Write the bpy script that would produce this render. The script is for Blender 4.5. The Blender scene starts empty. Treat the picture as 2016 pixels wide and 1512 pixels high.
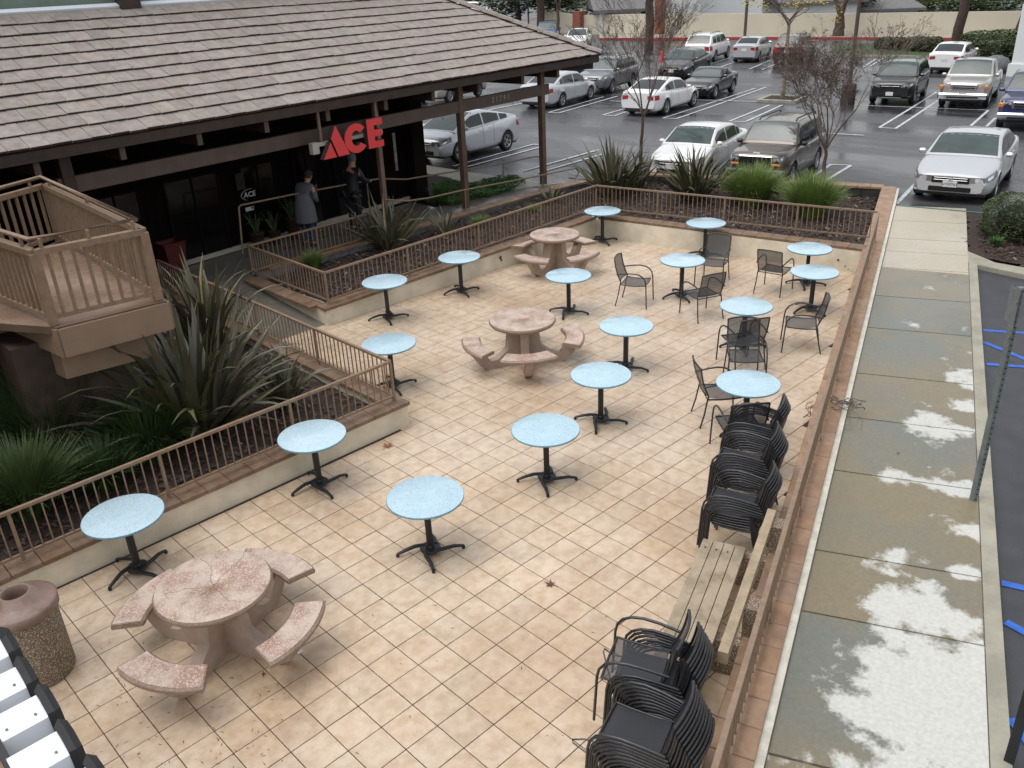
import bpy, bmesh, math, random
from mathutils import Vector, Matrix, noise
random.seed(7)
PI = math.pi
S = bpy.context.scene
COL = S.collection
# ---------------------------------------------------------------- camera, world, sun, exposure
CR = Matrix(((0.712452, -0.700465, -0.041966), (-0.330717, -0.282427, -0.900478), (0.618901, 0.655427, -0.432871)))
CC = Vector((-4.0787, -5.0316, 5.687))
FPX = 1691.27
cd = bpy.data.cameras.new('camera'); cam = bpy.data.objects.new('camera', cd); COL.objects.link(cam)
cd.sensor_width = 36; cd.sensor_fit = 'HORIZONTAL'; cd.lens = FPX / 2016 * 36; cd.clip_start = .05; cd.clip_end = 600
rx, ry, rz = CR[0], -CR[1], -CR[2]
cam.matrix_world = Matrix(((rx.x, ry.x, rz.x, CC.x), (rx.y, ry.y, rz.y, CC.y), (rx.z, ry.z, rz.z, CC.z), (0, 0, 0, 1)))
S.camera = cam
W = bpy.data.worlds.new("World"); S.world = W; W.use_nodes = True
wn, wl = W.node_tree.nodes, W.node_tree.links
wn.clear()
sky = wn.new('ShaderNodeTexSky'); sky.sky_type = 'NISHITA'; sky.sun_disc = False
SUN_EL, SUN_AZ = math.radians(70), math.radians(150)      # azimuth measured from +x towards +y
sky.sun_elevation = SUN_EL; sky.sun_rotation = PI / 2 - SUN_AZ; sky.dust_density = 3; sky.air_density = 1.5
hs = wn.new('ShaderNodeHueSaturation'); hs.inputs['Saturation'].default_value = .22
bg = wn.new('ShaderNodeBackground'); bg.inputs['Strength'].default_value = .15
wo = wn.new('ShaderNodeOutputWorld')
wl.new(sky.outputs[0], hs.inputs['Color']); wl.new(hs.outputs[0], bg.inputs['Color']); wl.new(bg.outputs[0], wo.inputs['Surface'])
sd = bpy.data.lights.new('sun', 'SUN'); sun = bpy.data.objects.new('sun', sd); COL.objects.link(sun)
sd.energy = .9; sd.angle = math.radians(60); sd.color = (1, .97, .92)
sv = Vector((math.cos(SUN_EL) * math.cos(SUN_AZ), math.cos(SUN_EL) * math.sin(SUN_AZ), math.sin(SUN_EL)))
sun.rotation_euler = sv.to_track_quat('Z', 'Y').to_euler(); sun.location = sv * 40
S.view_settings.view_transform = 'Standard'; S.view_settings.look = 'None'; S.view_settings.gamma = 1
S.view_settings.use_curve_mapping = False; S.view_settings.exposure = .40
S.render.engine = 'CYCLES'
S.cycles.max_bounces = 5; S.cycles.transparent_max_bounces = 24; S.cycles.diffuse_bounces = 3

# ---------------------------------------------------------------- placing: pixel of the photograph -> point of a known surface
def ray(px, py):
    return CR.transposed() @ Vector(((px - 1008) / FPX, (py - 756) / FPX, 1))
def B(px, py, z=0.):
    d = ray(px, py); t = (z - CC.z) / d.z; return CC + d * t
def OP(px, py, x0, y0, ang):
    a = math.radians(ang); n = Vector((-math.sin(a), math.cos(a), 0)); d = ray(px, py)
    return CC + d * (n.dot(Vector((x0, y0, 0)) - CC) / n.dot(d))
def depth(x, y): return (x - CC.x) * CR[2][0] + (y - CC.y) * CR[2][1] + 2.9
def G(x, y):                                             # height of the parking lot
    e = depth(x, y) - 37
    s = e if e > 12 else (0 if e < -12 else (e + 12) ** 2 / 48)
    return .7719 - .02374 * x - .01693 * y + .035 * s
def GL(px, py, dz=0.):
    d = ray(px, py); lo, hi = 1., 400.
    for _ in range(50):
        m = (lo + hi) / 2; q = CC + d * m
        if q.z > G(q.x, q.y) + dz: lo = m
        else: hi = m
    return CC + d * lo
def proj(v):
    q = CR @ (Vector(v) - CC); return (1008 + FPX * q.x / q.z, 756 + FPX * q.y / q.z)

# ---------------------------------------------------------------- mesh helpers
class MB:
    def __init__(s): s.v = []; s.f = []; s.sm = []; s.mi = []; s.cur = 0
    def add(s, vs, fs, smooth=False):
        o = len(s.v); s.v += [tuple(v) for v in vs]
        for f in fs: s.f.append([i + o for i in f]); s.sm.append(smooth); s.mi.append(s.cur)
        return s
    def box(s, c, d, rz=0, bev=0, M=None):
        x, y, z = d[0] / 2, d[1] / 2, d[2] / 2
        if bev:
            b = min(bev, x * .9, y * .9, z * .9)
            vs = []
            for (X, Y, Z) in ((x - b, y - b, z), (x, y - b, z - b), (x - b, y, z - b)):
                for sz in (1, -1):
                    for sx, sy in ((1, 1), (-1, 1), (-1, -1), (1, -1)): vs.append((X * sx, Y * sy, Z * sz))
            # rings: A top/bottom (0-7), B x-faces (8-15), C y-faces (16-23)
            A = lambda z_, k: (0 if z_ > 0 else 4) + k
            Bx = lambda z_, k: 8 + (0 if z_ > 0 else 4) + k
            Cy = lambda z_, k: 16 + (0 if z_ > 0 else 4) + k
            fs = [[A(1, 0), A(1, 1), A(1, 2), A(1, 3)], [A(-1, 3), A(-1, 2), A(-1, 1), A(-1, 0)],
                  [Bx(1, 0), Bx(1, 3), Bx(-1, 3), Bx(-1, 0)], [Bx(1, 2), Bx(1, 1), Bx(-1, 1), Bx(-1, 2)],
                  [Cy(1, 1), Cy(1, 0), Cy(-1, 0), Cy(-1, 1)], [Cy(1, 3), Cy(1, 2), Cy(-1, 2), Cy(-1, 3)]]
            fs += [[A(1, 0), A(1, 3), Bx(1, 3), Bx(1, 0)], [A(1, 2), A(1, 1), Bx(1, 1), Bx(1, 2)], [A(1, 1), A(1, 0), Cy(1, 0), Cy(1, 1)], [A(1, 3), A(1, 2), Cy(1, 2), Cy(1, 3)]]
            fs += [[A(-1, 3), A(-1, 0), Bx(-1, 0), Bx(-1, 3)], [A(-1, 1), A(-1, 2), Bx(-1, 2), Bx(-1, 1)], [A(-1, 0), A(-1, 1), Cy(-1, 1), Cy(-1, 0)], [A(-1, 2), A(-1, 3), Cy(-1, 3), Cy(-1, 2)]]
            for k in range(4):
                fs.append([A(1, k), Bx(1, k), Cy(1, k)]); fs.append([A(-1, k), Cy(-1, k), Bx(-1, k)])
                fs.append([Bx(1, k), Bx(-1, k), Cy(-1, k), Cy(1, k)])
        else:
            vs = [(sx * x, sy * y, sz * z) for sz in (-1, 1) for sx, sy in ((-1, -1), (1, -1), (1, 1), (-1, 1))]
            fs = [[3, 2, 1, 0], [4, 5, 6, 7], [0, 1, 5, 4], [1, 2, 6, 5], [2, 3, 7, 6], [3, 0, 4, 7]]
        m = Matrix.Translation(c) @ Matrix.Rotation(rz, 4, 'Z')
        if M is not None: m = M @ m
        return s.add([m @ Vector(v) for v in vs], fs)
    def bar(s, a, b, w, h=None, up=(0, 0, 1)):           # rectangular bar from a to b
        a, b = Vector(a), Vector(b); h = h or w; d = (b - a).normalized()
        up = Vector(up)
        if abs(d.dot(up)) > .99: up = Vector((1, 0, 0))
        sx = d.cross(up).normalized(); sy = sx.cross(d)
        vs = [p + sx * i * w / 2 + sy * j * h / 2 for p in (a, b) for i, j in ((-1, -1), (1, -1), (1, 1), (-1, 1))]
        return s.add(vs, [[3, 2, 1, 0], [4, 5, 6, 7], [0, 1, 5, 4], [1, 2, 6, 5], [2, 3, 7, 6], [3, 0, 4, 7]])
    def tube(s, pts, r, n=6, caps=True, flat=1.):
        pts = [Vector(p) for p in pts]; N = len(pts); rs = r if isinstance(r, (list, tuple)) else [r] * N
        prev = None; rings = []
        for i, p in enumerate(pts):
            d = (pts[min(i + 1, N - 1)] - pts[max(i - 1, 0)])
            d = d.normalized() if d.length > 1e-9 else Vector((0, 0, 1))
            if prev is None:
                u = d.cross(Vector((0, 0, 1)))
                if u.length < 1e-3: u = Vector((1, 0, 0))
            else: u = prev - d * prev.dot(d)
            u.normalize(); prev = u; w = d.cross(u)
            rings.append([p + (u * math.cos(2 * PI * k / n) + w * math.sin(2 * PI * k / n) * flat) * rs[i] for k in range(n)])
        vs = [v for r_ in rings for v in r_]
        fs = [[i * n + k, i * n + (k + 1) % n, (i + 1) * n + (k + 1) % n, (i + 1) * n + k] for i in range(N - 1) for k in range(n)]
        s.add(vs, fs, n > 4)
        if caps: s.add(rings[0], [list(range(n))[::-1]]); s.add(rings[-1], [list(range(n))])
        return s
    def lathe(s, prof, n=24, c=(0, 0, 0), M=None, smooth=True):
        vs = []; fs = []; m = M or Matrix.Identity(4)
        for r, z in prof:
            for k in range(n):
                a = 2 * PI * k / n; vs.append(m @ Vector((c[0] + r * math.cos(a), c[1] + r * math.sin(a), c[2] + z)))
        for i in range(len(prof) - 1):
            for k in range(n): fs.append([i * n + k, i * n + (k + 1) % n, (i + 1) * n + (k + 1) % n, (i + 1) * n + k])
        s.add(vs, fs, smooth)
        if prof[0][0] > 1e-4: s.add(vs[:n], [list(range(n))[::-1]])
        if prof[-1][0] > 1e-4: s.add(vs[-n:], [list(range(n))])
        return s
    def prism(s, poly, z0, z1, M=None):
        n = len(poly); m = M or Matrix.Identity(4)
        zz = z1 if isinstance(z1, (list, tuple)) else [z1] * n
        vs = [m @ Vector((p[0], p[1], z0)) for p in poly] + [m @ Vector((p[0], p[1], zz[i])) for i, p in enumerate(poly)]
        ar = sum(poly[i][0] * poly[(i + 1) % n][1] - poly[(i + 1) % n][0] * poly[i][1] for i in range(n))
        fs = [list(range(n))[::-1], list(range(n, 2 * n))] + [[i, (i + 1) % n, n + (i + 1) % n, n + i] for i in range(n)]
        if ar < 0: fs = [f[::-1] for f in fs]
        return s.add(vs, fs)
    def mesh(s, name, mats):
        me = bpy.data.meshes.new(name); me.from_pydata(s.v, [], s.f)
        for m in (mats if isinstance(mats, (list, tuple)) else [mats]): me.materials.append(m)
        me.polygons.foreach_set('use_smooth', s.sm); me.polygons.foreach_set('material_index', s.mi); me.update()
        return me
    def build(s, name, mat, parent=None, **kw):
        return ob(name, s.mesh(name, mat), parent, **kw)

def ob(name, me, parent=None, label=None, cat=None, group=None, kind=None, loc=None, rz=None, mw=None):
    o = bpy.data.objects.new(name, me); COL.objects.link(o)
    if parent is not None: o.parent = parent
    if loc is not None: o.location = loc
    if rz is not None: o.rotation_euler = (0, 0, rz)
    if mw is not None: o.matrix_local = mw
    tag(o, label, cat, group, kind); return o
def tag(o, label=None, cat=None, group=None, kind=None):
    if label: o['label'] = label
    if cat: o['category'] = cat
    if group: o['group'] = group
    if kind: o['kind'] = kind
    return o
def thing(name, label, cat, loc=(0, 0, 0), rz=0, group=None, kind=None):
    return ob(name, None, None, label, cat, group, kind, loc=loc, rz=rz)
KIDS = {}
def copy_tree(o, parent=None):
    c = o.copy(); COL.objects.link(c)
    if parent is not None: c.parent = parent
    for ch in KIDS.get(o.name) or [x for x in bpy.data.objects if x.parent == o]: copy_tree(ch, c)
    return c
def index_kids():
    KIDS.clear()
    for x in bpy.data.objects:
        if x.parent: KIDS.setdefault(x.parent.name, []).append(x)

# ---------------------------------------------------------------- materials
MT = {}
def mat(name, col, rough=.6, metal=0., var=0., nscale=8., bump=0., bscale=60., spec=.5, coat=0., rnd=0., col2=None, rvar=0., alpha=1., detail=5., lo=.35, hi=.65, obj=False, emit=None, sp=None, spc=None, spt=.62):
    m = bpy.data.materials.new(name); m.use_nodes = True; n, l = m.node_tree.nodes, m.node_tree.links
    p = n['Principled BSDF']; p.inputs['Roughness'].default_value = rough; p.inputs['Metallic'].default_value = metal
    p.inputs['Specular IOR Level'].default_value = spec; p.inputs['Coat Weight'].default_value = coat; p.inputs['Coat Roughness'].default_value = .05
    geo = n.new('ShaderNodeNewGeometry'); tc = n.new('ShaderNodeTexCoord')
    P = tc.outputs['Object'] if obj else geo.outputs['Position']
    c2 = col2 or tuple(c * (1 - var) for c in col)
    out = None
    if var or col2:
        nz = n.new('ShaderNodeTexNoise'); nz.inputs['Scale'].default_value = nscale; nz.inputs['Detail'].default_value = detail; nz.inputs['Roughness'].default_value = .62
        l.new(P, nz.inputs['Vector'])
        rp = n.new('ShaderNodeMapRange'); rp.inputs['From Min'].default_value = lo; rp.inputs['From Max'].default_value = hi; l.new(nz.outputs['Fac'], rp.inputs['Value'])
        mx = n.new('ShaderNodeMix'); mx.data_type = 'RGBA'; mx.inputs[6].default_value = (*c2, 1); mx.inputs[7].default_value = (*col, 1)
        l.new(rp.outputs[0], mx.inputs[0]); out = mx.outputs[2]
        if rvar:
            rr = n.new('ShaderNodeMapRange'); rr.inputs['To Min'].default_value = max(.03, rough - rvar); rr.inputs['To Max'].default_value = min(1, rough + rvar)
            nz2 = n.new('ShaderNodeTexNoise'); nz2.inputs['Scale'].default_value = nscale * .6; nz2.inputs['Detail'].default_value = 3; l.new(P, nz2.inputs['Vector'])
            rr.inputs['From Min'].default_value = .4; rr.inputs['From Max'].default_value = .6
            l.new(nz2.outputs['Fac'], rr.inputs['Value']); l.new(rr.outputs[0], p.inputs['Roughness'])
    if sp:                                                # speckle
        vz = n.new('ShaderNodeTexNoise'); vz.inputs['Scale'].default_value = sp; vz.inputs['Detail'].default_value = 2; l.new(tc.outputs['Object'] if obj else P, vz.inputs['Vector'])
        r2 = n.new('ShaderNodeMapRange'); r2.inputs['From Min'].default_value = spt - .04; r2.inputs['From Max'].default_value = spt + .04; l.new(vz.outputs['Fac'], r2.inputs['Value'])
        m2 = n.new('ShaderNodeMix'); m2.data_type = 'RGBA'; m2.inputs[7].default_value = (*spc, 1)
        if out: l.new(out, m2.inputs[6])
        else: m2.inputs[6].default_value = (*col, 1)
        l.new(r2.outputs[0], m2.inputs[0]); out = m2.outputs[2]
    if rnd:
        oi = n.new('ShaderNodeObjectInfo'); hv = n.new('ShaderNodeHueSaturation'); mr = n.new('ShaderNodeMapRange')
        mr.inputs['To Min'].default_value = 1 - rnd; mr.inputs['To Max'].default_value = 1 + rnd; l.new(oi.outputs['Random'], mr.inputs['Value'])
        l.new(mr.outputs[0], hv.inputs['Value'])
        m3 = n.new('ShaderNodeMath'); m3.operation = 'MULTIPLY'; m3.inputs[1].default_value = 7.31; l.new(oi.outputs['Random'], m3.inputs[0])
        m4 = n.new('ShaderNodeMath'); m4.operation = 'FRACT'; l.new(m3.outputs[0], m4.inputs[0])
        m5 = n.new('ShaderNodeMapRange'); m5.inputs['To Min'].default_value = 1 - rnd * 1.6; m5.inputs['To Max'].default_value = 1 + rnd; l.new(m4.outputs[0], m5.inputs['Value']); l.new(m5.outputs[0], hv.inputs['Saturation'])
        if out: l.new(out, hv.inputs['Color'])
        else: hv.inputs['Color'].default_value = (*col, 1)
        out = hv.outputs[0]
    if out: l.new(out, p.inputs['Base Color'])
    else: p.inputs['Base Color'].default_value = (*col, 1)
    if bump:
        bn = n.new('ShaderNodeTexNoise'); bn.inputs['Scale'].default_value = bscale; bn.inputs['Detail'].default_value = 4; l.new(P, bn.inputs['Vector'])
        bp = n.new('ShaderNodeBump'); bp.inputs['Strength'].default_value = bump; bp.inputs['Distance'].default_value = .01; l.new(bn.outputs['Fac'], bp.inputs['Height']); l.new(bp.outputs[0], p.inputs['Normal'])
    if alpha < 1:
        p.inputs['Alpha'].default_value = alpha
    if emit: p.inputs['Emission Color'].default_value = (*emit, 1); p.inputs['Emission Strength'].default_value = 1
    MT[name] = m; return m

def tile_offset(m):                                        # every tile gets its own piece of the pattern
    n, l = m.node_tree.nodes, m.node_tree.links
    oi = n.new('ShaderNodeObjectInfo'); g = n.new('ShaderNodeNewGeometry'); mu = n.new('ShaderNodeMath'); mu.operation = 'MULTIPLY'; mu.inputs[1].default_value = 90; l.new(oi.outputs['Random'], mu.inputs[0])
    ad = n.new('ShaderNodeVectorMath'); ad.operation = 'ADD'; l.new(g.outputs['Position'], ad.inputs[0]); l.new(mu.outputs[0], ad.inputs[1])
    for nd in list(n):
        if nd.type == 'TEX_NOISE':
            for lk in list(nd.inputs['Vector'].links): l.remove(lk)
            l.new(ad.outputs[0], nd.inputs['Vector'])
def nodes(m): return m.node_tree.nodes, m.node_tree.links, m.node_tree.nodes['Principled BSDF']
M_tile = mat('floor_tile', (.63, .51, .385), .38, var=.3, nscale=8, rnd=.05, rvar=.16, bump=.08, bscale=40, col2=(.50, .37, .255), lo=.32, hi=.62)
tile_offset(M_tile)
def tile_wear(m):
    n, l, p = nodes(m); src = p.inputs['Base Color'].links[0].from_socket
    g = n.new('ShaderNodeNewGeometry'); z = n.new('ShaderNodeTexNoise'); z.inputs['Scale'].default_value = .55; z.inputs['Detail'].default_value = 4; l.new(g.outputs['Position'], z.inputs['Vector'])
    r = n.new('ShaderNodeMapRange'); r.inputs['From Min'].default_value = .42; r.inputs['From Max'].default_value = .66; r.inputs['To Max'].default_value = .75; l.new(z.outputs['Fac'], r.inputs['Value'])
    x = n.new('ShaderNodeMix'); x.data_type = 'RGBA'; x.blend_type = 'MULTIPLY'; x.inputs[7].default_value = (.76, .68, .60, 1); l.new(r.outputs[0], x.inputs[0]); l.new(src, x.inputs[6])
    z2 = n.new('ShaderNodeTexNoise'); z2.inputs['Scale'].default_value = 70; z2.inputs['Detail'].default_value = 3; l.new(g.outputs['Position'], z2.inputs['Vector'])
    r2 = n.new('ShaderNodeMapRange'); r2.inputs['From Min'].default_value = .62; r2.inputs['From Max'].default_value = .7; r2.inputs['To Max'].default_value = .35; l.new(z2.outputs['Fac'], r2.inputs['Value'])
    x2 = n.new('ShaderNodeMix'); x2.data_type = 'RGBA'; x2.inputs[7].default_value = (.38, .30, .21, 1); l.new(r2.outputs[0], x2.inputs[0]); l.new(x.outputs[2], x2.inputs[6])
    l.new(x2.outputs[2], p.inputs['Base Color'])
    z3 = n.new('ShaderNodeTexNoise'); z3.inputs['Scale'].default_value = .42; z3.inputs['Detail'].default_value = 5; z3.inputs['Distortion'].default_value = .6; l.new(g.outputs['Position'], z3.inputs['Vector'])
    sx = n.new('ShaderNodeSeparateXYZ'); l.new(g.outputs['Position'], sx.inputs[0]); gx = n.new('ShaderNodeMapRange'); gx.inputs[1].default_value = 0; gx.inputs[2].default_value = 9; gx.inputs[3].default_value = -.08; gx.inputs[4].default_value = .06; l.new(sx.outputs[0], gx.inputs[0])
    ad = n.new('ShaderNodeMath'); ad.operation = 'ADD'; l.new(z3.outputs['Fac'], ad.inputs[0]); l.new(gx.outputs[0], ad.inputs[1])
    wt = n.new('ShaderNodeMapRange'); wt.inputs[1].default_value = .46; wt.inputs[2].default_value = .60; l.new(ad.outputs[0], wt.inputs[0])
    rs = p.inputs['Roughness'].links[0].from_socket; mf = n.new('ShaderNodeMix'); l.new(wt.outputs[0], mf.inputs[0]); l.new(rs, mf.inputs[2]); mf.inputs[3].default_value = .13; l.new(mf.outputs[0], p.inputs['Roughness'])
tile_wear(M_tile)
M_grout = mat('grout', (.06, .036, .022), .8, var=.4, nscale=20)
M_cap = mat('terracotta_cap', (.245, .155, .098), .55, var=.4, nscale=7, rnd=.07, bump=.3, bscale=50, rvar=.15)
M_capo = mat('terracotta_cap_light', (.36, .225, .14), .55, var=.3, nscale=7, rnd=.06, bump=.3, bscale=50, rvar=.15)
M_plaster = mat('cream_plaster', (.80, .72, .575), .8, var=.25, nscale=2.5, bump=.4, bscale=80, detail=8)
M_slate = mat('slate_wall', (.16, .165, .175), .7, var=.5, nscale=9, bump=.5, bscale=40)
M_block = mat('dark_block', (.05, .045, .042), .8, var=.5, nscale=6, bump=.5, bscale=40)
M_mulch = mat('mulch', (.055, .033, .024), .9, var=.75, nscale=26, bump=1.0, bscale=45, detail=8)
M_chip = mat('mulch_chip', (.075, .043, .03), .8, rnd=.2, var=.6, nscale=12)
M_fence = mat('fence_paint', (.265, .182, .122), .45, var=.25, nscale=14, bump=.15, bscale=120)
M_blue = mat('blue_terrazzo', (.54, .69, .77), .22, var=.10, nscale=3, obj=True, rnd=.05, sp=190, spc=(.13, .33, .46), spt=.58, rvar=.12)
M_bluerim = mat('blue_terrazzo_rim', (.20, .40, .50), .3, obj=True, sp=150, spc=(.05, .16, .23), spt=.54)
M_black = mat('black_metal', (.022, .022, .025), .4, metal=.3, bump=.05)
M_chairm = mat('charcoal_metal', (.07, .07, .075), .3, metal=.6, var=.3, nscale=30)
M_mesh = mat('chair_mesh', (.04, .042, .05), .5, alpha=.66)
def weave(m):
    n, l, p = nodes(m); tc = n.new('ShaderNodeTexCoord'); outs = []
    for d in ('X', 'Z'):
        w = n.new('ShaderNodeTexWave'); w.bands_direction = d; w.inputs['Scale'].default_value = 90; w.inputs['Distortion'].default_value = .6; l.new(tc.outputs['Object'], w.inputs['Vector']); outs.append(w)
    a = n.new('ShaderNodeMath'); a.operation = 'MAXIMUM'; l.new(outs[0].outputs['Fac'], a.inputs[0]); l.new(outs[1].outputs['Fac'], a.inputs[1])
    r = n.new('ShaderNodeMapRange'); r.inputs['To Min'].default_value = .5; r.inputs['To Max'].default_value = .95; l.new(a.outputs[0], r.inputs['Value']); l.new(r.outputs[0], p.inputs['Alpha'])
M_mesh.node_tree.nodes['Principled BSDF'].inputs['Alpha'].default_value = .76
M_agg = mat('pink_aggregate', (.32, .205, .15), .4, var=.4, nscale=3.2, obj=True, sp=75, spc=(.62, .47, .41), spt=.575, col2=(.52, .43, .365), rvar=.18, bump=.3, bscale=110, lo=.4, hi=.6, detail=9)
M_aggped = mat('pale_pink_concrete', (.44, .335, .27), .6, var=.2, nscale=6, obj=True, bump=.2, bscale=90)
M_aggrim = mat('pink_concrete', (.27, .19, .14), .55, var=.3, nscale=8, obj=True, bump=.2, bscale=90, sp=160, spc=(.5, .38, .3), spt=.6)
M_pebble = mat('pebble_aggregate', (.20, .15, .10), .65, var=.5, nscale=60, bump=1., bscale=75, sp=85, spc=(.50, .42, .33), spt=.58)
M_lid = mat('brown_lid', (.27, .185, .15), .5, var=.35, nscale=7, bump=.2, rvar=.15)
M_benchc = mat('bench_concrete', (.37, .30, .215), .75, var=.5, nscale=4, col2=(.19, .15, .10), lo=.3, hi=.55, bump=.6, bscale=60, detail=9)
M_benchb = mat('bench_rail_concrete', (.42, .33, .22), .6, var=.35, nscale=6, bump=.4)
M_dark = mat('black_hollow', (.008, .008, .008), .9)
M_roof = mat('roof_tile', (.335, .288, .26), .8, var=.3, nscale=6, rnd=.10, bump=.6, bscale=38, obj=False, detail=8)
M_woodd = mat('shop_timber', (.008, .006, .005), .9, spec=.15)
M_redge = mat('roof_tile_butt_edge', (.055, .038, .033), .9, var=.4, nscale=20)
M_wood = mat('dark_brown_wood', (.055, .034, .026), .6, var=.4, nscale=5, bump=.2, bscale=30)
M_beam = mat('brown_beam', (.115, .08, .066), .6, var=.25, nscale=4, bump=.2, bscale=30)
M_post = mat('post_paint', (.20, .135, .095), .5, var=.25, nscale=5)
M_tan = mat('stucco_tan', (.27, .185, .125), .7, var=.15, nscale=3, bump=.5, bscale=110)
M_deck = mat('wet_deck', (.20, .125, .08), .35, var=.3, nscale=1.2, col2=(.28, .20, .15), rvar=.22, bump=.5, bscale=160)
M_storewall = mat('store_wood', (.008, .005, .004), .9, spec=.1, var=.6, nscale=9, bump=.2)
M_glassd = mat('dark_glass', (.004, .004, .005), .12, spec=.22)
M_conc = mat('concrete', (.44, .40, .32), .55, var=.25, nscale=1.4, bump=.25, bscale=70, rnd=.1, detail=9)
M_conc2 = mat('kerb_concrete', (.36, .34, .27), .6, var=.3, nscale=3, bump=.25, bscale=70, detail=8)
M_walk = mat('walkway_concrete', (.17, .158, .135), .35, var=.25, nscale=2, bump=.15, bscale=70, rvar=.12)
M_white = mat('white_paint', (.75, .76, .77), .5, var=.2, nscale=6)
M_stripe = mat('stripe_paint', (.62, .64, .66), .5, var=.35, nscale=5, detail=8)
M_bstripe = mat('blue_stripe', (.03, .14, .6), .5, var=.4, nscale=8)
M_green = mat('green_stripe', (.05, .25, .2), .5, var=.5, nscale=20)
M_redk = mat('red_kerb', (.40, .05, .045), .6, var=.25, nscale=2)
M_wall = mat('far_wall', (.60, .54, .44), .85, var=.12, nscale=.35, bump=.3, bscale=20, detail=8)
M_hwall = mat('house_wall', (.72, .74, .74), .8, var=.08, nscale=.5)
M_hroof = mat('house_roof', (.17, .165, .165), .8, var=.3, nscale=3)
M_brick = mat('red_brick_pillar', (.30, .10, .06), .8, var=.4, nscale=6)
M_bark = mat('tree_bark', (.13, .085, .06), .85, var=.5, nscale=22, bump=.8, bscale=40)
M_twig = mat('twig_bark', (.16, .12, .10), .8, var=.4, nscale=12)
M_pbark = mat('pine_bark', (.09, .06, .045), .9, var=.6, nscale=10, bump=1., bscale=14)
M_redleaf = mat('dry_leaf', (.10, .06, .042), .7, var=.5, nscale=3)
M_yleaf = mat('yellow_leaf', (.55, .42, .04), .6, var=.4, nscale=3)
M_mleaf = mat('maple_leaf', (.30, .11, .045), .55, var=.4, nscale=30)
M_fol = mat('foliage_mid', (.055, .095, .025), .6, var=.6, nscale=1.5)
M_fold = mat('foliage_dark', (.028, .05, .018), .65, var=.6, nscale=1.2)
M_foll = mat('foliage_light', (.11, .15, .035), .6, var=.5, nscale=1.5)
M_pine = mat('pine_needle', (.035, .055, .03), .7, var=.5, nscale=2)
M_hedge = mat('hedge_leaf', (.075, .11, .03), .55, var=.6, nscale=6)
M_grass = mat('grass_blade', (.17, .26, .06), .5, nscale=5, col2=(.12, .15, .045), var=.5, lo=.3, hi=.6)
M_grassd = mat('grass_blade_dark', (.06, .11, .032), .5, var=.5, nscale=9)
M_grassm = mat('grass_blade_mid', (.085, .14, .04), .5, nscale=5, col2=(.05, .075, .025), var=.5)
M_gcov = mat('ground_cover_leaf', (.08, .18, .04), .5, var=.5, nscale=9)
M_flax = mat('flax_leaf', (.085, .105, .042), .42, var=.45, nscale=6, col2=(.085, .06, .038), rnd=.25, obj=True)
M_flaxg = mat('flax_leaf_grey', (.10, .12, .065), .4, var=.5, nscale=7, col2=(.10, .075, .045), rnd=.3, obj=True)
M_tyre = mat('tyre', (.018, .018, .019), .8)
M_rim = mat('alloy_rim', (.5, .5, .52), .3, metal=.9)
M_cglass = mat('car_glass', (.015, .02, .02), .05, spec=.6)
M_wglass = mat('windshield_glass', (.06, .085, .082), .06, spec=.6, var=.3, nscale=2.5)
M_headl = mat('headlight_lens', (.16, .17, .18), .1, coat=1.)
M_lampin = mat('headlight_reflector', (.75, .76, .78), .15, metal=.5, coat=1.)
M_heady = mat('headlight_lens_amber', (.45, .36, .22), .15, coat=.6)
M_amber = mat('amber_lens', (.7, .22, .03), .2)
M_tail = mat('taillight_lens', (.35, .015, .02), .15, coat=.6)
M_chrome = mat('chrome', (.75, .75, .77), .12, metal=1)
M_trim = mat('black_trim', (.02, .02, .022), .5)
M_plate = mat('licence_plate', (.7, .7, .68), .4)
M_ink = mat('plate_ink', (.03, .05, .22), .5)
M_signred = mat('sign_red', (.72, .055, .06), .35)
M_signside = mat('sign_side', (.05, .035, .035), .5)
M_grey = mat('galvanised_grey', (.22, .25, .25), .5, metal=.3, var=.3, nscale=9)
M_acr = mat('white_acrylic', (.82, .85, .9), .25)
M_skin = mat('skin', (.45, .24, .16), .6)
M_hair = mat('grey_hair', (.14, .14, .145), .8)
M_cap2 = mat('dark_cap', (.03, .03, .035), .8)
M_cardi = mat('grey_cardigan', (.13, .135, .15), .9, var=.25, nscale=40, bump=.4, bscale=120)
M_denim = mat('blue_denim', (.035, .06, .13), .8, var=.3, nscale=40)
M_jack = mat('black_jacket', (.012, .013, .02), .55)
M_shoe = mat('brown_shoe', (.05, .035, .025), .6)
M_gwall = mat('green_wall', (.20, .265, .215), .75, var=.25, nscale=2.2, bump=.3, bscale=40)
M_flash = mat('white_flashing', (.78, .83, .88), .4)
M_cable = mat('grey_cable', (.10, .09, .085), .5)

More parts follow.
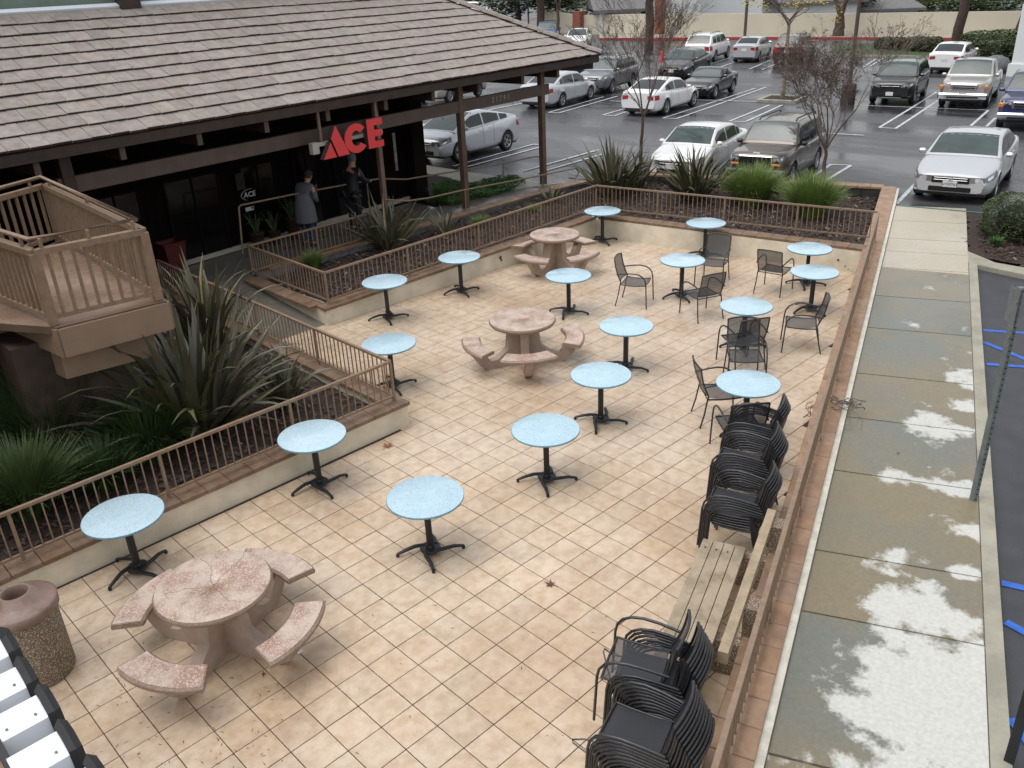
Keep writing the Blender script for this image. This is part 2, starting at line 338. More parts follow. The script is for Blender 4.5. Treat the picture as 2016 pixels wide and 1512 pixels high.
def slab_mat():                                           # sidewalk concrete: wet grey film with dry pale patches
    m = mat('sidewalk_concrete', (.35, .335, .27), .3, rnd=.09); n, l, p = nodes(m)
    g = n.new('ShaderNodeNewGeometry')
    def nz(s, d=6, r=.6):
        z = n.new('ShaderNodeTexNoise'); z.inputs['Scale'].default_value = s; z.inputs['Detail'].default_value = d; z.inputs['Roughness'].default_value = r; l.new(g.outputs['Position'], z.inputs['Vector']); return z.outputs['Fac']
    def mr(v, a, b, c=0, d=1):
        r = n.new('ShaderNodeMapRange'); r.inputs[1].default_value = a; r.inputs[2].default_value = b; r.inputs[3].default_value = c; r.inputs[4].default_value = d; l.new(v, r.inputs[0]); return r.outputs[0]
    base = n.new('ShaderNodeMix'); base.data_type = 'RGBA'; base.inputs[6].default_value = (.165, .17, .145, 1); base.inputs[7].default_value = (.215, .18, .115, 1)
    oi = n.new('ShaderNodeObjectInfo'); sm_ = n.new('ShaderNodeMath'); sm_.operation = 'ADD'; l.new(nz(.6, 4), sm_.inputs[0]); l.new(mr(oi.outputs['Random'], 0, 1, -.16, .16), sm_.inputs[1]); l.new(mr(sm_.outputs[0], .40, .62), base.inputs[0])
    # distance across the walk (away from the planter wall) makes the dry patches sit on the kerb side
    sx = n.new('ShaderNodeSeparateXYZ'); l.new(g.outputs['Position'], sx.inputs[0])
    t = n.new('ShaderNodeMath'); t.operation = 'MULTIPLY_ADD'; t.inputs[1].default_value = .354; l.new(sx.outputs[0], t.inputs[0])
    t2 = n.new('ShaderNodeMath'); t2.operation = 'MULTIPLY'; t2.inputs[1].default_value = -.935; l.new(sx.outputs[1], t2.inputs[0]); l.new(t2.outputs[0], t.inputs[2])
    side = mr(t.outputs[0], 2.9, 4.3, -.13, -.09)          # 2.8 at wall .. 4.4 at kerb
    near = mr(sx.outputs[0], 13., 12.9, -.2, .0)
    acc = None
    for (px, py, rad, amp) in ((1880, 1400, .95, .42), (1790, 1430, .6, .30), (1850, 1215, .42, .34), (1760, 1190, .30, .30), (1905, 1130, .16, .3), (1895, 1040, .30, .26), (1900, 965, .22, .24), (1840, 940, .35, .12), (1745, 940, .32, .22), (1700, 945, .22, .16), (1840, 835, .55, .22), (1900, 800, .25, .30), (1900, 745, .3, .2), (1800, 640, .35, .16), (1890, 650, .25, .18), (1760, 605, .3, .12), (1760, 1105, .3, .15)):
        c_ = B(px, py, .42); vd = n.new('ShaderNodeVectorMath'); vd.operation = 'DISTANCE'; vd.inputs[1].default_value = tuple(c_); l.new(g.outputs['Position'], vd.inputs[0])
        b_ = mr(vd.outputs['Value'], 0, rad * 1.5, amp, 0)
        if acc is None: acc = b_
        else:
            mm = n.new('ShaderNodeMath'); mm.operation = 'MAXIMUM'; l.new(acc, mm.inputs[0]); l.new(b_, mm.inputs[1]); acc = mm.outputs[0]
    a0_ = n.new('ShaderNodeMath'); a0_.operation = 'ADD'; l.new(acc, a0_.inputs[0]); l.new(near, a0_.inputs[1]); near = a0_.outputs[0]
    a1 = n.new('ShaderNodeMath'); a1.operation = 'ADD'; l.new(nz(1.1, 9, .68), a1.inputs[0]); l.new(side, a1.inputs[1])
    a2 = n.new('ShaderNodeMath'); a2.operation = 'ADD'; l.new(a1.outputs[0], a2.inputs[0]); l.new(near, a2.inputs[1])
    dry = mr(a2.outputs[0], .525, .585)
    mx = n.new('ShaderNodeMix'); mx.data_type = 'RGBA'; mx.inputs[7].default_value = (.53, .53, .495, 1); l.new(dry, mx.inputs[0]); l.new(base.outputs[2], mx.inputs[6])
    al_ = n.new('ShaderNodeMath'); al_.operation = 'MULTIPLY_ADD'; al_.inputs[1].default_value = .3785; l.new(sx.outputs[1], al_.inputs[0]); l.new(sx.outputs[0], al_.inputs[2])
    far = mr(al_.outputs[0], 11.95, 11.96)
    mf = n.new('ShaderNodeMix'); mf.data_type = 'RGBA'; mf.inputs[7].default_value = (.45, .40, .31, 1); l.new(far, mf.inputs[0]); l.new(mx.outputs[2], mf.inputs[6])
    gr = n.new('ShaderNodeMix'); gr.data_type = 'RGBA'; gr.blend_type = 'MULTIPLY'; gr.inputs[0].default_value = .5; l.new(mf.outputs[2], gr.inputs[6])
    rr = n.new('ShaderNodeMapRange'); rr.inputs[1].default_value = .3; rr.inputs[2].default_value = .7; rr.inputs[3].default_value = .7; rr.inputs[4].default_value = 1.15; l.new(nz(30, 6), rr.inputs[0])
    cb = n.new('ShaderNodeCombineColor')
    for i in range(3): l.new(rr.outputs[0], cb.inputs[i])
    l.new(cb.outputs[0], gr.inputs[7]); l.new(gr.outputs[2], p.inputs['Base Color'])
    wr_ = mr(nz(.7, 3), .42, .6, .10, .42); rm_ = n.new('ShaderNodeMix'); l.new(dry, rm_.inputs[0]); l.new(wr_, rm_.inputs[2]); rm_.inputs[3].default_value = .6; l.new(rm_.outputs[0], p.inputs['Roughness'])
    return m
M_slab = slab_mat()
def asphalt():
    m = mat('wet_asphalt', (.045, .045, .05), .3, bump=.35, bscale=90); n, l, p = nodes(m); g = n.new('ShaderNodeNewGeometry')
    z = n.new('ShaderNodeTexNoise'); z.inputs['Scale'].default_value = .32; z.inputs['Detail'].default_value = 7; z.inputs['Roughness'].default_value = .6; z.inputs['Distortion'].default_value = .8
    mp = n.new('ShaderNodeMapping'); mp.inputs['Scale'].default_value = (1, .45, 1); mp.inputs['Rotation'].default_value = (0, 0, .5); l.new(g.outputs['Position'], mp.inputs[0]); l.new(mp.outputs[0], z.inputs['Vector'])
    r = n.new('ShaderNodeMapRange'); r.inputs[1].default_value = .4; r.inputs[2].default_value = .62; r.inputs[3].default_value = .14; r.inputs[4].default_value = .5; l.new(z.outputs['Fac'], r.inputs[0]); l.new(r.outputs[0], p.inputs['Roughness'])
    c = n.new('ShaderNodeMapRange'); c.inputs[1].default_value = .35; c.inputs[2].default_value = .65; l.new(z.outputs['Fac'], c.inputs[0])
    x = n.new('ShaderNodeMix'); x.data_type = 'RGBA'; x.inputs[6].default_value = (.035, .035, .04, 1); x.inputs[7].default_value = (.075, .075, .08, 1); l.new(c.outputs[0], x.inputs[0]); l.new(x.outputs[2], p.inputs['Base Color'])
    for nd in n:
        if nd.type == 'BUMP':
            mb = n.new('ShaderNodeMapRange'); mb.inputs[1].default_value = .4; mb.inputs[2].default_value = .62; mb.inputs[3].default_value = .08; mb.inputs[4].default_value = .4; l.new(z.outputs['Fac'], mb.inputs[0]); l.new(mb.outputs[0], nd.inputs['Strength'])
    return m
M_asph = asphalt()

PARTS = []
# ================================================================ SETTING
T = .335
def wy(x): return .3785 * x - 3.005                        # outer cap line of the long right wall (top z .5)
wd = Vector((math.cos(math.atan(.3785)), math.sin(math.atan(.3785)), 0)); wnrm = Vector((-wd.y, wd.x, 0))
# --- ground sheets
g = MB(); n1 = 60
xs = [-400 + i * 15 for i in range(55)]
g.add([(-400, -400, -.36), (14.5, -400, -.36), (14.5, 400, -.36), (-400, 400, -.36)], [[0, 1, 2, 3]])
g.build('ground', M_mulch, kind='structure')
lot = MB()
def lot_grid(poly_edges, mb):
    for (xa, ya, xb, yb, nx, ny, fx) in poly_edges:
        vs = []; fs = []
        for j in range(ny + 1):
            y = ya + (yb - ya) * j / ny
            x0 = fx(y) if fx else xa
            for i in range(nx + 1):
                x = x0 + (xb - x0) * i / nx; vs.append((x, y, G(x, y)))
        for j in range(ny):
            for i in range(nx):
                a = j * (nx + 1) + i; fs.append([a, a + 1, a + nx + 2, a + nx + 1])
        mb.add(vs, fs, True)
def edge_x(y):
    if y <= 1.4: return 16.15
    if y <= 3.0: return 16.15 - .3 * (y - 1.4) / 1.6
    if y <= 3.75: return 15.85 + 1.65 * (y - 3) / .75
    if y <= 10.4: return 17.5 + (15.2 - 17.5) * (y - 3.75) / 6.65
    if y <= 11: return 15.2 + (13.25 - 15.2) * (y - 10.4) / .6
    if y <= 17: return 13.25
    return max(-30, 13.25 - (y - 17) * .9)
lot_grid([(0, -60, 72, 1.4, 60, 20, edge_x), (0, 1.4, 72, 3.0, 60, 4, edge_x), (0, 3.0, 72, 3.75, 60, 4, edge_x), (0, 3.75, 72, 10.4, 60, 10, edge_x), (0, 10.4, 72, 11, 60, 2, edge_x), (0, 11, 72, 17, 60, 8, edge_x), (0, 17, 72, 130, 60, 60, edge_x)], lot)
parking = lot.build('parking_lot', M_asph, kind='structure')
# hills and road beyond
r2 = MB(); lot_grid([(72, -120, 130, 170, 12, 40, None)], r2); r2.build('road', M_asph, kind='structure')
far = MB()
vs = []; fs = []
for j in range(30):
    y = -200 + j * 20
    for i in range(12):
        x = 130 + i * 18; zz = G(130, min(y, 170)) - .02 + (i * 2.2 + 2.5 * noise.noise(Vector((x * .03, y * .03, 0))) * min(i, 3)); vs.append((x, y, zz))
for j in range(29):
    for i in range(11): a = j * 12 + i; fs.append([a, a + 1, a + 13, a + 12])
far.add(vs, fs, True); far.build('hillside', M_fol, kind='structure')

# --- patio: grout bed plus tiles
patio = MB(); patio.prism([(-9, -9), (-9, 3.85), (2.15, 3.85), (2.15, 8.1), (3.7, 8.1), (11.1, 8.0), (12.5, 1.75), (-9, wy(-9) - .1)], -.2, -.004)
patio_o = patio.build('patio_floor', M_grout, kind='structure')
tb = MB(); tb.box((0, 0, -.01), (T - .0075, T - .0075, .02), bev=.0025); tile_me = tb.mesh('tile', M_tile)
cand = []
for i in range(-24, 38):
    for j in range(-20, 26):
        x, y = (i + .5) * T, (j + .5) * T
        if y > 8.0 or (y > 3.72 and x < 2.0) or x < -7.8: continue
        if x < 3.75 and y > 8.0: continue
        if y < wy(x) + .3: continue
        # far wall line (10.9,7.75)-(12.1,1.92)
        if (x - 10.9) * 5.83 + (y - 7.75) * 1.2 > 1.2: continue
        cand.append(((Vector((x, y, 0)) - CC).length, x, y))
def visible(x, y):
    px, py = proj((x, y, 0)); return -60 < px < 2076 and -60 < py < 1580
cand = [c for c in cand]
vis = sorted([c for c in cand if visible(c[1], c[2])]); rest = [c for c in cand if not visible(c[1], c[2])] + vis[298:]
for d, x, y in vis[:298]:
    o = ob('tile', tile_me, patio_o, loc=(x, y, random.uniform(-.0015, .0012)))
    o.rotation_euler = (random.uniform(-.002, .002), random.uniform(-.002, .002), random.uniform(-.003, .003))
rb = MB()
for d, x, y in rest: rb.box((x, y, -.01 + random.uniform(-.001, .001)), (T - .0075, T - .0075, .02), bev=.0025)
rb.build('tile_field', M_tile, patio_o, kind='stuff')
# ramp between the planters and the shop walkway
rm = MB(); rm.add([(2.0, 7.98, -.3), (3.7, 7.98, -.3), (3.7, 10.9, -.3), (2.0, 10.9, -.3), (2.0, 7.98, .002), (3.7, 7.98, .002), (3.7, 10.9, .33), (2.0, 10.9, .33)], [[4, 5, 6, 7], [0, 1, 5, 4], [1, 2, 6, 5], [3, 0, 4, 7]])
rm.build('ramp', M_walk, kind='structure')
wk = MB(); wk.prism([(-6, 10.9), (3.7, 10.9), (9.6, 10.95), (9.6, 12.95), (-6, 12.0)], -.3, .33)
wk.add([(9.6, 10.8, .33), (14.0, 10.85, .26), (13.3, 12.0, .26), (9.6, 12.0, .33)], [[0, 1, 2, 3]])
wk.build('walkway', M_walk, kind='structure')
# pavement by the lot behind the shop, kerb line
pv = MB()
pv.prism([(13.25, 11.0), (15.0, 10.95), (15.2, 10.45), (14.9, 10.7)], -.3, .36)
pv.prism([(12.25, 12.0), (13.9, 11.1), (13.28, 11.6), (13.28, 17.2), (12.25, 17.2)], -.3, [.3, .3, .29, .21, .21])
pv.build('pavement', M_conc, kind='structure')

# --- sidewalk with slabs
sw = MB(); Lpts = [(-2.5, 0), (.28, 1), (1.86, 2), (2.76, 2.5), (4.26, 3), (5.55, 4), (6.85, 5), (8.53, 6), (9.97, 7), (11.49, 8), (12.5, 8), (13.36, 8), (14.7, 9), (15.96, 10)]
def LE(x): return Vector((x, .3785 * x - 3.075, .42))      # left edge against the white kerb
def RE(x): return LE(x) + Vector((.12, 0, 0)) - wnrm * 1.432
sbase = MB(); sbase.prism([LE(-6)[:2], LE(15.97)[:2], RE(15.97)[:2], RE(-6)[:2]], -.3, .395); swo = sbase.build('sidewalk', M_conc2, kind='structure')
for a, b in zip(Lpts[:-1], Lpts[1:]):
    p = [LE(a[0]), LE(b[0]), RE(b[0]), RE(a[0])]
    c = sum(p, Vector()) / 4; q = [(c + (v - c) * (1 - .015 / (v - c).length)) for v in p]
    s_ = MB(); s_.prism([(v.x - c.x, v.y - c.y) for v in q], -.03, 0.); ob('slab', s_.mesh('slab', M_slab), swo, loc=(c.x, c.y, .42))
# kerb strip and accessible bay
kb = MB(); K0, K1 = RE(-6), RE(12.0)
kb.prism([K0[:2], K1[:2], (K1 - wnrm * .14)[:2], (K0 - wnrm * .14)[:2]], -.3, .42)
kb.prism([K1[:2], (13.45, .5), (13.0, -.2), (13.0, -3.5), (12.3, -3.5), (K1 - wnrm * .14)[:2]], -.3, .418)
kb.build('kerb', M_conc2, kind='structure')
bay = MB(); q0, q1 = K0 - wnrm * .142, K1 - wnrm * .142
bay.add([(q0.x, q0.y, .33), (q1.x, q1.y, .33), (12.3, -3.6, .33), (12.3, -12, .33), (-6, -12, .33)], [[0, 4, 3, 2, 1]])
bay_o = bay.build('parking_bay', mat('dark_asphalt', (.05, .05, .058), .45, var=.3, nscale=3, bump=.6, bscale=70), kind='structure')
st = MB()
def gstripe(mb, a, b, w, fn, n=6, dz=.004):
    a, b = Vector(a), Vector(b); d = (b - a); d.z = 0; s = d.normalized().cross(Vector((0, 0, 1))) * w / 2
    vs = []
    for i in range(n + 1):
        q = a.lerp(b, i / n)
        for e in (-1, 1): v = q + s * e; vs.append((v.x, v.y, fn(v.x, v.y) + dz))
    mb.add(vs, [[2 * i, 2 * i + 1, 2 * i + 3, 2 * i + 2] for i in range(n)])
for i_, (a, b) in enumerate((((1936, 650), (2016, 655)), ((1936, 673), (2016, 706)), ((1942, 717), (2016, 722)), ((1972, 1148), (2016, 1158)), ((1980, 1225), (2016, 1245)), ((1990, 1415), (2016, 1450)))):
    A_, B_ = B(*a, .334), B(*b, .334); B_ = B_ + (B_ - A_) * 1.5
    st = MB(); gstripe(st, A_, B_, .085, lambda x, y: .33 + .0015 * i_, 2); st.build('blue_marking', M_bstripe, bay_o)

# --- stripes of the lot (pixel pairs of the photograph put onto the lot)
LS = MB()
lines = [((1731, 251), (1844, 181)), ((1763, 253), (1846, 198)), ((1731, 251), (1763, 253)), ((1684, 207), (1946, 217)), ((1900, 258), (1946, 217)), ((1932, 259), (1960, 232)),
         ((1764, 402), (1803, 362)), ((1594, 352), (1636, 324)), ((1626, 356), (1675, 326)), ((1632, 324), (1675, 326)),
         ((1436, 239), (1515, 207)), ((1470, 239), (1540, 207)), ((1436, 239), (1470, 240)), ((1305, 233), (1487, 174)), ((1332, 234), (1508, 172)), ((1305, 233), (1332, 234)),
         ((1080, 222), (1188, 191)), ((1100, 223), (1215, 190)), ((1080, 222), (1100, 223)), ((1187, 227), (1225, 216)), ((1209, 229), (1232, 221)), ((1187, 227), (1209, 229)),
         ((893, 328), (1050, 285)), ((918, 330), (1072, 288)), ((1050, 285), (1076, 287)), ((1030, 338), (1178, 296)), ((1060, 341), (1185, 305)), ((1380, 132), (1436, 115)), ((1408, 136), (1450, 122)),
         ((1475, 137), (1520, 118)), ((1500, 138), (1530, 126)), ((1700, 133), (1724, 117)), ((1714, 131), (1738, 116)), ((1820, 119), (1833, 112)), ((1806, 146), (1832, 124)), ((1600, 262), (1700, 268)),
         ((940, 214), (1030, 196)), ((960, 218), (1035, 203)), ((1200, 200), (1330, 204)), ((1370, 198), (1560, 203))]
for i_, (a, b) in enumerate(lines): LS = MB(); gstripe(LS, GL(*a), GL(*b), .10, G, 10, .004 + .0008 * i_); LS.build('bay_marking', M_stripe, parking)
gk = MB(); gstripe(gk, B(1764, 404, .425), B(1936, 419, .425), .06, lambda x, y: .425, 2); gk.build('green_kerb_marking', M_green, label='thin green painted line where the pale walk meets the lot', cat='road marking')

# ================================================================ PLANTER WALLS, CAPS, FENCES
cap_cache = {}
def cap_run(parent, a, b, w, m, side=1, pl=.305, th=.06):
    """cap pieces from a to b (top edge line a->b is the patio-side edge); w to the left of a->b"""
    a, b = Vector(a), Vector(b); L = (b - a).length; n = max(1, round(L / pl)); d = (b - a) / n
    key = (round(d.length, 3), w, m.name, th)
    if key not in cap_cache:
        q = MB(); q.box((d.length / 2, w / 2, -th / 2), (d.length - .006, abs(w), th), bev=.006); cap_cache[key] = q.mesh('cap_tile', m)
    ang = math.atan2(d.y, d.x); pit = math.asin(d.z / d.length)
    for i in range(n):
        q = a + d * i
        o = ob('cap_tile', cap_cache[key], parent, loc=q); o.rotation_euler = (random.uniform(-.006, .006), -pit + random.uniform(-.003, .003), ang)
        o.location.z += random.uniform(-.0015, .002)
def wall_seg(mb, a, b, w, z0, za, zb):
    a, b = Vector((a[0], a[1], 0)), Vector((b[0], b[1], 0)); d = b - a; nrm = Vector((-d.y, d.x, 0)).normalized() * w
    p = [a, b, b + nrm, a + nrm]; zz = [za, zb, zb, za]
    mb.prism([(v.x, v.y) for v in p], z0, zz)
fence_parts = {}
def fence(label, pts, h=.60, gap=.105, posts_every=1.75, end_posts=(True, True), thick=.042):
    """pts: base points on the cap (list of Vectors)"""
    root = thing('railing', label, 'railing', loc=pts[0], group='low brown railings round the patio'); o0 = Vector(pts[0])
    tr, br = MB(), MB(); bal = []; posts = []
    for k in range(len(pts) - 1):
        a, b = Vector(pts[k]) - o0, Vector(pts[k + 1]) - o0; up = Vector((0, 0, 1))
        tr.bar(a + up * h, b + up * h, thick, .034); br.bar(a + up * .085, b + up * .085, .03, .026)
        L = (b - a).length; npst = max(1, round(L / posts_every)); nb = round(L / gap)
        pi = {round(nb * j / npst) for j in range(npst + 1)}
        for i in range(nb + 1):
            q = a.lerp(b, i / nb)
            if i in pi:
                if k > 0 and i == 0: continue
                posts.append(q)
            else: bal.append(q)
    tr.build('top_rail', M_fence, root); br.build('bottom_rail', M_fence, root)
    if h not in fence_parts:
        p_ = MB(); p_.box((0, 0, (h - .02) / 2), (.034, .034, h - .02)); p_.box((0, 0, .004), (.07, .07, .008))
        b_ = MB(); b_.box((0, 0, .085 + (h - .1) / 2), (.014, .014, h - .11)); fence_parts[h] = (p_.mesh('post', M_fence), b_.mesh('baluster', M_fence))
    pm, bm_ = fence_parts[h]; ang = math.atan2(pts[1][1] - pts[0][1], pts[1][0] - pts[0][0])
    for q in posts: ob('post', pm, root, loc=q, rz=ang)
    for q in bal: ob('baluster', bm_, root, loc=q, rz=ang)
    return root
V = Vector
# left front planter
LC = V((2.19, 3.74, .38))
lp = MB(); wall_seg(lp, (2.19, 3.74), (-7.8, 3.70), -.24, -.05, .32, .32); wall_seg(lp, (1.95, 3.98), (1.95, 11.6), -.24 + .0, -.2, .32, .32)
lp = MB()
lp.prism([(2.19, 3.74), (-7.8, 3.70), (-7.8, 3.94), (1.95, 3.98), (1.95, 10.9), (2.19, 10.9)], -.05, .32)
lpo = lp.build('planter_wall', M_plaster, label='cream plastered planter wall with brown cap at left of the patio under the stair landing', cat='planter wall')
cap_run(lpo, (2.21, 3.70, .38), (-7.8, 3.66, .38), -.30, M_cap)
cap_run(lpo, (1.91, 4.0, .381), (1.91, 10.9, .381), -.30, M_cap)
sl = MB()
def soil(mb, poly, z, n=46, amp=.035, seed=0):
    xs_ = [p[0] for p in poly]; ys_ = [p[1] for p in poly]; x0, x1, y0, y1 = min(xs_), max(xs_), min(ys_), max(ys_)
    def inside(x, y):
        c = False; j = len(poly) - 1
        for i in range(len(poly)):
            if (poly[i][1] > y) != (poly[j][1] > y) and x < (poly[j][0] - poly[i][0]) * (y - poly[i][1]) / (poly[j][1] - poly[i][1]) + poly[i][0]: c = not c
            j = i
        return c
    vs = []; fs = []; nx = max(4, int((x1 - x0) / .16)); ny = max(4, int((y1 - y0) / .16))
    zf = z if callable(z) else (lambda x, y: z)
    for j in range(ny + 1):
        for i in range(nx + 1):
            x = x0 + (x1 - x0) * i / nx; y = y0 + (y1 - y0) * j / ny
            vs.append((x, y, zf(x, y) + amp * noise.noise(V((x * 1.3, y * 1.3, seed))) + amp * .6 * noise.noise(V((x * 5, y * 5, seed)))))
    for j in range(ny):
        for i in range(nx):
            cx, cy = x0 + (x1 - x0) * (i + .5) / nx, y0 + (y1 - y0) * (j + .5) / ny
            if inside(cx, cy): a = j * (nx + 1) + i; fs.append([a, a + 1, a + nx + 2, a + nx + 1])
    mb.add(vs, fs, True); return inside
def chips(name, poly, z, count, mbm=None):
    xs_ = [p[0] for p in poly]; ys_ = [p[1] for p in poly]; q = MB(); zf = z if callable(z) else (lambda x, y: z)
    tmp = MB(); ins = soil(tmp, poly, z)
    rr = random.Random(len(name) + count)
    while count > 0:
        x, y = rr.uniform(min(xs_), max(xs_)), rr.uniform(min(ys_), max(ys_))
        if not ins(x, y): continue
        count -= 1; L, w = rr.uniform(.02, .06), rr.uniform(.008, .022); M_ = Matrix.Translation((x, y, zf(x, y) + rr.uniform(.0, .03))) @ Matrix.Rotation(rr.uniform(0, 6.3), 4, 'Z') @ Matrix.Rotation(rr.uniform(-.5, .5), 4, 'Y') @ Matrix.Rotation(rr.uniform(-.5, .5), 4, 'X')
        q.cur = 1 if rr.random() < .06 else 0
        q.add([M_ @ V(v) for v in ((-L, -w, 0), (L, -w * .6, 0), (L * .8, w, .004), (-L, w * .8, .003))], [[0, 1, 2, 3]])
    return q.build(name, [M_chip, mat('pale_chip', (.22, .17, .13), .8) if 'pale_chip' not in MT else MT['pale_chip']], kind='stuff')
P_left = [(-7.8, 3.9), (1.98, 3.9), (1.98, 10.9), (-7.8, 10.9)]
P_mid = [(3.75, 8.05), (10.95, 7.9), (12.3, 1.9), (16.95, 3.9), (14.75, 10.3), (13.2, 10.6), (3.7, 10.6)]
zmid = lambda x, y: .20 + .012 * (x - 3.7) - (.0 if x < 11 else .02 * (x - 11))
soil(sl, P_left, .20); sl.build('left_bed_soil', M_mulch, kind='structure')
sl = MB(); soil(sl, P_mid, zmid); sl.build('middle_bed_soil', M_mulch, kind='structure')
tagc = chips('mulch_chips', [(-5, 3.95), (1.9, 3.95), (1.9, 10.5), (-5, 10.5)], .23, 5000); tag(tagc, 'dark bark mulch scattered over the left planter bed', 'mulch')
tagc = chips('mulch_chips', P_mid, lambda x, y: zmid(x, y) + .02, 12000); tag(tagc, 'dark bark mulch scattered over the bed behind the far railing', 'mulch')
# upper planter wall, far wall, right wall
U0, U1, F1 = V((3.59, 7.90)), V((10.9, 7.75)), V((12.1, 1.92))
up = MB()
up.prism([(3.59, 7.90), (10.9, 7.75), (11.1, 7.99), (3.83, 8.14), (3.75, 10.9), (3.45, 10.9)], -.05, [.285, .43, .43, .285, .29, .29])
upo = up.build('planter_wall', M_plaster, label='low cream wall with brown cap along the upper left side of the patio, chipped near its middle', cat='planter wall')
cap_run(upo, (3.55, 7.86, .345), (10.86, 7.71, .49), .30, M_cap)
cap_run(upo, (3.72, 8.17, .346), (3.72, 10.6, .346), .30 * 1.0, M_cap)
fw = MB(); fw.prism([(10.9, 7.75), (12.1, 1.92), (12.34, 1.97), (11.14, 7.8)], -.05, [.43, .445, .445, .43])
fwo = fw.build('planter_wall', M_plaster, label='cream wall with brown cap closing the far end of the patio', cat='planter wall')
cap_run(fwo, (10.92, 7.70, .492), (12.10, 1.90, .505), .30, M_cap)
rw = MB(); a0 = V((-9, wy(-9), 0)); a1 = V((17.42, wy(17.42), 0)); nn_ = wnrm * .33
rw.prism([a0[:2], a1[:2], (a1 + nn_)[:2], (a0 + nn_)[:2]], -.05, .44)
rwo = rw.build('planter_wall', M_plaster, label='long cream wall with terracotta cap between the patio and the concrete walk', cat='planter wall')
wk_ = MB(); b0, b1 = a0 - wnrm * .065, a1 - wnrm * .065; wk_.prism([b0[:2], b1[:2], a1[:2], a0[:2]], -.05, .462); wk_.build('kerb_strip', MT.get('white_kerb') or mat('white_kerb', (.66, .63, .54), .7, var=.25, nscale=9, bump=.3), rwo)
cap_run(rwo, (a0.x + .0, a0.y, .5), (a1.x, a1.y, .5), .335, M_capo)
ow = MB(); O0, O1, O2, O3 = V((17.42, wy(17.42) + .1, 0)), V((17.52, 3.85, 0)), V((15.22, 10.2, 0)), V((13.9, 10.95, 0))
ow.prism([(17.50, 3.86), (15.22, 10.22), (14.95, 10.1), (17.22, 3.78)], -.05, .44)
owo = ow.build('planter_wall', M_block, label='dark block planter wall with orange cap facing the parking lot', cat='planter wall')
cap_run(owo, (17.16, 3.80, .5), (14.90, 10.12, .5), -.34, M_capo)
bl = MB()
for i in range(14):                                       # inner block courses
    a = V((17.19, 3.85, 0)).lerp(V((14.93, 10.05, 0)), i / 14); b = V((17.19, 3.85, 0)).lerp(V((14.93, 10.05, 0)), (i + 1) / 14)
    q = MB(); q.bar(a.lerp(b, .02) + V((0, 0, .33)), a.lerp(b, .98) + V((0, 0, .33)), .05, .19); q.build('block', M_block, owo)
sw_ = MB(); SW0, SW1, SW2 = V((3.75, 10.60, 0)), V((12.6, 10.62, 0)), V((14.9, 10.35, 0))
sw_.prism([(3.75, 10.60), (12.6, 10.62), (14.93, 10.3), (15.0, 10.6), (12.6, 10.92), (3.75, 10.90)], -.05, .36)
swo2 = sw_.build('planter_wall', M_slate, label='slate grey wall with tan cap beside the shop walkway', cat='planter wall')
cap_run(swo2, (4.05, 10.58, .42), (12.6, 10.60, .42), .34, M_cap); cap_run(swo2, (12.6, 10.60, .421), (14.93, 10.28, .45), .34, M_capo)
# fences
fence('brown railing on the cap of the left planter, turning back beside the ramp', [V((-7.6, 3.84, .38)), V((2.06, 3.86, .38)), V((2.05, 11.2, .38))][::1])
fence('brown railing round the upper left planter, cornering at the ramp', [V((6.9, 10.75, .38)), V((3.72, 10.73, .35)), V((3.72, 7.99, .35)), V((11.28, 8.06, .49)), V((12.68, 1.97, .5))])
fa, fb = V((-6.5, wy(-6.5), .5)) + wnrm * .17, V((12.26, 2.0, .5)); fb = V((12.73, wy(12.73), .5)) + wnrm * .16
fence('long brown railing between the patio and the concrete walk', [fa, fb], gap=.11)
# plaster damage
dm = MB()
for (px, py, rr_) in ((985, 507, .05), (987, 512, .035), (944, 545, .016), (1650, 512, .03), (1664, 524, .02), (1670, 530, .016), (1676, 538, .013)):
    if px < 1200: q = OP(px, py, 3.59, 7.885, -1.17); nr = V((-.02, -1, 0))
    else: q = OP(px, py, 10.895, 7.75, -78.4); nr = V((-.98, -.2, 0))
    t_ = nr.cross(V((0, 0, 1))); q = q + nr * .004
    dm.add([q + (t_ * math.cos(k * .785) * rr_ * random.uniform(.5, 1.1) + V((0, 0, 1)) * math.sin(k * .785) * rr_ * random.uniform(.6, 1.1)) for k in range(8)], [list(range(8))])
dm.build('plaster_chip', mat('exposed_render', (.12, .10, .08), .9, var=.4, nscale=40), upo, loc=(0, 0, 0))
# ================================================================ SHOP BUILDING
BA = math.radians(5.7); bu = V((math.cos(BA), math.sin(BA), 0)); bv = V((-math.sin(BA), math.cos(BA), 0)); BO = V((13.29, 11.70, 0))
def BL(u, v, z): return BO + bu * u + bv * v + V((0, 0, z))
BM = Matrix(((bu.x, bv.x, 0, BO.x), (bu.y, bv.y, 0, BO.y), (0, 0, 1, 0), (0, 0, 0, 1)))
def UX(px, py, v=0):                                       # pixel on the vertical plane v = const -> (u, z)
    q = OP(px, py, *(BO + bv * v)[:2], 5.7); return (q - BO).dot(bu), q.z
shop = thing('shop_building', 'brown shop with grey tiled hip roof, dark timber front and red ACE sign', 'building')
PITCH = math.radians(28); ct, stn, tt = math.cos(PITCH), math.sin(PITCH), math.tan(PITCH)
EV, EZ, UK = -.50, 3.52, 1.98                                # eave line v, top z, corner u
ROWS = 11; EXPO = .352; TW = .325; UL = -17.0
RT = Matrix(((bu.x, bv.x * ct, -bv.x * stn, 0), (bu.y, bv.y * ct, -bv.y * stn, 0), (0, stn, ct, 0), (0, 0, 0, 1)))   # roof-plane axes
ro = BL(0, EV, EZ); RT = Matrix.Translation(ro) @ RT
roofm = MB()
Rtop = ROWS * EXPO
roofm.prism([(UL, 0), (UK, 0), (UK - Rtop * ct, Rtop), (UL, Rtop)], -.14, -.02, M=RT)
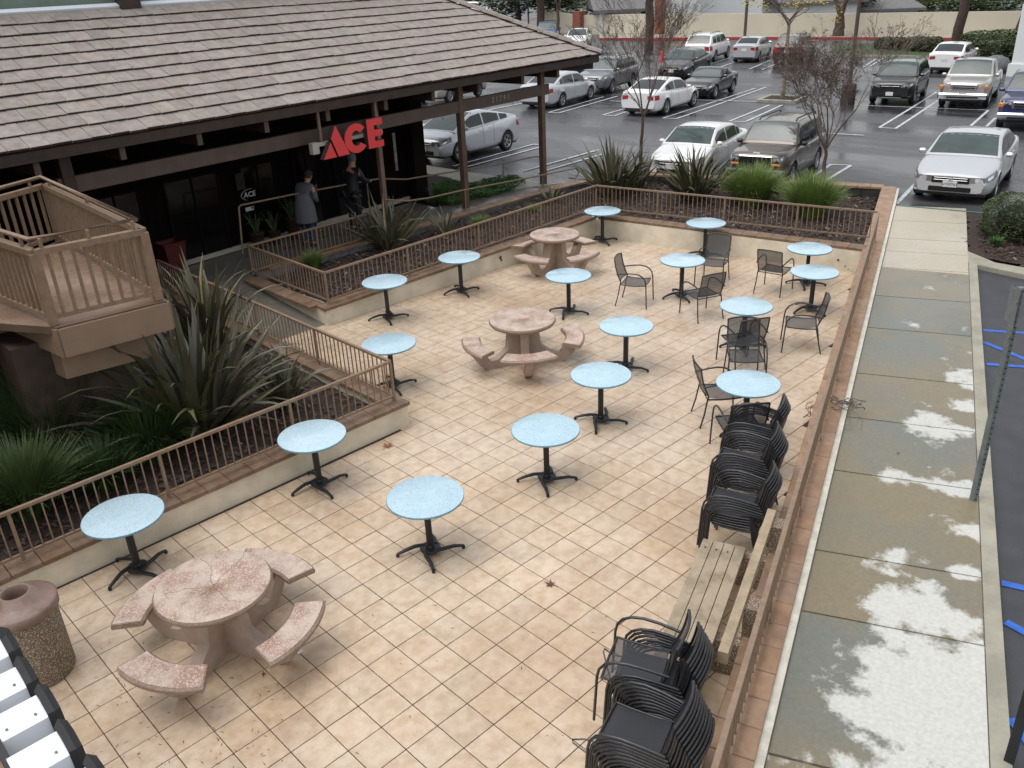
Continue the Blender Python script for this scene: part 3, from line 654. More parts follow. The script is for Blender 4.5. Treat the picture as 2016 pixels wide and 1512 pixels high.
# hip end plane
e0, e1 = RT @ V((UK, 0, -.02)), RT @ V((UK - Rtop * ct, Rtop, -.02)); back = bv * 9
roofm.add([e0, e0 + bv * 9, e1 + bv * (9 - 2 * Rtop * ct), e1, e0 - V((0, 0, .1)), e0 + bv * 9 - V((0, 0, .1))], [[0, 1, 2, 3], [4, 5, 1, 0]])
roof = roofm.build('roof', M_wood, shop)
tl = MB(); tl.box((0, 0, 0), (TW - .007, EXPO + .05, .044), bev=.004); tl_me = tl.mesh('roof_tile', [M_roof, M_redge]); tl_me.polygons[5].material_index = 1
tiles = []
for r in range(ROWS):
    off = (r % 2) * .5 * TW + random.uniform(-.03, .03)
    k = 0; u = UL + off
    while True:
        lim0 = UK - r * EXPO * ct; 
        if u > lim0: break
        tiles.append((r, u)); u += TW
def rt_vis(r, u):
    q = RT @ V((u + TW / 2, (r + .5) * EXPO, 0)); px, py = proj(q); return (-30 < px < 2050 and py > -25), (q - CC).length
full = []; cut = []; hid = []
for r, u in tiles:
    lim1 = UK - (r + 1.1) * EXPO * ct
    v_, d_ = rt_vis(r, u)
    if u + TW > lim1: cut.append((r, u))
    elif v_: full.append((d_, r, u))
    else: hid.append((r, u))
full.sort(); restt = [(r, u) for d, r, u in full[285:]] + hid
def tile_M(r, u):
    j = random.uniform
    return RT @ Matrix.Translation((u + TW / 2 + j(-.003, .003), (r + .5) * EXPO - .02 + j(-.009, .009), .030 + j(-.003, .004))) @ Matrix.Rotation(-.095 + j(-.012, .012), 4, 'X') @ Matrix.Rotation(j(-.012, .012), 4, 'Z') @ Matrix.Rotation(j(-.01, .01), 4, 'Y')
for d, r, u in full[:285]: ob('roof_tile', tl_me, roof, mw=tile_M(r, u))
q = MB()
for r, u in restt: q.box((0, 0, 0), (TW - .007, EXPO + .05, .036), bev=.006, M=tile_M(r, u))
for r, u in cut:
    v0, v1 = r * EXPO - .045, (r + 1) * EXPO + .01; pts = []
    for (a, b) in ((u, v0), (u + TW - .006, v0), (u + TW - .006, v1), (u, v1)): pts.append((a, b))
    L = lambda p: (UK - p[1] * ct) - p[0]
    out = []
    for i in range(4):
        a, b = pts[i], pts[(i + 1) % 4]
        if L(a) >= 0: out.append(a)
        if (L(a) >= 0) != (L(b) >= 0): t = L(a) / (L(a) - L(b)); out.append((a[0] + (b[0] - a[0]) * t, a[1] + (b[1] - a[1]) * t))
    if len(out) >= 3:
        vm = (v0 + v1) / 2
        zz = [.033 - (p[1] - vm) * .075 for p in out]; q.prism(out, .0, zz, M=RT)
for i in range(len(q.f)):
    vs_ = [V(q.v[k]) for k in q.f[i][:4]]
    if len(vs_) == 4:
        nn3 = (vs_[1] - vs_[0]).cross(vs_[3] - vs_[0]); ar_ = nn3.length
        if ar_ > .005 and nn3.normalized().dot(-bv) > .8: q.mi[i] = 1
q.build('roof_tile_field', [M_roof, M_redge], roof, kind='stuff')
# hip caps
hd = V((-bu.x + 0, -bu.y, 0)) + bv; hd = hd + V((0, 0, tt)); hlen = hd.length * (Rtop * ct); hdn = hd.normalized(); h0 = RT @ V((UK, 0, 0))
hs_ = hdn.cross(V((0, 0, 1))).normalized(); hup = hs_.cross(hdn)
n = 12
hc = MB(); Lc = hlen / n
prof = [(-.13, .005), (-.075, .075), (0, .10), (.075, .075), (.13, .005), (.10, .0), (0, .07), (-.10, 0)]
hc.add([V((x, 0, z)) for x, z in prof] + [V((x * 1.08, Lc + .03, z + .02)) for x, z in prof], [[i, (i + 1) % 8, 8 + (i + 1) % 8, 8 + i] for i in range(8)] + [list(range(8))[::-1], list(range(8, 16))])
hm = hc.mesh('hip_cap', M_roof)
HM = Matrix(((hs_.x, -hdn.x, hup.x, 0), (hs_.y, -hdn.y, hup.y, 0), (hs_.z, -hdn.z, hup.z, 0), (0, 0, 0, 1)))
if HM.determinant() < 0: HM = HM @ Matrix.Scale(-1, 4, (1, 0, 0))
for i in range(n): ob('hip_cap', hm, roof, mw=Matrix.Translation(h0 + hdn * Lc * (i + 1) + V((0, 0, .03))) @ HM)
# top flashing, green wall behind
q = MB(); q.prism([(UL, Rtop - .02), (UK - Rtop * ct, Rtop - .02), (UK - Rtop * ct, Rtop + .10), (UL, Rtop + .10)], -.05, .075, M=RT); q.build('flashing', M_flash, shop)
vt = EV + (Rtop + .12) * ct; zt = EZ + (Rtop + .1) * stn
q = MB(); q.prism([(UL, vt), (UK - Rtop * ct - .3, vt), (UK - Rtop * ct - .3, vt + 5), (UL, vt + 5)], 2.5, zt + 1.6, M=BM); q.build('parapet_wall', M_gwall, shop)
u_, z_ = UX(250, 10, vt - .06)
q = MB(); q.box((u_, vt - .12, zt + .7), (.42, .22, 1.5), M=BM); q.build('vent_box', M_wood, shop)
# fascia, rafters, beam, posts
q = MB(); q.box(((UL + UK) / 2, EV + .015, EZ - .115), (UK - UL, .05, .17), M=BM); q.box((UK - .03, EV + 4.5, EZ - .115), (.05, 9, .17), M=BM); q.build('fascia', M_wood, shop)
rafm = MB(); rafm.box((0, 1.3, 0), (.10, 2.5, .2)); raf_me = rafm.mesh('rafter', M_wood)
rfe = MB(); rfe.box((0, .045, 0), (.104, .02, .205), bev=.004); rfe_me = rfe.mesh('rafter_end', M_beam)
for px, py in ((78, 345), (245, 310), (396, 282), (527, 255), (648, 235), (762, 215), (855, 197), (945, 176), (1031, 160), (1100, 145)):
    u, z = UX(px, py, EV + .12); M_ = BM @ Matrix.Translation((u, EV + .12, EZ - .33))
    o = ob('rafter', raf_me, shop, mw=M_); ob('rafter_end', rfe_me, o, mw=Matrix.Translation((0, -.02, 0)))
q = MB(); q.box((UK - .35, EV + .5, EZ - .28), (.9, .14, .2), rz=PI * .75, M=BM); q.build('corner_rafter', M_wood, shop)
q = MB(); q.box(((-12.9 + .25) / 2, 0, 2.79), (13.2, .12, .27), M=BM); beam = q.build('beam', M_beam, shop)
for i, x in enumerate((.0, -3.2, UX(750, 330, -.1)[0], -12.75)):
    q = MB(); w = .15 if i < 2 else (.11 if i == 2 else .2); zb = .2 if i == 0 else .3; q.box((0, 0, (3.55 + zb) / 2), (w, w, 3.55 - zb), bev=.008)
    mm = M_post if i == 2 else M_wood if i == 3 else (MT.get('post_brown') or mat('post_brown', (.14, .09, .065), .5, var=.3, nscale=6))
    ob('post', q.mesh('post', mm), shop, mw=BM @ Matrix.Translation((x, .0 if i != 2 else -.10, 0)))
def text_mesh(s, size, ext, m, bold=False, shear=0.):
    c = bpy.data.curves.new('t', 'FONT'); c.body = s; c.size = size; c.extrude = ext; c.align_x = 'CENTER'; c.align_y = 'CENTER'; c.shear = shear; c.resolution_u = 2
    if bold: c.offset = size * .02
    o = bpy.data.objects.new('t', c); COL.objects.link(o); dg = bpy.context.evaluated_depsgraph_get(); me = bpy.data.meshes.new_from_object(o.evaluated_get(dg)); bpy.data.objects.remove(o); me.materials.clear(); me.materials.append(m); return me
u, z = UX(985, 193, -.07)
num = text_mesh('2 1 7 9 1', .19, .008, mat('number_metal', (.36, .33, .29), .4), shear=.15); ob('house_number', num, beam, mw=BM @ Matrix.Translation((u, -.068, 2.795)) @ Matrix.Rotation(PI / 2, 4, 'X'))
# hooks below the beam
q = MB()
for px in (870, 925, 1010, 1020, 1100):
    u, z = UX(px, 215, 0); q.tube([BL(u, 0, 2.66), BL(u, 0, 2.6), BL(u + .02, 0, 2.57), BL(u + .03, 0, 2.6)], .005, 4)
q.build('hook', M_black, shop)
# shop front
WV = 1.83
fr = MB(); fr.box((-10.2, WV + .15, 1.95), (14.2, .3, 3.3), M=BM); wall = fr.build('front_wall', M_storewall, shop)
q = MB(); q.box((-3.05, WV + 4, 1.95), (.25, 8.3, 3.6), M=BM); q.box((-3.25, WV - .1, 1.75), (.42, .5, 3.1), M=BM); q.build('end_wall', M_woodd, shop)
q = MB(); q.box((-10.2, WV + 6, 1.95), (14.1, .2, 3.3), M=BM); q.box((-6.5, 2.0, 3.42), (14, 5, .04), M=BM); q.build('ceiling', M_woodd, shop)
q = MB(); q.box((-9.9, WV - .03, .40), (13.2, .07, .10), M=BM); q.build('threshold', M_conc, wall)
def pane(px0, py0, px1, py1, name='window', fr_=True, m=M_glassd):
    u0, z1 = UX(px0, py0, WV); u1, z0 = UX(px1, py1, WV)
    w = MB(); w.box(((u0 + u1) / 2, WV - .012, (z0 + z1) / 2), (u1 - u0, .03, z1 - z0), M=BM); o = w.build(name, m, wall)
    if fr_:
        f = MB()
        for (cu, cz, du, dz) in (((u0 + u1) / 2, z1, u1 - u0 + .06, .05), ((u0 + u1) / 2, z0, u1 - u0 + .06, .05), (u0, (z0 + z1) / 2, .05, z1 - z0), (u1, (z0 + z1) / 2, .05, z1 - z0), ((u0 + u1) / 2, (z0 + z1) / 2, .03, z1 - z0)):
            f.box((cu, WV - .03, cz), (du, .04, dz), M=BM)
        f.build('frame', M_woodd, o)
    return o
pane(170, 395, 300, 515); pane(318, 360, 455, 500); pane(468, 330, 560, 480); pane(572, 300, 640, 440); pane(650, 285, 730, 420)
pane(771, 262, 783, 335, 'slot_window', False, mat('mirror_pane', (.5, .48, .45), .15, var=.5, nscale=4))
# goods seen dimly behind and before the glass
M_red2 = mat('dull_red', (.09, .006, .007), .5, var=.4, nscale=5); M_goods = mat('goods_brown', (.03, .015, .01), .7, var=.7, nscale=14, col2=(.012, .01, .01)); M_pot = mat('clay_pot', (.045, .02, .014), .7, var=.4, nscale=9)
u, z = UX(334, 478, WV - .5)
ct_ = thing('garden_cart', 'dark red tapered cart on small wheels standing before the shop window', 'cart', BL(u, WV - .5, .33), BA)
q = MB(); q.add([(-.17, -.15, .10), (.17, -.15, .10), (.17, .15, .10), (-.17, .15, .10), (-.23, -.2, .72), (.23, -.2, .72), (.23, .2, .72), (-.23, .2, .72)], [[3, 2, 1, 0], [0, 1, 5, 4], [1, 2, 6, 5], [2, 3, 7, 6], [3, 0, 4, 7]]); q.tube([(-.24, -.21, .72), (.24, -.21, .72), (.24, .21, .72), (-.24, .21, .72), (-.24, -.21, .72)], .018, 6); q.build('basket', M_red2, ct_)
for sx in (-1, 1):
    for sy in (-1, 1): q = MB(); q.lathe([(0, -.015), (.055, -.015), (.055, .015), (0, .015)], 12, M=Matrix.Translation((sx * .15, sy * .13, .057)) @ Matrix.Rotation(PI / 2, 4, 'X')); q.build('wheel', M_black, ct_)
mt_ = MB(); u, z = UX(322, 512, WV - .8); mt_.box((u, WV - .75, .338), (1.0, .6, .012), M=BM); mt_.build('door_mat', M_trim, label='black rubber mat lying on the walkway before the shop door', cat='mat')
for i, (px, py, r_, h_) in enumerate(((575, 430, .17, .5), (540, 455, .14, .32), (608, 405, .15, .62), (500, 430, .16, .4))):
    u, z = UX(px, py, WV - .35); t_ = thing('clay_pot', ('tall clay pot second from the right by the shop window', 'small squat clay pot between two taller ones by the shop window', 'tallest brown clay pot, rightmost by the shop window', 'leftmost dark clay pot by the shop window')[i], 'pot', BL(u, WV - .35, .33), group='clay pots by the shop window')
    q = MB(); q.lathe([(r_ * .6, 0), (r_ * .9, h_ * .5), (r_, h_ * .9), (r_ * 1.08, h_ * .92), (r_ * 1.08, h_), (r_ * .9, h_), (r_ * .85, h_ * .8)], 16); q.build('pot_body', M_pot, t_)
    q = MB()
    for k in range(26): a = random.uniform(0, 6.28); rr = random.uniform(.05, .3); q.tube([(0, 0, h_ * .8), (rr * .5 * math.cos(a), rr * .5 * math.sin(a), h_ + .25), (rr * math.cos(a), rr * math.sin(a), h_ + random.uniform(.2, .5))], [.012, .01, .002], 3)
    q.build('pot_plant', M_grassd, t_)
bd = thing('notice_board', 'dark framed notice hanging beside the shop door', 'notice', (0, 0, 0)); u, z = UX(472, 357, WV - .06)
q = MB(); q.box((u, WV - .07, z), (.22, .02, .36), M=BM); q.build('board', M_goods, bd)
# door decals
u, z = UX(486, 384, WV - .06)
dc = thing('door_logo', 'small white ACE logo with swoosh on the dark shop door', 'logo')
M_wp = mat('white_print', (.6, .6, .6), .5)
ob('lettering', text_mesh('ACE', .16, .001, M_wp, True, .12), dc, mw=BM @ Matrix.Translation((u + .06, WV - .07, z)) @ Matrix.Rotation(PI / 2, 4, 'X'))
q = MB(); pts_ = [(u + .08 + .23 * math.cos(a), WV - .07, z + .12 * math.sin(a)) for a in [math.radians(70 + i * 14) for i in range(14)]]
q.tube([BM @ V(p) for p in pts_], [.002 + .007 * math.sin(PI * i / 13) for i in range(14)], 4); q.build('swoosh', M_wp, dc)
u, z = UX(491, 411, WV - .06); st_ = thing('door_sticker', 'small white notice sticker on the shop door under the logo', 'sticker'); q = MB(); q.box((u, WV - .07, z), (.21, .004, .085), M=BM); q.build('paper', M_wp, st_); q = MB(); q.lathe([(0, 0), (.028, 0), (.028, .004), (0, .004)], 12, M=BM @ Matrix.Translation((u + .07, WV - .073, z + .01)) @ Matrix.Rotation(PI / 2, 4, 'X')); q.build('print_mark', M_ink, st_)
# --- ACE sign
sg = thing('shop_sign', 'red raised ACE letters hanging under the shop eave on brackets', 'sign')
SV = -.62
su0, sz0 = UX(638, 315, SV); su1, _ = UX(757, 289, SV); SWd = su1 - su0; SH = .62
def letter(poly, nm='letter'):
    q = MB(); q.cur = 0; Mx = BM @ Matrix.Translation((su0, SV, sz0 + .0)) @ Matrix.Rotation(PI / 2, 4, 'X')
    P_ = [(x * SWd, y * SH) for x, y in poly]; n_ = len(P_); vs = [Mx @ V((x, y, 0)) for x, y in P_] + [Mx @ V((x, y, -.13)) for x, y in P_]
    q.add(vs, [list(range(n_))]); q.cur = 1; q.add(vs, [list(range(n_, 2 * n_))[::-1]] + [[i, n_ + i, n_ + (i + 1) % n_, (i + 1) % n_] for i in range(n_)])
    q.build(nm, [M_signred, M_signside], sg)
letter([(0, 0), (.205, 0), (.135, .5)]); letter([(.15, .62), (.235, 0), (.42, 0), (.235, 1.0)])
cpoly = []
for i in range(19): a = math.radians(52 + i * (256 / 18)); cpoly.append((.575 + .19 * math.cos(a), .46 + .47 * math.sin(a)))
for i in range(15): a = math.radians(308 - i * (256 / 14)); cpoly.append((.575 + .075 * math.cos(a) - .01, .46 + .24 * math.sin(a)))
# the C is built as quads so that the concave outline fills cleanly
q = MB(); Mx = BM @ Matrix.Translation((su0, SV, sz0)) @ Matrix.Rotation(PI / 2, 4, 'X'); N_ = 22; vs = []
for i in range(N_ + 1):
    a = math.radians(38 + i * 284 / N_)
    for (r1, r2) in ((.192, .48), (.078, .25)): vs.append((.548 + r1 * math.cos(a), .46 + r2 * math.sin(a)))
F_ = [Mx @ V((x * SWd, y * SH, 0)) for x, y in vs]; K_ = [Mx @ V((x * SWd, y * SH, -.13)) for x, y in vs]; nn2 = len(F_)
q.add(F_ + K_, [[2 * i, 2 * i + 2, 2 * i + 3, 2 * i + 1] for i in range(N_)]); q.cur = 1
q.add(F_ + K_, [[2 * i, nn2 + 2 * i, nn2 + 2 * i + 2, 2 * i + 2] for i in range(N_)] + [[2 * i + 1, 2 * i + 3, nn2 + 2 * i + 3, nn2 + 2 * i + 1] for i in range(N_)] + [[0, 1, nn2 + 1, nn2], [nn2 - 2, nn2 * 2 - 2, nn2 * 2 - 1, nn2 - 1]]); q.build('letter', [M_signred, M_signside], sg)
q = MB(); Mx2 = Mx
for (x0, y0, x1, y1) in ((.737, .02, .855, .98), (.855, .02, 1.0, .24), (.855, .39, .985, .61), (.855, .76, 1.0, .98)):
    P_ = [(x0, y0), (x1, y0), (x1, y1), (x0, y1)]; f_ = [Mx @ V((x * SWd, y * SH, 0)) for x, y in P_]; k_ = [Mx @ V((x * SWd, y * SH, -.13)) for x, y in P_]
    q.cur = 0; q.add(f_, [[0, 1, 2, 3]]); q.cur = 1; q.add(f_ + k_, [[4, 5, 1, 0], [5, 6, 2, 1], [6, 7, 3, 2], [7, 4, 0, 3]])
q.build('letter', [M_signred, M_signside], sg)
for px, py in ((627, 240), (738, 213)):
    u, z = UX(px, py, SV + .2); q = MB(); q.box((u, SV + .2, 3.05), (.05, .05, .75), M=BM); q.build('hanger', M_post, sg)
q = MB(); q.box((su0 + SWd * .5, SV + .2, sz0 + SH * .45), (SWd + .25, .1, .07), M=BM); q.box((su0 - .05, SV + .2, sz0 + .22), (.16, .12, .22), M=BM); q.build('mounting_bar', MT.get('pale_metal') or mat('pale_metal', (.42, .39, .35), .5), sg)
# --- handrails of the walkway
def rail(label, pts, posts, z0, r=.02):
    t_ = thing('handrail', label, 'handrail', pts[0]); o0 = V(pts[0])
    q = MB(); q.tube([V(p) - o0 for p in pts], r, 8); q.build('rail', M_fence, t_)
    for (a, zb) in posts: q = MB(); q.tube([V(a) - o0, V((a[0], a[1], zb)) - o0], r * .9, 6); q.build('post', M_fence, t_)
def RP(px, py, v): u, z = UX(px, py, v); return BL(u, v, z)
p = [RP(*a, .75) for a in ((478, 500), (470, 408), (474, 404), (590, 380), (745, 352), (800, 353), (990, 322), (1053, 308), (1068, 309))]
rail('long round brown handrail running from the shop door past the walkway posts', p, [(RP(590, 380, .75), .33), (RP(990, 322, .75), .26), (RP(722, 360, .75), .33)], .3)
p = [RP(*a, -.45) for a in ((757, 393), (800, 396), (843, 390), (909, 375), (1062, 346), (1134, 331), (1140, 340), (1132, 352), (1120, 350))]
rail('lower round brown handrail beside the slate wall, ending in a loop', p, [(RP(915, 373, -.45), .4), (RP(760, 400, -.45), .4), (RP(1068, 346, -.45), .35)], .3)

# ================================================================ STAIR LANDING (upper left)
LZ = 2.25
lg = thing('stair_landing', 'raised brown stair landing with slatted railing and round handrail at left', 'balcony')
c_fr, c_fl = B(326, 592, LZ), B(112, 645, LZ); tb_ = B(90, 360, LZ + .88); c_bk = V((tb_.x, tb_.y, LZ))
dirl = (c_fl - c_fr).normalized(); dirb = (c_bk - c_fr).normalized(); d2 = (B(0, 475, LZ + .88) - B(60, 494, LZ + .88)); d2.z = 0; d2.normalize(); d3 = (B(0, 385, LZ + .88) - B(90, 360, LZ + .88)); d3.z = 0; d3.normalize()
c_l2 = c_fl + d2 * 3.2; c_b2 = c_bk + d3 * 3.2
poly = [c_fr, c_fl, c_l2, c_b2, c_bk]
cen = sum(poly, V()) / 5
def inset(p, k): return (p + (cen - p).normalized() * k)
q = MB(); q.prism([p[:2] for p in (c_fr, c_fl, c_l2, c_b2, c_bk)], LZ - .10, LZ - .002); q.prism([p[:2] for p in (c_fr, c_fl, c_bk)], LZ - .09, LZ); q.prism([p[:2] for p in (c_fl, c_l2, c_b2)], LZ - .09, LZ + .001); q.prism([p[:2] for p in (c_fl, c_b2, c_bk)], LZ - .09, LZ + .002); q.build('deck', M_deck, lg)
q = MB()
pp = [inset(p, -.02) for p in poly]; n_ = 5
for i in range(5):
    a, b = pp[i], pp[(i + 1) % 5]; q.bar((a.x, a.y, LZ - .19), (b.x, b.y, LZ - .19), .06, .34)
q.build('edge_beam', M_tan, lg)
q = MB(); ip = [inset(p, .30) for p in poly]; q.prism([p[:2] for p in ip], LZ - .75, LZ - .36); q.build('lower_beam', M_tan, lg)
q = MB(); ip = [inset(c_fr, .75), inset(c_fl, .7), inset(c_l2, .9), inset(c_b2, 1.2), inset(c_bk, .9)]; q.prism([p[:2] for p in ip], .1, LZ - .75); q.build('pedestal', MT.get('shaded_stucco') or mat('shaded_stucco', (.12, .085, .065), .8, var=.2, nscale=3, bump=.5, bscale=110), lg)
q = MB(); cc_ = c_fl + d2 * .55 + V((.0, .35, 0)); q.prism([(cc_.x - .35, cc_.y - .35), (cc_.x + .35, cc_.y - .35), (cc_.x + .35, cc_.y + .35), (cc_.x - .35, cc_.y + .35)], .1, LZ - .3); q.build('column', M_wood, lg)
rp = [inset(c_b2, .1), inset(c_bk, .1), inset(c_fr, .1), inset(c_fl, .1), inset(c_l2, .1)]
bm = MB(); bm.box((0, 0, .45), (.034, .034, .76)); bal_me = bm.mesh('baluster', M_tan2 if 'M_tan2' in globals() else M_fence)
q1, q2, q3, q4 = MB(), MB(), MB(), MB()
for a, b in zip(rp[:-1], rp[1:]):
    up_ = V((0, 0, 1)); q1.bar(a + up_ * .86, b + up_ * .86, .09, .07); q2.bar(a + up_ * .10, b + up_ * .10, .05, .05)
    L = (b - a).length; nb = round(L / .135)
    for i in range(1, nb): ob('baluster', bal_me, lg, loc=a.lerp(b, i / nb), rz=math.atan2(b.y - a.y, b.x - a.x))
    for t_ in (.08, .5, .92): p_ = a.lerp(b, t_); q4.tube([p_ + up_ * .89, p_ + up_ * 1.0], .022, 8)
q3.tube([inset(p, .06) + V((0, 0, 1.0)) for p in rp], .028, 10)
q1.build('top_rail', M_fence, lg); q2.build('bottom_rail', M_fence, lg); q3.build('handrail', M_fence, lg); q4.build('handrail_bracket', M_fence, lg)
for p_ in rp[1:4]: q = MB(); q.box((0, 0, .43), (.10, .10, .84)); q.build('corner_post', M_fence, lg, loc=p_, rz=math.atan2(dirl.y, dirl.x))

# unseen building block added out of frame at left to shade the planter bed
nb_ = thing('shade_block', 'unseen tan two storey block added left of the patio to shade the planter bed', 'building', (-6.5, 10, 0))
q = MB(); q.box((-2.0, 0, 3.2), (4.6, 11.5, 7.2)); q.build('wall', M_tan, nb_); q = MB(); q.box((-1.9, 0, 6.95), (6.0, 12.6, .3)); q.build('roof', M_wood, nb_)
# ================================================================ BLUE CAFE TABLES
def make_table():
    t_ = thing('cafe_table', '-', 'table')
    q = MB(); q.lathe([(0, .70), (.375, .70), (.405, .704), (.413, .712), (.413, .722), (.408, .73)], 48); q.build('table_rim', M_bluerim, t_)
    q = MB(); q.lathe([(.408, .73), (.40, .7335), (0, .7335)], 48); top = q.build('table_top', M_blue, t_)
    q = MB(); q.box((0, 0, .35), (.07, .07, .64), bev=.014); q.lathe([(.045, .05), (.05, .09), (.035, .11)], 16); q.build('column', M_black, t_)
    q = MB(); q.box((0, 0, .69), (.09, .26, .02)); q.add([(.012, .02, .68), (.012, .13, .68), (.012, .05, .6), (.012, .02, .56), (-.012, .02, .68), (-.012, .13, .68), (-.012, .05, .6), (-.012, .02, .56)], [[0, 1, 2, 3], [7, 6, 5, 4], [1, 5, 6, 2], [2, 6, 7, 3]]); q.build('tilt_bracket', M_black, t_)
    q = MB(); q.lathe([(.085, .055), (.11, .05), (.115, .062), (.108, .075), (.085, .072)], 24); q.build('base_ring', M_black, t_)
    for k in range(4):
        a = math.radians(k * 90); q = MB(); sgn = 1
        pts_ = [(.085 * math.cos(a - .9), .085 * math.sin(a - .9), .065), (.17 * math.cos(a - .32), .17 * math.sin(a - .32), .07), (.26 * math.cos(a - .08), .26 * math.sin(a - .08), .062), (.36 * math.cos(a), .36 * math.sin(a), .035)]
        q.tube(pts_, [.024, .025, .023, .018], 8, flat=.8); q.build('leg', M_black, t_)
        q = MB(); q.lathe([(.018, 0), (.02, .03), (.012, .04)], 10, c=(.36 * math.cos(a), .36 * math.sin(a), 0)); q.build('foot', M_black, t_)
    return t_
tbl = make_table()
TBL = [((242, 1013), 15, 'blue round table nearest the lower left planter, beside the cracked stone table'), ((614, 856), -10, 'blue round table against the left planter wall below the railing corner'),
       ((837, 976), 55, 'large looking blue round table alone in the middle foreground'), ((1074, 844), 45, 'blue round table just above the red leaf in the middle of the patio'),
       ((1183, 736), 30, 'blue round table with darker top right of the middle stone table'), ((1473, 753), 65, 'pale blue round table with three mesh chairs drawn up, before the chair stacks'),
       ((1233, 640), 20, 'blue round table between the middle stone table and the chairs'), ((1469, 601), 40, 'blue round table with one mesh chair on its near side'),
       ((1604, 534), 70, 'blue round table reflecting a tree, with a chair at its near right'), ((1594, 488), 25, 'blue round table nearest the right end of the far wall'),
       ((1344, 511), 60, 'blue round table with three mesh chairs round it near the far wall'), ((1390, 438), 30, 'blue round table in front of the far wall with a chair before it'),
       ((1119, 541), 25, 'blue round table just in front of the farthest stone table'), ((904, 505), 70, 'blue round table by the chipped cream wall, second along it'),
       ((757, 553), 60, 'blue round table beside the corner of the upper left planter'), ((765, 675), -20, 'blue round table half hidden behind the railing corner'),
       ((1180, 409), 65, 'blue round table in the far left corner of the patio')]
index_kids()
for i, ((px, py), rz, lab) in enumerate(TBL):
    o = tbl if i == 0 else copy_tree(tbl); q = B(px, py, .7335); q = q if px != 1180 else V((10.68, 7.36, 0)); o.location = (q.x, q.y, 0); o.rotation_euler = (0, 0, math.radians(rz)); tag(o, lab, 'table', 'blue cafe tables')

# ================================================================ STONE PICNIC TABLES
def arc_slab(mb, r0, r1, a0, a1, z0, z1, n=14, bev=.018):
    sec = [(r0, z0), (r1, z0), (r1 + .004, z0 + bev), (r1 + .004, z1 - bev), (r1 - bev, z1), (r0 + bev, z1), (r0 - .004, z1 - bev), (r0 - .004, z0 + bev)]
    vs = []; m_ = len(sec)
    for i in range(n + 1):
        t_ = i / n; e = min(t_, 1 - t_); k = 1 if e > .03 else .93 + .07 * e / .03
        a = math.radians(a0 + (a1 - a0) * t_); rm_ = (r0 + r1) / 2
        for r, z in sec: rr = rm_ + (r - rm_) * k; vs.append((rr * math.cos(a), rr * math.sin(a), z))
    fs = [[i * m_ + j, (i + 1) * m_ + j, (i + 1) * m_ + (j + 1) % m_, i * m_ + (j + 1) % m_] for i in range(n) for j in range(m_)]
    mb.add(vs, [f[::-1] for f in fs], False); mb.add(vs[:m_], [list(range(m_))[::-1]]); mb.add(vs[-m_:], [list(range(m_))])
def stone_table(loc, rots, lab, crack=False):
    t_ = thing('stone_picnic_table', lab, 'table', loc, group='round stone tables with curved benches')
    q = MB(); q.lathe([(0, .66), (.47, .66), (.515, .675), (.53, .70), (.53, .715), (.515, .735)], 56); q.build('table_rim', M_aggrim, t_)
    q = MB(); q.lathe([(.515, .735), (.505, .739), (.012, .739), (.01, .736), (0, .736)], 56); tp = q.build('table_top', M_agg, t_)
    if crack:
        q = MB()
        for path in ([(.46, .22), (.3, .12), (.12, .05), (-.03, -.04), (-.2, -.1)], [(.10, .45), (.12, .25), (.03, .1), (-.02, -.05), (-.02, -.3), (.05, -.44)], [(-.02, -.05), (-.2, .12), (-.4, .2)]):
            pts_ = []
            for (x0, y0), (x1, y1) in zip(path[:-1], path[1:]):
                for k in range(5): t2 = k / 5; pts_.append((x0 + (x1 - x0) * t2 + random.uniform(-.012, .012), y0 + (y1 - y0) * t2 + random.uniform(-.012, .012), .7392))
            q.tube(pts_, .0022, 4)
        q.build('crack', MT.get('crack_dark') or mat('crack_dark', (.16, .10, .08), .9), tp)
    q = MB()
    for a in rots:
        a = math.radians(a); M_ = Matrix.Rotation(a, 4, 'Z')
        # fin from the hub up to the top, and the arm out to the bench
        prof_ = [(.03, .0), (.72, .0), (.93, .36), (.93, .375), (.74, .375), (.47, .16), (.30, .25), (.24, .66), (.03, .66)]
        w = .065; n_ = len(prof_)
        # split into convex pieces
        for pc in ([(.03, 0), (.30, 0), (.40, .20), (.29, .28), (.24, .66), (.03, .66)], [(.30, 0), (.62, 0), (.70, .13), (.47, .15), (.40, .20)], [(.62, 0), (.76, .09), (.93, .36), (.75, .375), (.58, .145)]):
            n2 = len(pc); vs = [M_ @ V((x, s * w * (1 if x < .5 else .9), z)) for s in (-1, 1) for x, z in pc]
            q.add(vs, [list(range(n2)), list(range(n2, 2 * n2))[::-1]] + [[i, n2 + i, n2 + (i + 1) % n2, (i + 1) % n2] for i in range(n2)])
    q.build('pedestal', M_aggped, t_)
    for a in rots:
        q = MB(); arc_slab(q, .68, .98, a - 27, a + 27, .375, .43); b_ = q.build('bench', M_aggrim, t_)
        q = MB(); vs = []
        for i in range(13):
            aa = math.radians(a - 26 + 52 * i / 12)
            for r in (.70, .96): vs.append((r * math.cos(aa), r * math.sin(aa), .4325))
        q.add(vs, [[2 * i, 2 * i + 1, 2 * i + 3, 2 * i + 2] for i in range(12)]); q.build('bench_top', M_agg, b_)
q = B(419, 1150, .739); stone_table((q.x, q.y, 0), (20, -65, -152, 118), 'nearest round pinkish stone table with cracked top and four curved benches', True)
q = B(1028, 627, .739); stone_table((q.x, q.y, 0), (-129, -45, 158, 50), 'middle round pinkish stone table with curved benches, in the centre of the patio')
q = B(1092, 460, .739); stone_table((q.x, q.y, 0), (-172, -92, 5, 92), 'farthest round pinkish stone table with curved benches, near the chipped wall')

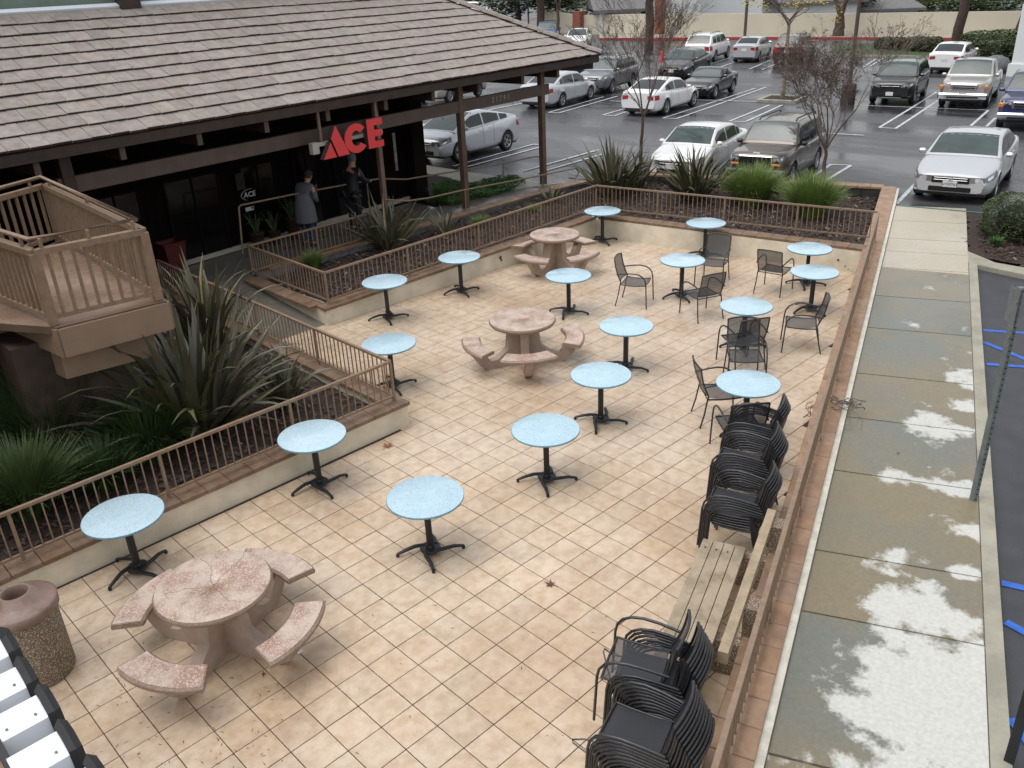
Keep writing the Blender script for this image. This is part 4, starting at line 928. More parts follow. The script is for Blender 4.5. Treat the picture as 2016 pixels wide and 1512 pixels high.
# ================================================================ CHAIRS
def make_chair():
    t_ = thing('mesh_chair', '-', 'chair')
    q = MB(); n_ = 8; vs = []
    for i in range(n_ + 1):
        x = .235 - .44 * i / n_; zz = .43 - .018 * math.sin(PI * (i / n_)) + (.012 if i > n_ - 2 else 0) - (.012 if i == 0 else 0)
        for j in range(7):
            y = -.225 + .45 * j / 6; vs.append((x, y, zz - .012 * (1 - (2 * j / 6 - 1) ** 2)))
    q.add(vs, [[i * 7 + j, (i + 1) * 7 + j, (i + 1) * 7 + j + 1, i * 7 + j + 1] for i in range(n_) for j in range(6)], True); q.build('seat', M_mesh, t_)
    q = MB(); vs = []
    def bp_(s, y):                                          # backrest surface, s from 0 to 1
        zz = .46 + .41 * s; x = -.215 - .12 * s - .02 * math.sin(PI * s) - .035 * (1 - (y / .225) ** 2); return (x, y, zz + .022 * s * (1 - (y / .225) ** 2))
    for i in range(9):
        for j in range(9): vs.append(bp_(i / 8, -.222 + .444 * j / 8))
    q.add(vs, [[i * 9 + j, i * 9 + j + 1, (i + 1) * 9 + j + 1, (i + 1) * 9 + j] for i in range(8) for j in range(8)], True); q.build('backrest', M_mesh, t_)
    q = MB()
    for sy in (-1, 1):
        q.tube([(-.31, sy * .255, 0), (-.26, sy * .245, .2), (-.225, sy * .236, .42)] + [bp_(k / 6, sy * .232) for k in range(7)], .0115, 6)
    q.tube([bp_(1, -.232 + .464 * k / 10) for k in range(11)], .0125, 6); q.tube([bp_(.02, -.232 + .464 * k / 8) for k in range(9)], .009, 6); q.build('back_frame', M_chairm, t_)
    q = MB()
    for sy in (-1, 1): q.tube([(-.225, sy * .236, .42), (-.05, sy * .236, .41), (.12, sy * .236, .415), (.235, sy * .236, .428)], .011, 6)
    q.tube([(.235, -.236, .428), (.245, 0, .415), (.235, .236, .428)], .011, 6); q.tube([(-.22, -.236, .415), (-.22, .236, .415)], .009, 6); q.build('seat_frame', M_chairm, t_)
    for sy in (-1, 1):
        q = MB(); q.tube([(.285, sy * .275, 0), (.272, sy * .272, .25), (.262, sy * .268, .46), (.245, sy * .268, .54), (.20, sy * .268, .60), (.13, sy * .268, .64), (.03, sy * .268, .655), (-.10, sy * .264, .645), (-.22, sy * .256, .625), (-.29, sy * .25, .61)], [.0115] * 4 + [.0125] * 6, 8); q.build('arm', M_chairm, t_)
    return t_
ch = make_chair(); index_kids(); first = [True]
def chair(loc, ang, lab, group, tilt=0):
    o = ch if first[0] else copy_tree(ch); first[0] = False
    o.location = loc; o.rotation_euler = (0, tilt, ang); tag(o, lab, 'chair', group); return o
def chair_legs(f1, f2, r1, r2, lab):
    f1, f2, r1, r2 = (B(*p) for p in (f1, f2, r1, r2)); d = (f1 + f2 - r1 - r2) / 2; c = (f1 + f2 + r1 + r2) / 4
    chair((c.x, c.y, 0), math.atan2(d.y, d.x), lab, 'loose mesh chairs on the patio')
chair_legs((1276, 610), (1287, 589), (1213, 602), (1224, 585), 'mesh armchair seen from its side, standing left of the blue table and facing right')
chair_legs((1336, 616), (1389, 605), (1376, 637), (1422, 628), 'mesh armchair with its back to the camera, near side of the three chair table')
chair_legs((1366, 557), (1425, 571), (1381, 542), (1437, 556), 'mesh armchair facing the camera between two far blue tables')
chair_legs((1503, 557), (1561, 572), (1486, 577), (1535, 585), 'mesh armchair with its back to the camera, left of the rightmost far tables')
chair_legs((1534, 694), (1534, 668), (1614, 696), (1613, 675), 'mesh armchair seen from its side at right, facing left towards the patio')
def chair_at(px, py, deg, lab): q = B(px, py, .42); chair((q.x, q.y, 0), math.radians(deg), lab, 'loose mesh chairs on the patio')
chair_at(1467, 700, -140, 'mesh armchair on the far side of the pale blue table before the stacks')
chair_at(1462, 668, 60, 'mesh armchair turned away, close behind another chair on the near side of a blue table')
chair_at(1417, 770, -42, 'mesh armchair left of the pale blue table, facing right')
chair_at(1456, 835, 50, 'mesh armchair with its back to the camera, just in front of the chair stacks')
WA = math.atan(.3785) + PI / 2
def stack(px, py, n, lab, dang=0, extra=0, dz=.031, bk=.017):
    z = .42 + (n - 1) * dz; q = B(px, py, z); ang = WA + math.radians(dang); f = V((math.cos(ang), math.sin(ang), 0)); base = V((q.x, q.y, 0)) - f * bk * (n - 1)
    for k in range(n):
        e = extra if k == n - 1 else 0
        chair(base + f * bk * k + V((random.uniform(-.003, .003), random.uniform(-.003, .003), dz * k + e)) + f * e * .9, ang + random.uniform(-.012, .012), lab % ('topmost' if k == n - 1 else 'bottom' if k == 0 else ('', 'second', 'third', 'fourth', 'fifth', 'sixth', 'seventh', 'eighth', 'ninth')[n - 1 - k] + ' from top'), 'stacked black mesh chairs')
stack(1475, 848, 5, '%s black mesh chair in the farthest and lowest stack by the railing')
stack(1456, 908, 8, '%s black mesh chair in the tall second stack, beyond the bench')
stack(1443, 990, 6, '%s black mesh chair in the stack touching the far bench end')
stack(1272, 1325, 8, '%s black mesh chair in the stack over the near bench end', 3, .07)
stack(1252, 1450, 10, '%s black mesh chair in the nearest stack at the bottom edge', -2)

# ================================================================ CONCRETE BENCH
bn = thing('concrete_bench', 'long weathered concrete bench with three plank grooves beside the railing', 'bench')
bd_ = wd; bs = wnrm; bA = B(1385, 1060, .43); bB = bA - bd_ * 2.05
def bpt(t, s, z): return bA - bd_ * t + bs * (-s) + V((0, 0, z - .43))
q = MB()
for k in range(4): 
    s0 = .0 + k * .108; w_ = .10
    qq = MB(); qq.bar(bpt(0, s0 + w_ / 2, .40), bpt(2.05, s0 + w_ / 2, .40), w_, .06); qq.build('seat_plank', M_benchc, bn)
qq = MB(); qq.bar(bpt(.02, .215, .372), bpt(2.03, .215, .372), .40, .03); qq.build('seat_slab', MT.get('groove') or mat('groove', (.16, .12, .08), .8), bn)
for t in (.14, 1.9):
    for s in (.05, .16, .27): 
        qq = MB(); qq.lathe([(.009, .0), (.009, .006), (0, .006)], 8, c=bpt(t, s, .43)); qq.build('bolt', M_black, bn)
b0_, b1_ = B(1519, 1012, .78), B(1424, 1290, .78); b1_ = b0_ + (b1_ - b0_).normalized() * 2.12
qq = MB(); qq.bar(b0_, b1_, .08, .115); qq.build('backrest_rail', M_benchb, bn)
for t in (.16, 1.42):
    qq = MB(); c0 = b0_ - bd_ * t - bs * .05
    for (z0, z1, w_, l_) in ((0, .80, .15, .17), (0, .36, .55, .12)):
        cx = c0 + (bs * (w_ / 2 - .125)) ; qq.prism([(cx + bd_ * a * l_ / 2 + bs * b * w_ / 2)[:2] for a, b in ((-1, -1), (1, -1), (1, 1), (-1, 1))], z0, z1)
    qq.build('support', M_pebble, bn)
# ================================================================ LITTER BIN
cp = B(72, 1318); cp = V((-3.12, 2.52, 0))
cn = thing('litter_bin', 'pebble finished round litter bin with brown domed lid at lower left', 'bin', cp)
q = MB(); q.lathe([(.27, 0), (.285, .03), (.285, .70), (.27, .74)], 40); q.build('bin_body', M_pebble, cn)
q = MB(); q.lathe([(.29, .715), (.315, .72), (.318, .80), (.30, .815), (.25, .825), (.19, .86), (.135, .915), (.118, .925), (.108, .915), (.105, .80), (.10, .60)], 40); q.build('lid', M_lid, cn)
q = MB(); q.lathe([(.0, .62), (.103, .62)], 24); q.build('opening', M_dark, cn)

# ================================================================ WHITE LETTERS OF THE SIGN BELOW THE CAMERA
ls = thing('channel_letter_sign', 'row of white letters with black edges seen from behind at lower left', 'sign')
q = MB(); q.box((-4.16, -1.0, 2.80), (.5, 5, .3)); q.build('backing_board', M_tan, ls); q = MB(); q.box((-3.895, -1.0, 2.86), (.03, 5, .3)); q.build('gap_strip', M_trim, ls)  # black strip stands in for the dark gap between board and letters
def wletter(px, py, wpx=0):
    q0 = B(px, py, 3.0)                                     # front upper corner of the letter
    t_ = MB(); x1 = q0.x; L = .19; 
    t_.add([(x1 - L, q0.y, 3.0), (x1, q0.y, 3.0), (x1, q0.y + .13, 3.03), (x1 - L, q0.y + .13, 3.03), (x1 - L, q0.y - .03, 2.72), (x1, q0.y - .03, 2.72), (x1, q0.y + .13, 2.72), (x1 - L, q0.y + .13, 2.72)], [[0, 1, 2, 3], [4, 5, 1, 0], [5, 6, 2, 1], [6, 7, 3, 2], [7, 4, 0, 3]])
    o = t_.build('letter_can', M_acr, ls)
    t_ = MB(); t_.tube([(x1 + .02, q0.y - .05, 2.70), (x1 + .02, q0.y - .03, 2.9), (x1 + .02, q0.y, 3.015), (x1 + .02, q0.y + .07, 3.045), (x1 + .02, q0.y + .145, 3.04), (x1 + .02, q0.y + .15, 2.9), (x1 + .02, q0.y + .15, 2.7)], .026, 4); t_.build('trim', M_trim, o)
    for dx in (.04, .15): t_ = MB(); t_.lathe([(.006, 0), (.006, .004), (0, .004)], 6, c=(x1 - dx, q0.y + .04, 3.012)); t_.build('screw', M_grey, o)
for px, py in ((20, 1290), (55, 1352), (98, 1410), (140, 1485), (200, 1560)): wletter(px, py)

# ================================================================ SIGN POSTS, CABLES, LEAVES
def perforated(loc, h, lab, sc=1, lean=(0, 0)):
    t_ = thing('sign_post', lab, 'post', loc); a = V((0, 0, 0)); b = V((lean[0], lean[1], h)); q = MB(); q.bar(a, b, .055 * sc, .055 * sc, up=(.4, .9, 0)); q.build('post', M_grey, t_)
    q = MB(); fd = V((-.62, -.66, 0)).normalized(); nh = int(h / .06)
    for i in range(nh):
        p_ = a.lerp(b, (i + .5) / nh) + V((-.024, -.0295, 0)) * sc; q.lathe([(.008, 0), (0, .0)], 6, M=Matrix.Translation(p_) @ V((-1, 0, 0)).rotation_difference(V((0, 0, 1))).to_matrix().to_4x4().inverted())
    q.build('hole_row', M_dark, t_)
    q = MB(); q.box((.04, .035, h * .97 - .14), (.22, .006, .34), rz=.82); q.box((-.03, .0, h - .14), (.09, .012, .012)); q.box((-.03, .0, h - .5), (.09, .012, .012)); q.build('sign_plate', M_grey, t_); return t_
P0_ = B(1916, 984, .42); hh = min([x * .02 for x in range(50, 160)], key=lambda h: abs(proj(P0_ + V((0, 0, h)))[1] - 566)); tp_ = None
perforated(P0_, hh, 'grey perforated metal sign post standing at the kerb of the concrete walk')
q = B(1985, 1500, .42); t_ = thing('signpost', 'black square post at the lower right edge beside the kerb', 'post', (q.x + .02, q.y, .42)); m_ = MB(); m_.box((0, 0, 1.0), (.06, .06, 2.6)); m_.build('post', M_black, t_)
def cable(lab, centre, r, n=7, spread=.2, seed=1, hang=0):
    rr = random.Random(seed); q = MB()
    for k in range(n):
        a0_ = rr.uniform(0, 6.28); pts_ = []; ex, ey = rr.uniform(.6, 1.2), rr.uniform(.5, 1); ro_ = rr.uniform(0, 3); dx, dy = rr.uniform(-spread, spread) * .3, rr.uniform(-spread, spread) * .3
        for i in range(19):
            a = a0_ + i * .33; x, y = ex * r * math.cos(a), ey * r * math.sin(a); pts_.append(V(centre) + V((x * math.cos(ro_) - y * math.sin(ro_) + dx, x * math.sin(ro_) + y * math.cos(ro_) + dy, .012 + abs(rr.gauss(0, .03)) + (.25 * math.sin(a) * hang))))
        q.tube(pts_, .0055, 5)
    tag(q.build('cable', M_cable, None), lab, 'cable')
cable('tangled grey cable looped over the brown railing by the far chair stacks', B(1660, 800, .5), .19, 6, .3, 3, .25)
cable('loose grey cable loops on the tiles at the foot of the railing', B(1612, 815, .12), .2, 5, .3, 9, .3)
for k, (pts_, lab) in enumerate(((((1204, 1347), (1188, 1284), (1190, 1277), (1208, 1290), (1232, 1294), (1262, 1300)), 'thin security cable looped from the second nearest chair stack'), (((1160, 1486), (1128, 1462), (1126, 1456), (1150, 1455), (1190, 1466), (1210, 1475)), 'thin security cable looped from the nearest chair stack'))):
    q = MB(); q.tube([B(a, b, .55) for a, b in pts_], .007, 6); tag(q.build('cable', M_cable), lab, 'cable')
def leaf(px, py, s, m, lab, ang=0, z=0):
    q = MB(); pts_ = []
    for k, r in enumerate((1, .35, .85, .3, .65, .2, .25, .2, .65, .3, .85, .35)):
        a = k * PI / 6 + ang; pts_.append(V((r * s * math.cos(a), r * s * math.sin(a), .012 + .012 * (r > .6))))
    q.add([V((0, 0, .006))] + pts_, [[0, i + 1, (i + 1) % 12 + 1] for i in range(12)]); q.tube([(0, 0, .008), (-s * .9 * math.cos(ang), -s * .9 * math.sin(ang), .01)], .003, 4)
    tag(q.build('fallen_leaf', m, loc=B(px, py, z)), lab, 'leaf')
leaf(1085, 1152, .085, mat('red_brown_leaf', (.16, .05, .035), .6, var=.5, nscale=40), 'dark red maple leaf lying on the tiles in the middle of the patio', 1.9)
leaf(762, 880, .12, M_mleaf, 'orange brown maple leaf on the tiles by the left planter wall', .3)
leaf(1768, 893, .03, M_mleaf, 'small orange leaf on the brown stained slab of the walk', 1, .42)
leaf(519, 1329, .035, M_redleaf, 'small dark leaf on the tiles under the nearest stone table', 1)
leaf(1665, 738, .04, M_redleaf, 'small curled twig of leaf near the railing beyond the stacks', 1)
q = MB(); rr = random.Random(4)
for k in range(120):
    px, py = rr.uniform(180, 1300), rr.uniform(1180, 1512)
    if k % 3: px, py = rr.uniform(180, 560), rr.uniform(1330, 1512)
    p_ = B(px, py, .003); a = rr.uniform(0, 6.3); L = rr.uniform(.008, .03); q.add([p_ + V((math.cos(a) * L, math.sin(a) * L, 0)), p_ + V((-math.sin(a) * .003, math.cos(a) * .003, 0)), p_ - V((math.cos(a) * L, math.sin(a) * L, 0)), p_ + V((math.sin(a) * .003, -math.cos(a) * .003, .002))], [[0, 1, 2, 3]])
tag(q.build('leaf_litter', M_redleaf, kind='stuff'), 'tiny dry leaf bits scattered over the near tiles', 'leaf litter')
q = MB(); q.box((0, 0, .004), (.055, .035, .002)); tag(q.build('paper_scrap', M_white, loc=B(591, 1284)), 'small white scrap of paper on the tiles beside the nearest stone bench', 'paper')
# ================================================================ RIGHT BED, SHRUBS
P_right = [(13.5, .5), (13.0, -.2), (13.0, -7), (16.9, -7), (16.85, 1.35), (13.7, .45)]
P_right = [(13.2, .2), (13.5, .5), (16.25, 1.5), (16.3, -7), (12.75, -7)]
q = MB(); soil(q, P_right, .40); q.build('right_bed_soil', M_mulch, kind='structure')
tag(chips('mulch_chips', [(13.75, .35), (16.15, 1.25), (16.2, -4), (13.2, -4), (13.3, -.1)], .42, 2000), 'reddish bark mulch in the bed beside the concrete walk at right', 'mulch')

# ---------------------------------------------------------------- plants
def strap(L, w, bend, fold=.25, n=7, tip=.55):
    q = MB(); vs = []; z = 0; x = 0; a = 0
    for i in range(n + 1):
        t = i / n; ww = w * (.55 + .45 * min(1, t * 3)) * (1 if t < tip else max(.03, 1 - ((t - tip) / (1 - tip)) ** 1.4))
        vs += [(x, -ww / 2, z + fold * ww), (x, 0, z), (x, ww / 2, z + fold * ww)]
        a = bend * t ** 1.6 * 1.9; x += math.sin(a) * L / n; z += math.cos(a) * L / n
    q.add(vs, [f for i in range(n) for f in ([3 * i, 3 * i + 1, 3 * i + 4, 3 * i + 3], [3 * i + 1, 3 * i + 2, 3 * i + 5, 3 * i + 4])], True); return q
FLX = [[strap(1.0, .05 + .012 * (k % 3), .12 + .17 * k).mesh('leaf', m_) for k in range(5)] for m_ in (M_flax, M_flaxg)]
M_tip = mat('flax_leaf_pale', (.34, .29, .16), .5, var=.4, nscale=8)
FLP = strap(1.0, .045, .35).mesh('leaf', M_tip)
def flax(loc, H, n, lab, kind=0, seed=0, spread=.85, wide=1.):
    t_ = thing('flax_plant', lab, 'plant', loc, group='flax plants with sword shaped leaves'); rr = random.Random(seed)
    for i in range(n):
        u = rr.random(); k = min(4, int(rr.random() ** 1.3 * 5)); lean = u ** .8 * spread
        a = rr.uniform(0, 6.283); L = H * rr.uniform(.72, 1.08) * (1 - .12 * lean); r0 = rr.uniform(0, .14) * H
        M_ = Matrix.Translation((r0 * math.cos(a), r0 * math.sin(a), -.03)) @ Matrix.Rotation(a + rr.uniform(-.4, .4), 4, 'Z') @ Matrix.Rotation(lean * .75, 4, 'Y') @ Matrix.Rotation(rr.uniform(-1, 1), 4, 'Z')
        M_ = M_ @ Matrix.Diagonal((L, H ** .35 * 1.25 * wide * rr.uniform(.6, 1.1), L, 1))
        ob('leaf', FLP if rr.random() < .05 else FLX[kind if rr.random() < .75 else 1 - kind][k], t_, mw=M_)
    return t_
def clump(name, loc, R_, H, n, lab, m=None, seed=0, w=.011, group='ornamental grass clumps', droop=1.):
    rr = random.Random(seed); t_ = thing(name, lab, 'plant', loc, group=group); q = MB()
    for i in range(n):
        a = rr.uniform(0, 6.283); lean = rr.random() ** .6 * .95; L = H * rr.uniform(.75, 1.1); r0 = rr.uniform(0, .22) * R_; dx, dy = math.cos(a), math.sin(a); sx, sy = -dy * w / 2, dx * w / 2
        b = rr.uniform(.3, 1.0) * droop; pts_ = []; x = r0; z = 0; an = lean * .6; nn_ = 5
        for k in range(nn_ + 1):
            t = k / nn_; pts_.append((x, z, w * (1 if t < .5 else 1.02 - (t - .5) * 1.8))); an2 = an + lean * b * t ** 1.4 * 1.6; x += math.sin(an2) * L / nn_ * (R_ / H) ** .3; z += math.cos(an2) * L / nn_
        vs = []
        tw = rr.uniform(-.6, .6)
        for (xx, zz, ww) in pts_: s_ = ww / w; vs += [(xx * dx + sx * s_, xx * dy + sy * s_, zz), (xx * dx - sx * s_, xx * dy - sy * s_, zz + tw * ww)]
        q.add(vs, [[2 * k, 2 * k + 1, 2 * k + 3, 2 * k + 2] for k in range(nn_)])
    q.build('blades', m or M_grass, t_, kind='stuff'); return t_
def leafmass(q, c, rad, n, size, rr, fill=.55, flat=1., nz=2.2):
    for i in range(n):
        while True:
            v = V((rr.uniform(-1, 1), rr.uniform(-1, 1), rr.uniform(-1, 1))); l = v.length
            if l < 1 and l > fill * rr.random(): break
        k = 1 + .28 * noise.noise(V((v.x * nz + c[0], v.y * nz + c[1], v.z * nz + c[2])))
        p_ = V(c) + V((v.x * rad[0], v.y * rad[1], v.z * rad[2])) * k
        if noise.noise(p_ * (1.1 / max(.2, max(rad) * .4))) < -.28: continue
        s_ = size * rr.uniform(.6, 1.3); M_ = Matrix.Translation(p_) @ Matrix.Rotation(rr.uniform(0, 6.3), 4, 'Z') @ Matrix.Rotation(rr.uniform(-1.2, 1.2), 4, 'X')
        q.add([M_ @ V(a) for a in ((-s_, 0, 0), (0, -s_ * .5, s_ * .1), (s_, 0, 0), (0, s_ * .5, s_ * .1))], [[0, 1, 2, 3]])
def shrub(name, loc, rad, n, size, lab, m=None, group='clipped hedge shrubs', box_=False, seed=0):
    rr = random.Random(seed); t_ = thing(name, lab, 'shrub', loc, group=group); q = MB(); c = (0, 0, rad[2] * .9)
    if box_:
        for i in range(n):
            f = rr.random(); v = [rr.uniform(-1, 1) for _ in range(3)]; ax = rr.randrange(3); v[ax] = math.copysign(rr.uniform(.78, 1.03), v[ax])
            m4 = sum(abs(a) ** 4 for a in v) ** .25; v = [a / max(1, m4) for a in v]
            p_ = V((v[0] * rad[0], v[1] * rad[1], rad[2] * (.95 + v[2] * .95))); p_ *= 1 + .05 * noise.noise(p_ * 4); s_ = size * rr.uniform(.6, 1.2)
            M_ = Matrix.Translation(p_) @ Matrix.Rotation(rr.uniform(0, 6.3), 4, 'Z') @ Matrix.Rotation(rr.uniform(-1.2, 1.2), 4, 'X'); q.add([M_ @ V(a) for a in ((-s_, 0, 0), (0, -s_ * .5, 0), (s_, 0, 0), (0, s_ * .5, 0))], [[0, 1, 2, 3]])
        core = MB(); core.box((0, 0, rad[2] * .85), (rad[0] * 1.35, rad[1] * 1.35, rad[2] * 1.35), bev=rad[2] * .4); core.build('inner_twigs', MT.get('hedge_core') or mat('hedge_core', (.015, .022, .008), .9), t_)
    else: leafmass(q, c, rad, n, size, rr)
    q.build('foliage', m or M_hedge, t_, kind='stuff'); return t_
zb = .22
p = B(395, 850, zb); flax((p.x, p.y, zb), 2.1, 150, 'tallest flax plant with grey green blades beside the stair landing', 1, 1, 1.2)
p = B(430, 690, zb); flax((p.x - .1, p.y + .1, zb), 1.75, 70, 'upright flax plant behind the tallest one, next to the landing', 0, 2, .65)
p = B(560, 800, zb); flax((p.x, p.y, zb), 1.0, 44, 'smaller green flax plant in the tip of the left planter', 0, 3, .8)
p = B(765, 490, zb); flax((p.x, p.y, zb), 1.35, 80, 'grey leaved flax plant behind the railing near the shop walkway', 1, 4, 1.2)
p = B(880, 468, zb); flax((p.x, p.y, zb), .8, 16, 'sparse young flax plant beside the slate wall', 1, 5, .8)
p = B(1085, 400, .3); flax((p.x, p.y, .25), .75, 16, 'sparse dark flax plant near the brown post at the slate wall corner', 0, 6, .9)
p = B(1205, 385, .3); flax((p.x, p.y, .25), 1.75, 110, 'large green flax plant behind the far left corner of the railing', 0, 7, 1.1)
p = B(1265, 375, .3); flax((p.x, p.y + .2, .25), 1.2, 50, 'flax plant between the two large ones, in front of the white car', 0, 17, .9)
p = B(1368, 392, .3); flax((p.x, p.y, .25), 1.6, 105, 'large dark green flax plant behind the middle of the far railing', 0, 8, 1.1)
p = B(1480, 400, .3); clump('grass_clump', (p.x, p.y, .2), 1.25, 1.05, 2300, 'wide bright green grass clump in front of the brown car', seed=11, w=.014)
p = B(1595, 425, .3); clump('grass_clump', (p.x, p.y, .2), .95, 1.1, 2000, 'upright bright green grass clump behind the railing near its right end', seed=12, w=.014)
p = B(620, 525, .25); clump('grass_clump', (p.x, p.y, .2), .4, .42, 420, 'small green grass tuft near the railing corner of the upper left planter', seed=13)
p = B(660, 520, .25)
p = B(945, 445, .25); clump('grass_clump', (p.x, p.y, .2), .42, .34, 240, 'low grass tuft behind the upper left railing by the slate wall', seed=14)
p = B(1050, 420, .25); clump('grass_clump', (p.x, p.y, .2), .35, .32, 200, 'small grass tuft behind the upper left railing near its far end', seed=15)
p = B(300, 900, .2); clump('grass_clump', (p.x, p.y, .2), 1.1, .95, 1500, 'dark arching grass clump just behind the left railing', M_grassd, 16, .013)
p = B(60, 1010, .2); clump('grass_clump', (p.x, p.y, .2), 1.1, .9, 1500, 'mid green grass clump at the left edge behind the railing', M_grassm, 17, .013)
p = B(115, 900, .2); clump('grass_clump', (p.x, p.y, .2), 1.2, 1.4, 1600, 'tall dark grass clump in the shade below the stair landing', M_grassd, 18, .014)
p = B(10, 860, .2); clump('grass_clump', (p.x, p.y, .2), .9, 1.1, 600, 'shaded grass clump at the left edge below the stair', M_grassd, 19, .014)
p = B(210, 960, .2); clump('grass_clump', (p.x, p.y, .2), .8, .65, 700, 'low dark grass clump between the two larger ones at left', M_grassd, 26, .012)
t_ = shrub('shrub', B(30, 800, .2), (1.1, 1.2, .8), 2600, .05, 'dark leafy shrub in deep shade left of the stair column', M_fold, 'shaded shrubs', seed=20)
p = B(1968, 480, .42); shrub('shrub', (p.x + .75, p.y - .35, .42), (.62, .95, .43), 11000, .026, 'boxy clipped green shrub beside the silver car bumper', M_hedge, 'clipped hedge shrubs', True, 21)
p = B(1960, 482, .42); clump('grass_clump', (p.x, p.y, .40), .3, .2, 150, 'small bright lily tuft in the mulch beside the walk', M_gcov, 22, .016)
p = B(2012, 460, .42); clump('grass_clump', (p.x, p.y, .40), .3, .26, 170, 'bright lily tuft at the right edge below the clipped shrub', M_gcov, 23, .016)
# ground cover bed by the walkway
q = MB(); soil(q, [(9.6, 11.45), (13.3, 11.3), (12.4, 12.6), (12.35, 17), (9.6, 17)], .26, amp=.02); q.build('ground_cover_soil', M_mulch, kind='structure')
q = MB(); rr = random.Random(31)
for k in range(26000):
    x_, y_ = rr.uniform(9.9, 12.9), rr.uniform(11.75, 13.9)
    if x_ + .9 * y_ > 24.15 + .15 * math.sin(y_ * 7) or y_ > 13.2 + .4 * math.sin(x_ * 3) or (y_ < 11.95 and x_ > 12.3): continue
    p_ = V((x_, y_, .27)); hh_ = .14 + .22 * (noise.noise(p_ * 1.8) + .45)
    if hh_ < .03: continue
    p_.z += hh_ * rr.random() ** .4; s_ = rr.uniform(.02, .04); M_ = Matrix.Translation(p_) @ Matrix.Rotation(rr.uniform(0, 6.3), 4, 'Z') @ Matrix.Rotation(rr.uniform(-1.3, 1.3), 4, 'X')
    q.add([M_ @ V(a) for a in ((-s_, 0, 0), (0, -s_ * .4, 0), (s_, 0, 0), (0, s_ * .4, 0))], [[0, 1, 2, 3]])
tag(q.build('ground_cover', M_gcov, kind='stuff'), 'bright green ground cover growing between the walkway handrail and the lot', 'ground cover')
p = BL(-3.15, .9, .3); clump('grass_clump', p, .45, .6, 260, 'leafy tuft at the dark corner column of the shop', M_gcov, 33, .018)
p = BL(-2.5, 1.3, .3); clump('grass_clump', p, .35, .35, 160, 'low leafy tuft at the back of the ground cover', M_gcov, 34, .016)

# ================================================================ TREES
def branch(q, p, d, L, r, lev, rr, tips, maxl, up=.12, spread=.55, kids=(2, 3), segs=4, nt=6, shrink=.72):
    pts_ = [V(p)]; rs = [r]; d = V(d).normalized()
    for i in range(segs):
        d = (d + V((rr.gauss(0, .09), rr.gauss(0, .09), up * .5 + rr.gauss(0, .05)))).normalized(); pts_.append(pts_[-1] + d * L / segs); rs.append(max(.0042, r * (1 - .38 * (i + 1) / segs)))
    q.tube(pts_, rs, max(3, nt - lev), caps=False)
    rs = rs
    if lev >= maxl: tips.append((pts_[-1].lerp(pts_[0], .5), d)); tips.append((pts_[-1], d)); tips.append((pts_[-2], d)); return
    n = rr.randint(*kids)
    for k in range(n + (lev > 0)):
        at = 1. if k < n else rr.uniform(.4, .8); i = min(segs, int(at * segs)); base = pts_[i]
        ax = V((rr.gauss(0, 1), rr.gauss(0, 1), rr.gauss(0, .6))).normalized(); nd = (d + ax * spread * rr.uniform(.6, 1.2)).normalized()
        branch(q, base, nd, L * shrink * rr.uniform(.75, 1.15), rs[i] * .68, lev + 1, rr, tips, maxl, up, spread, kids, max(2, segs - 1), nt, shrink)
def bare_tree(name, base, H, trunk_h, r, lab, seed, levels=5, leafm=None, nleaf=0, leafs=.03, spread=.55, lean=(0, 0), kids=(2, 3), up=.12, group=None, first=None, shrink=.72, bark=None):
    rr = random.Random(seed); t_ = thing(name, lab, 'tree', base, group=group); q = MB(); tips = []
    top = V((lean[0], lean[1], trunk_h)); n = 6
    pts_ = [top * (i / n) + V((rr.gauss(0, .02), rr.gauss(0, .02), 0)) * (i > 0) for i in range(n + 1)]; q.tube(pts_, [r * (1.15 - .4 * i / n) for i in range(n + 1)], 8, caps=False)
    q.build('trunk', bark or M_bark, t_)
    q = MB(); L0 = (H - trunk_h) * .36
    for k in range(first or 4):
        a = k * 6.283 / (first or 4) + rr.uniform(-.4, .4); branch(q, pts_[-1] if k % 2 else pts_[-2].lerp(pts_[-1], .6), (math.cos(a) * spread, math.sin(a) * spread, 1), L0 * rr.uniform(.85, 1.2), r * .5, 1, rr, tips, levels, up, spread, kids, shrink=shrink)
    q.build('branches', M_twig if r < .1 else M_bark, t_)
    if leafm:
        q = MB()
        for k in range(nleaf):
            p_, d = rr.choice(tips); p_ = p_ + V((rr.gauss(0, .04), rr.gauss(0, .04), rr.gauss(0, .04))) * (H / 5); s_ = leafs * rr.uniform(.6, 1.3)
            M_ = Matrix.Translation(p_) @ Matrix.Rotation(rr.uniform(0, 6.3), 4, 'Z') @ Matrix.Rotation(rr.uniform(-1.4, 1.4), 4, 'X'); q.add([M_ @ V(a) for a in ((-s_, 0, 0), (0, -s_ * .55, 0), (s_, 0, 0), (0, s_ * .55, 0))], [[0, 1, 2, 3]])
        q.build('leaves', leafm, t_, kind='stuff')
    return t_
p = B(1262, 315, .3); bare_tree('bare_tree', (p.x, p.y, .15), 4.9, 1.45, .055, 'slim bare tree with dry reddish leaves behind the large flax plants', 41, 6, M_redleaf, 2600, .022, .5, group='young trees with dry leaves')
p = B(1619, 372, .3); bare_tree('bare_tree', (p.x, p.y, .15), 4.0, 1.2, .052, 'slim reddish bare tree rising beside the right grass clump', 44, 6, M_redleaf, 4200, .024, .6, lean=(.06, .05), group='young trees with dry leaves', up=.07, first=5)
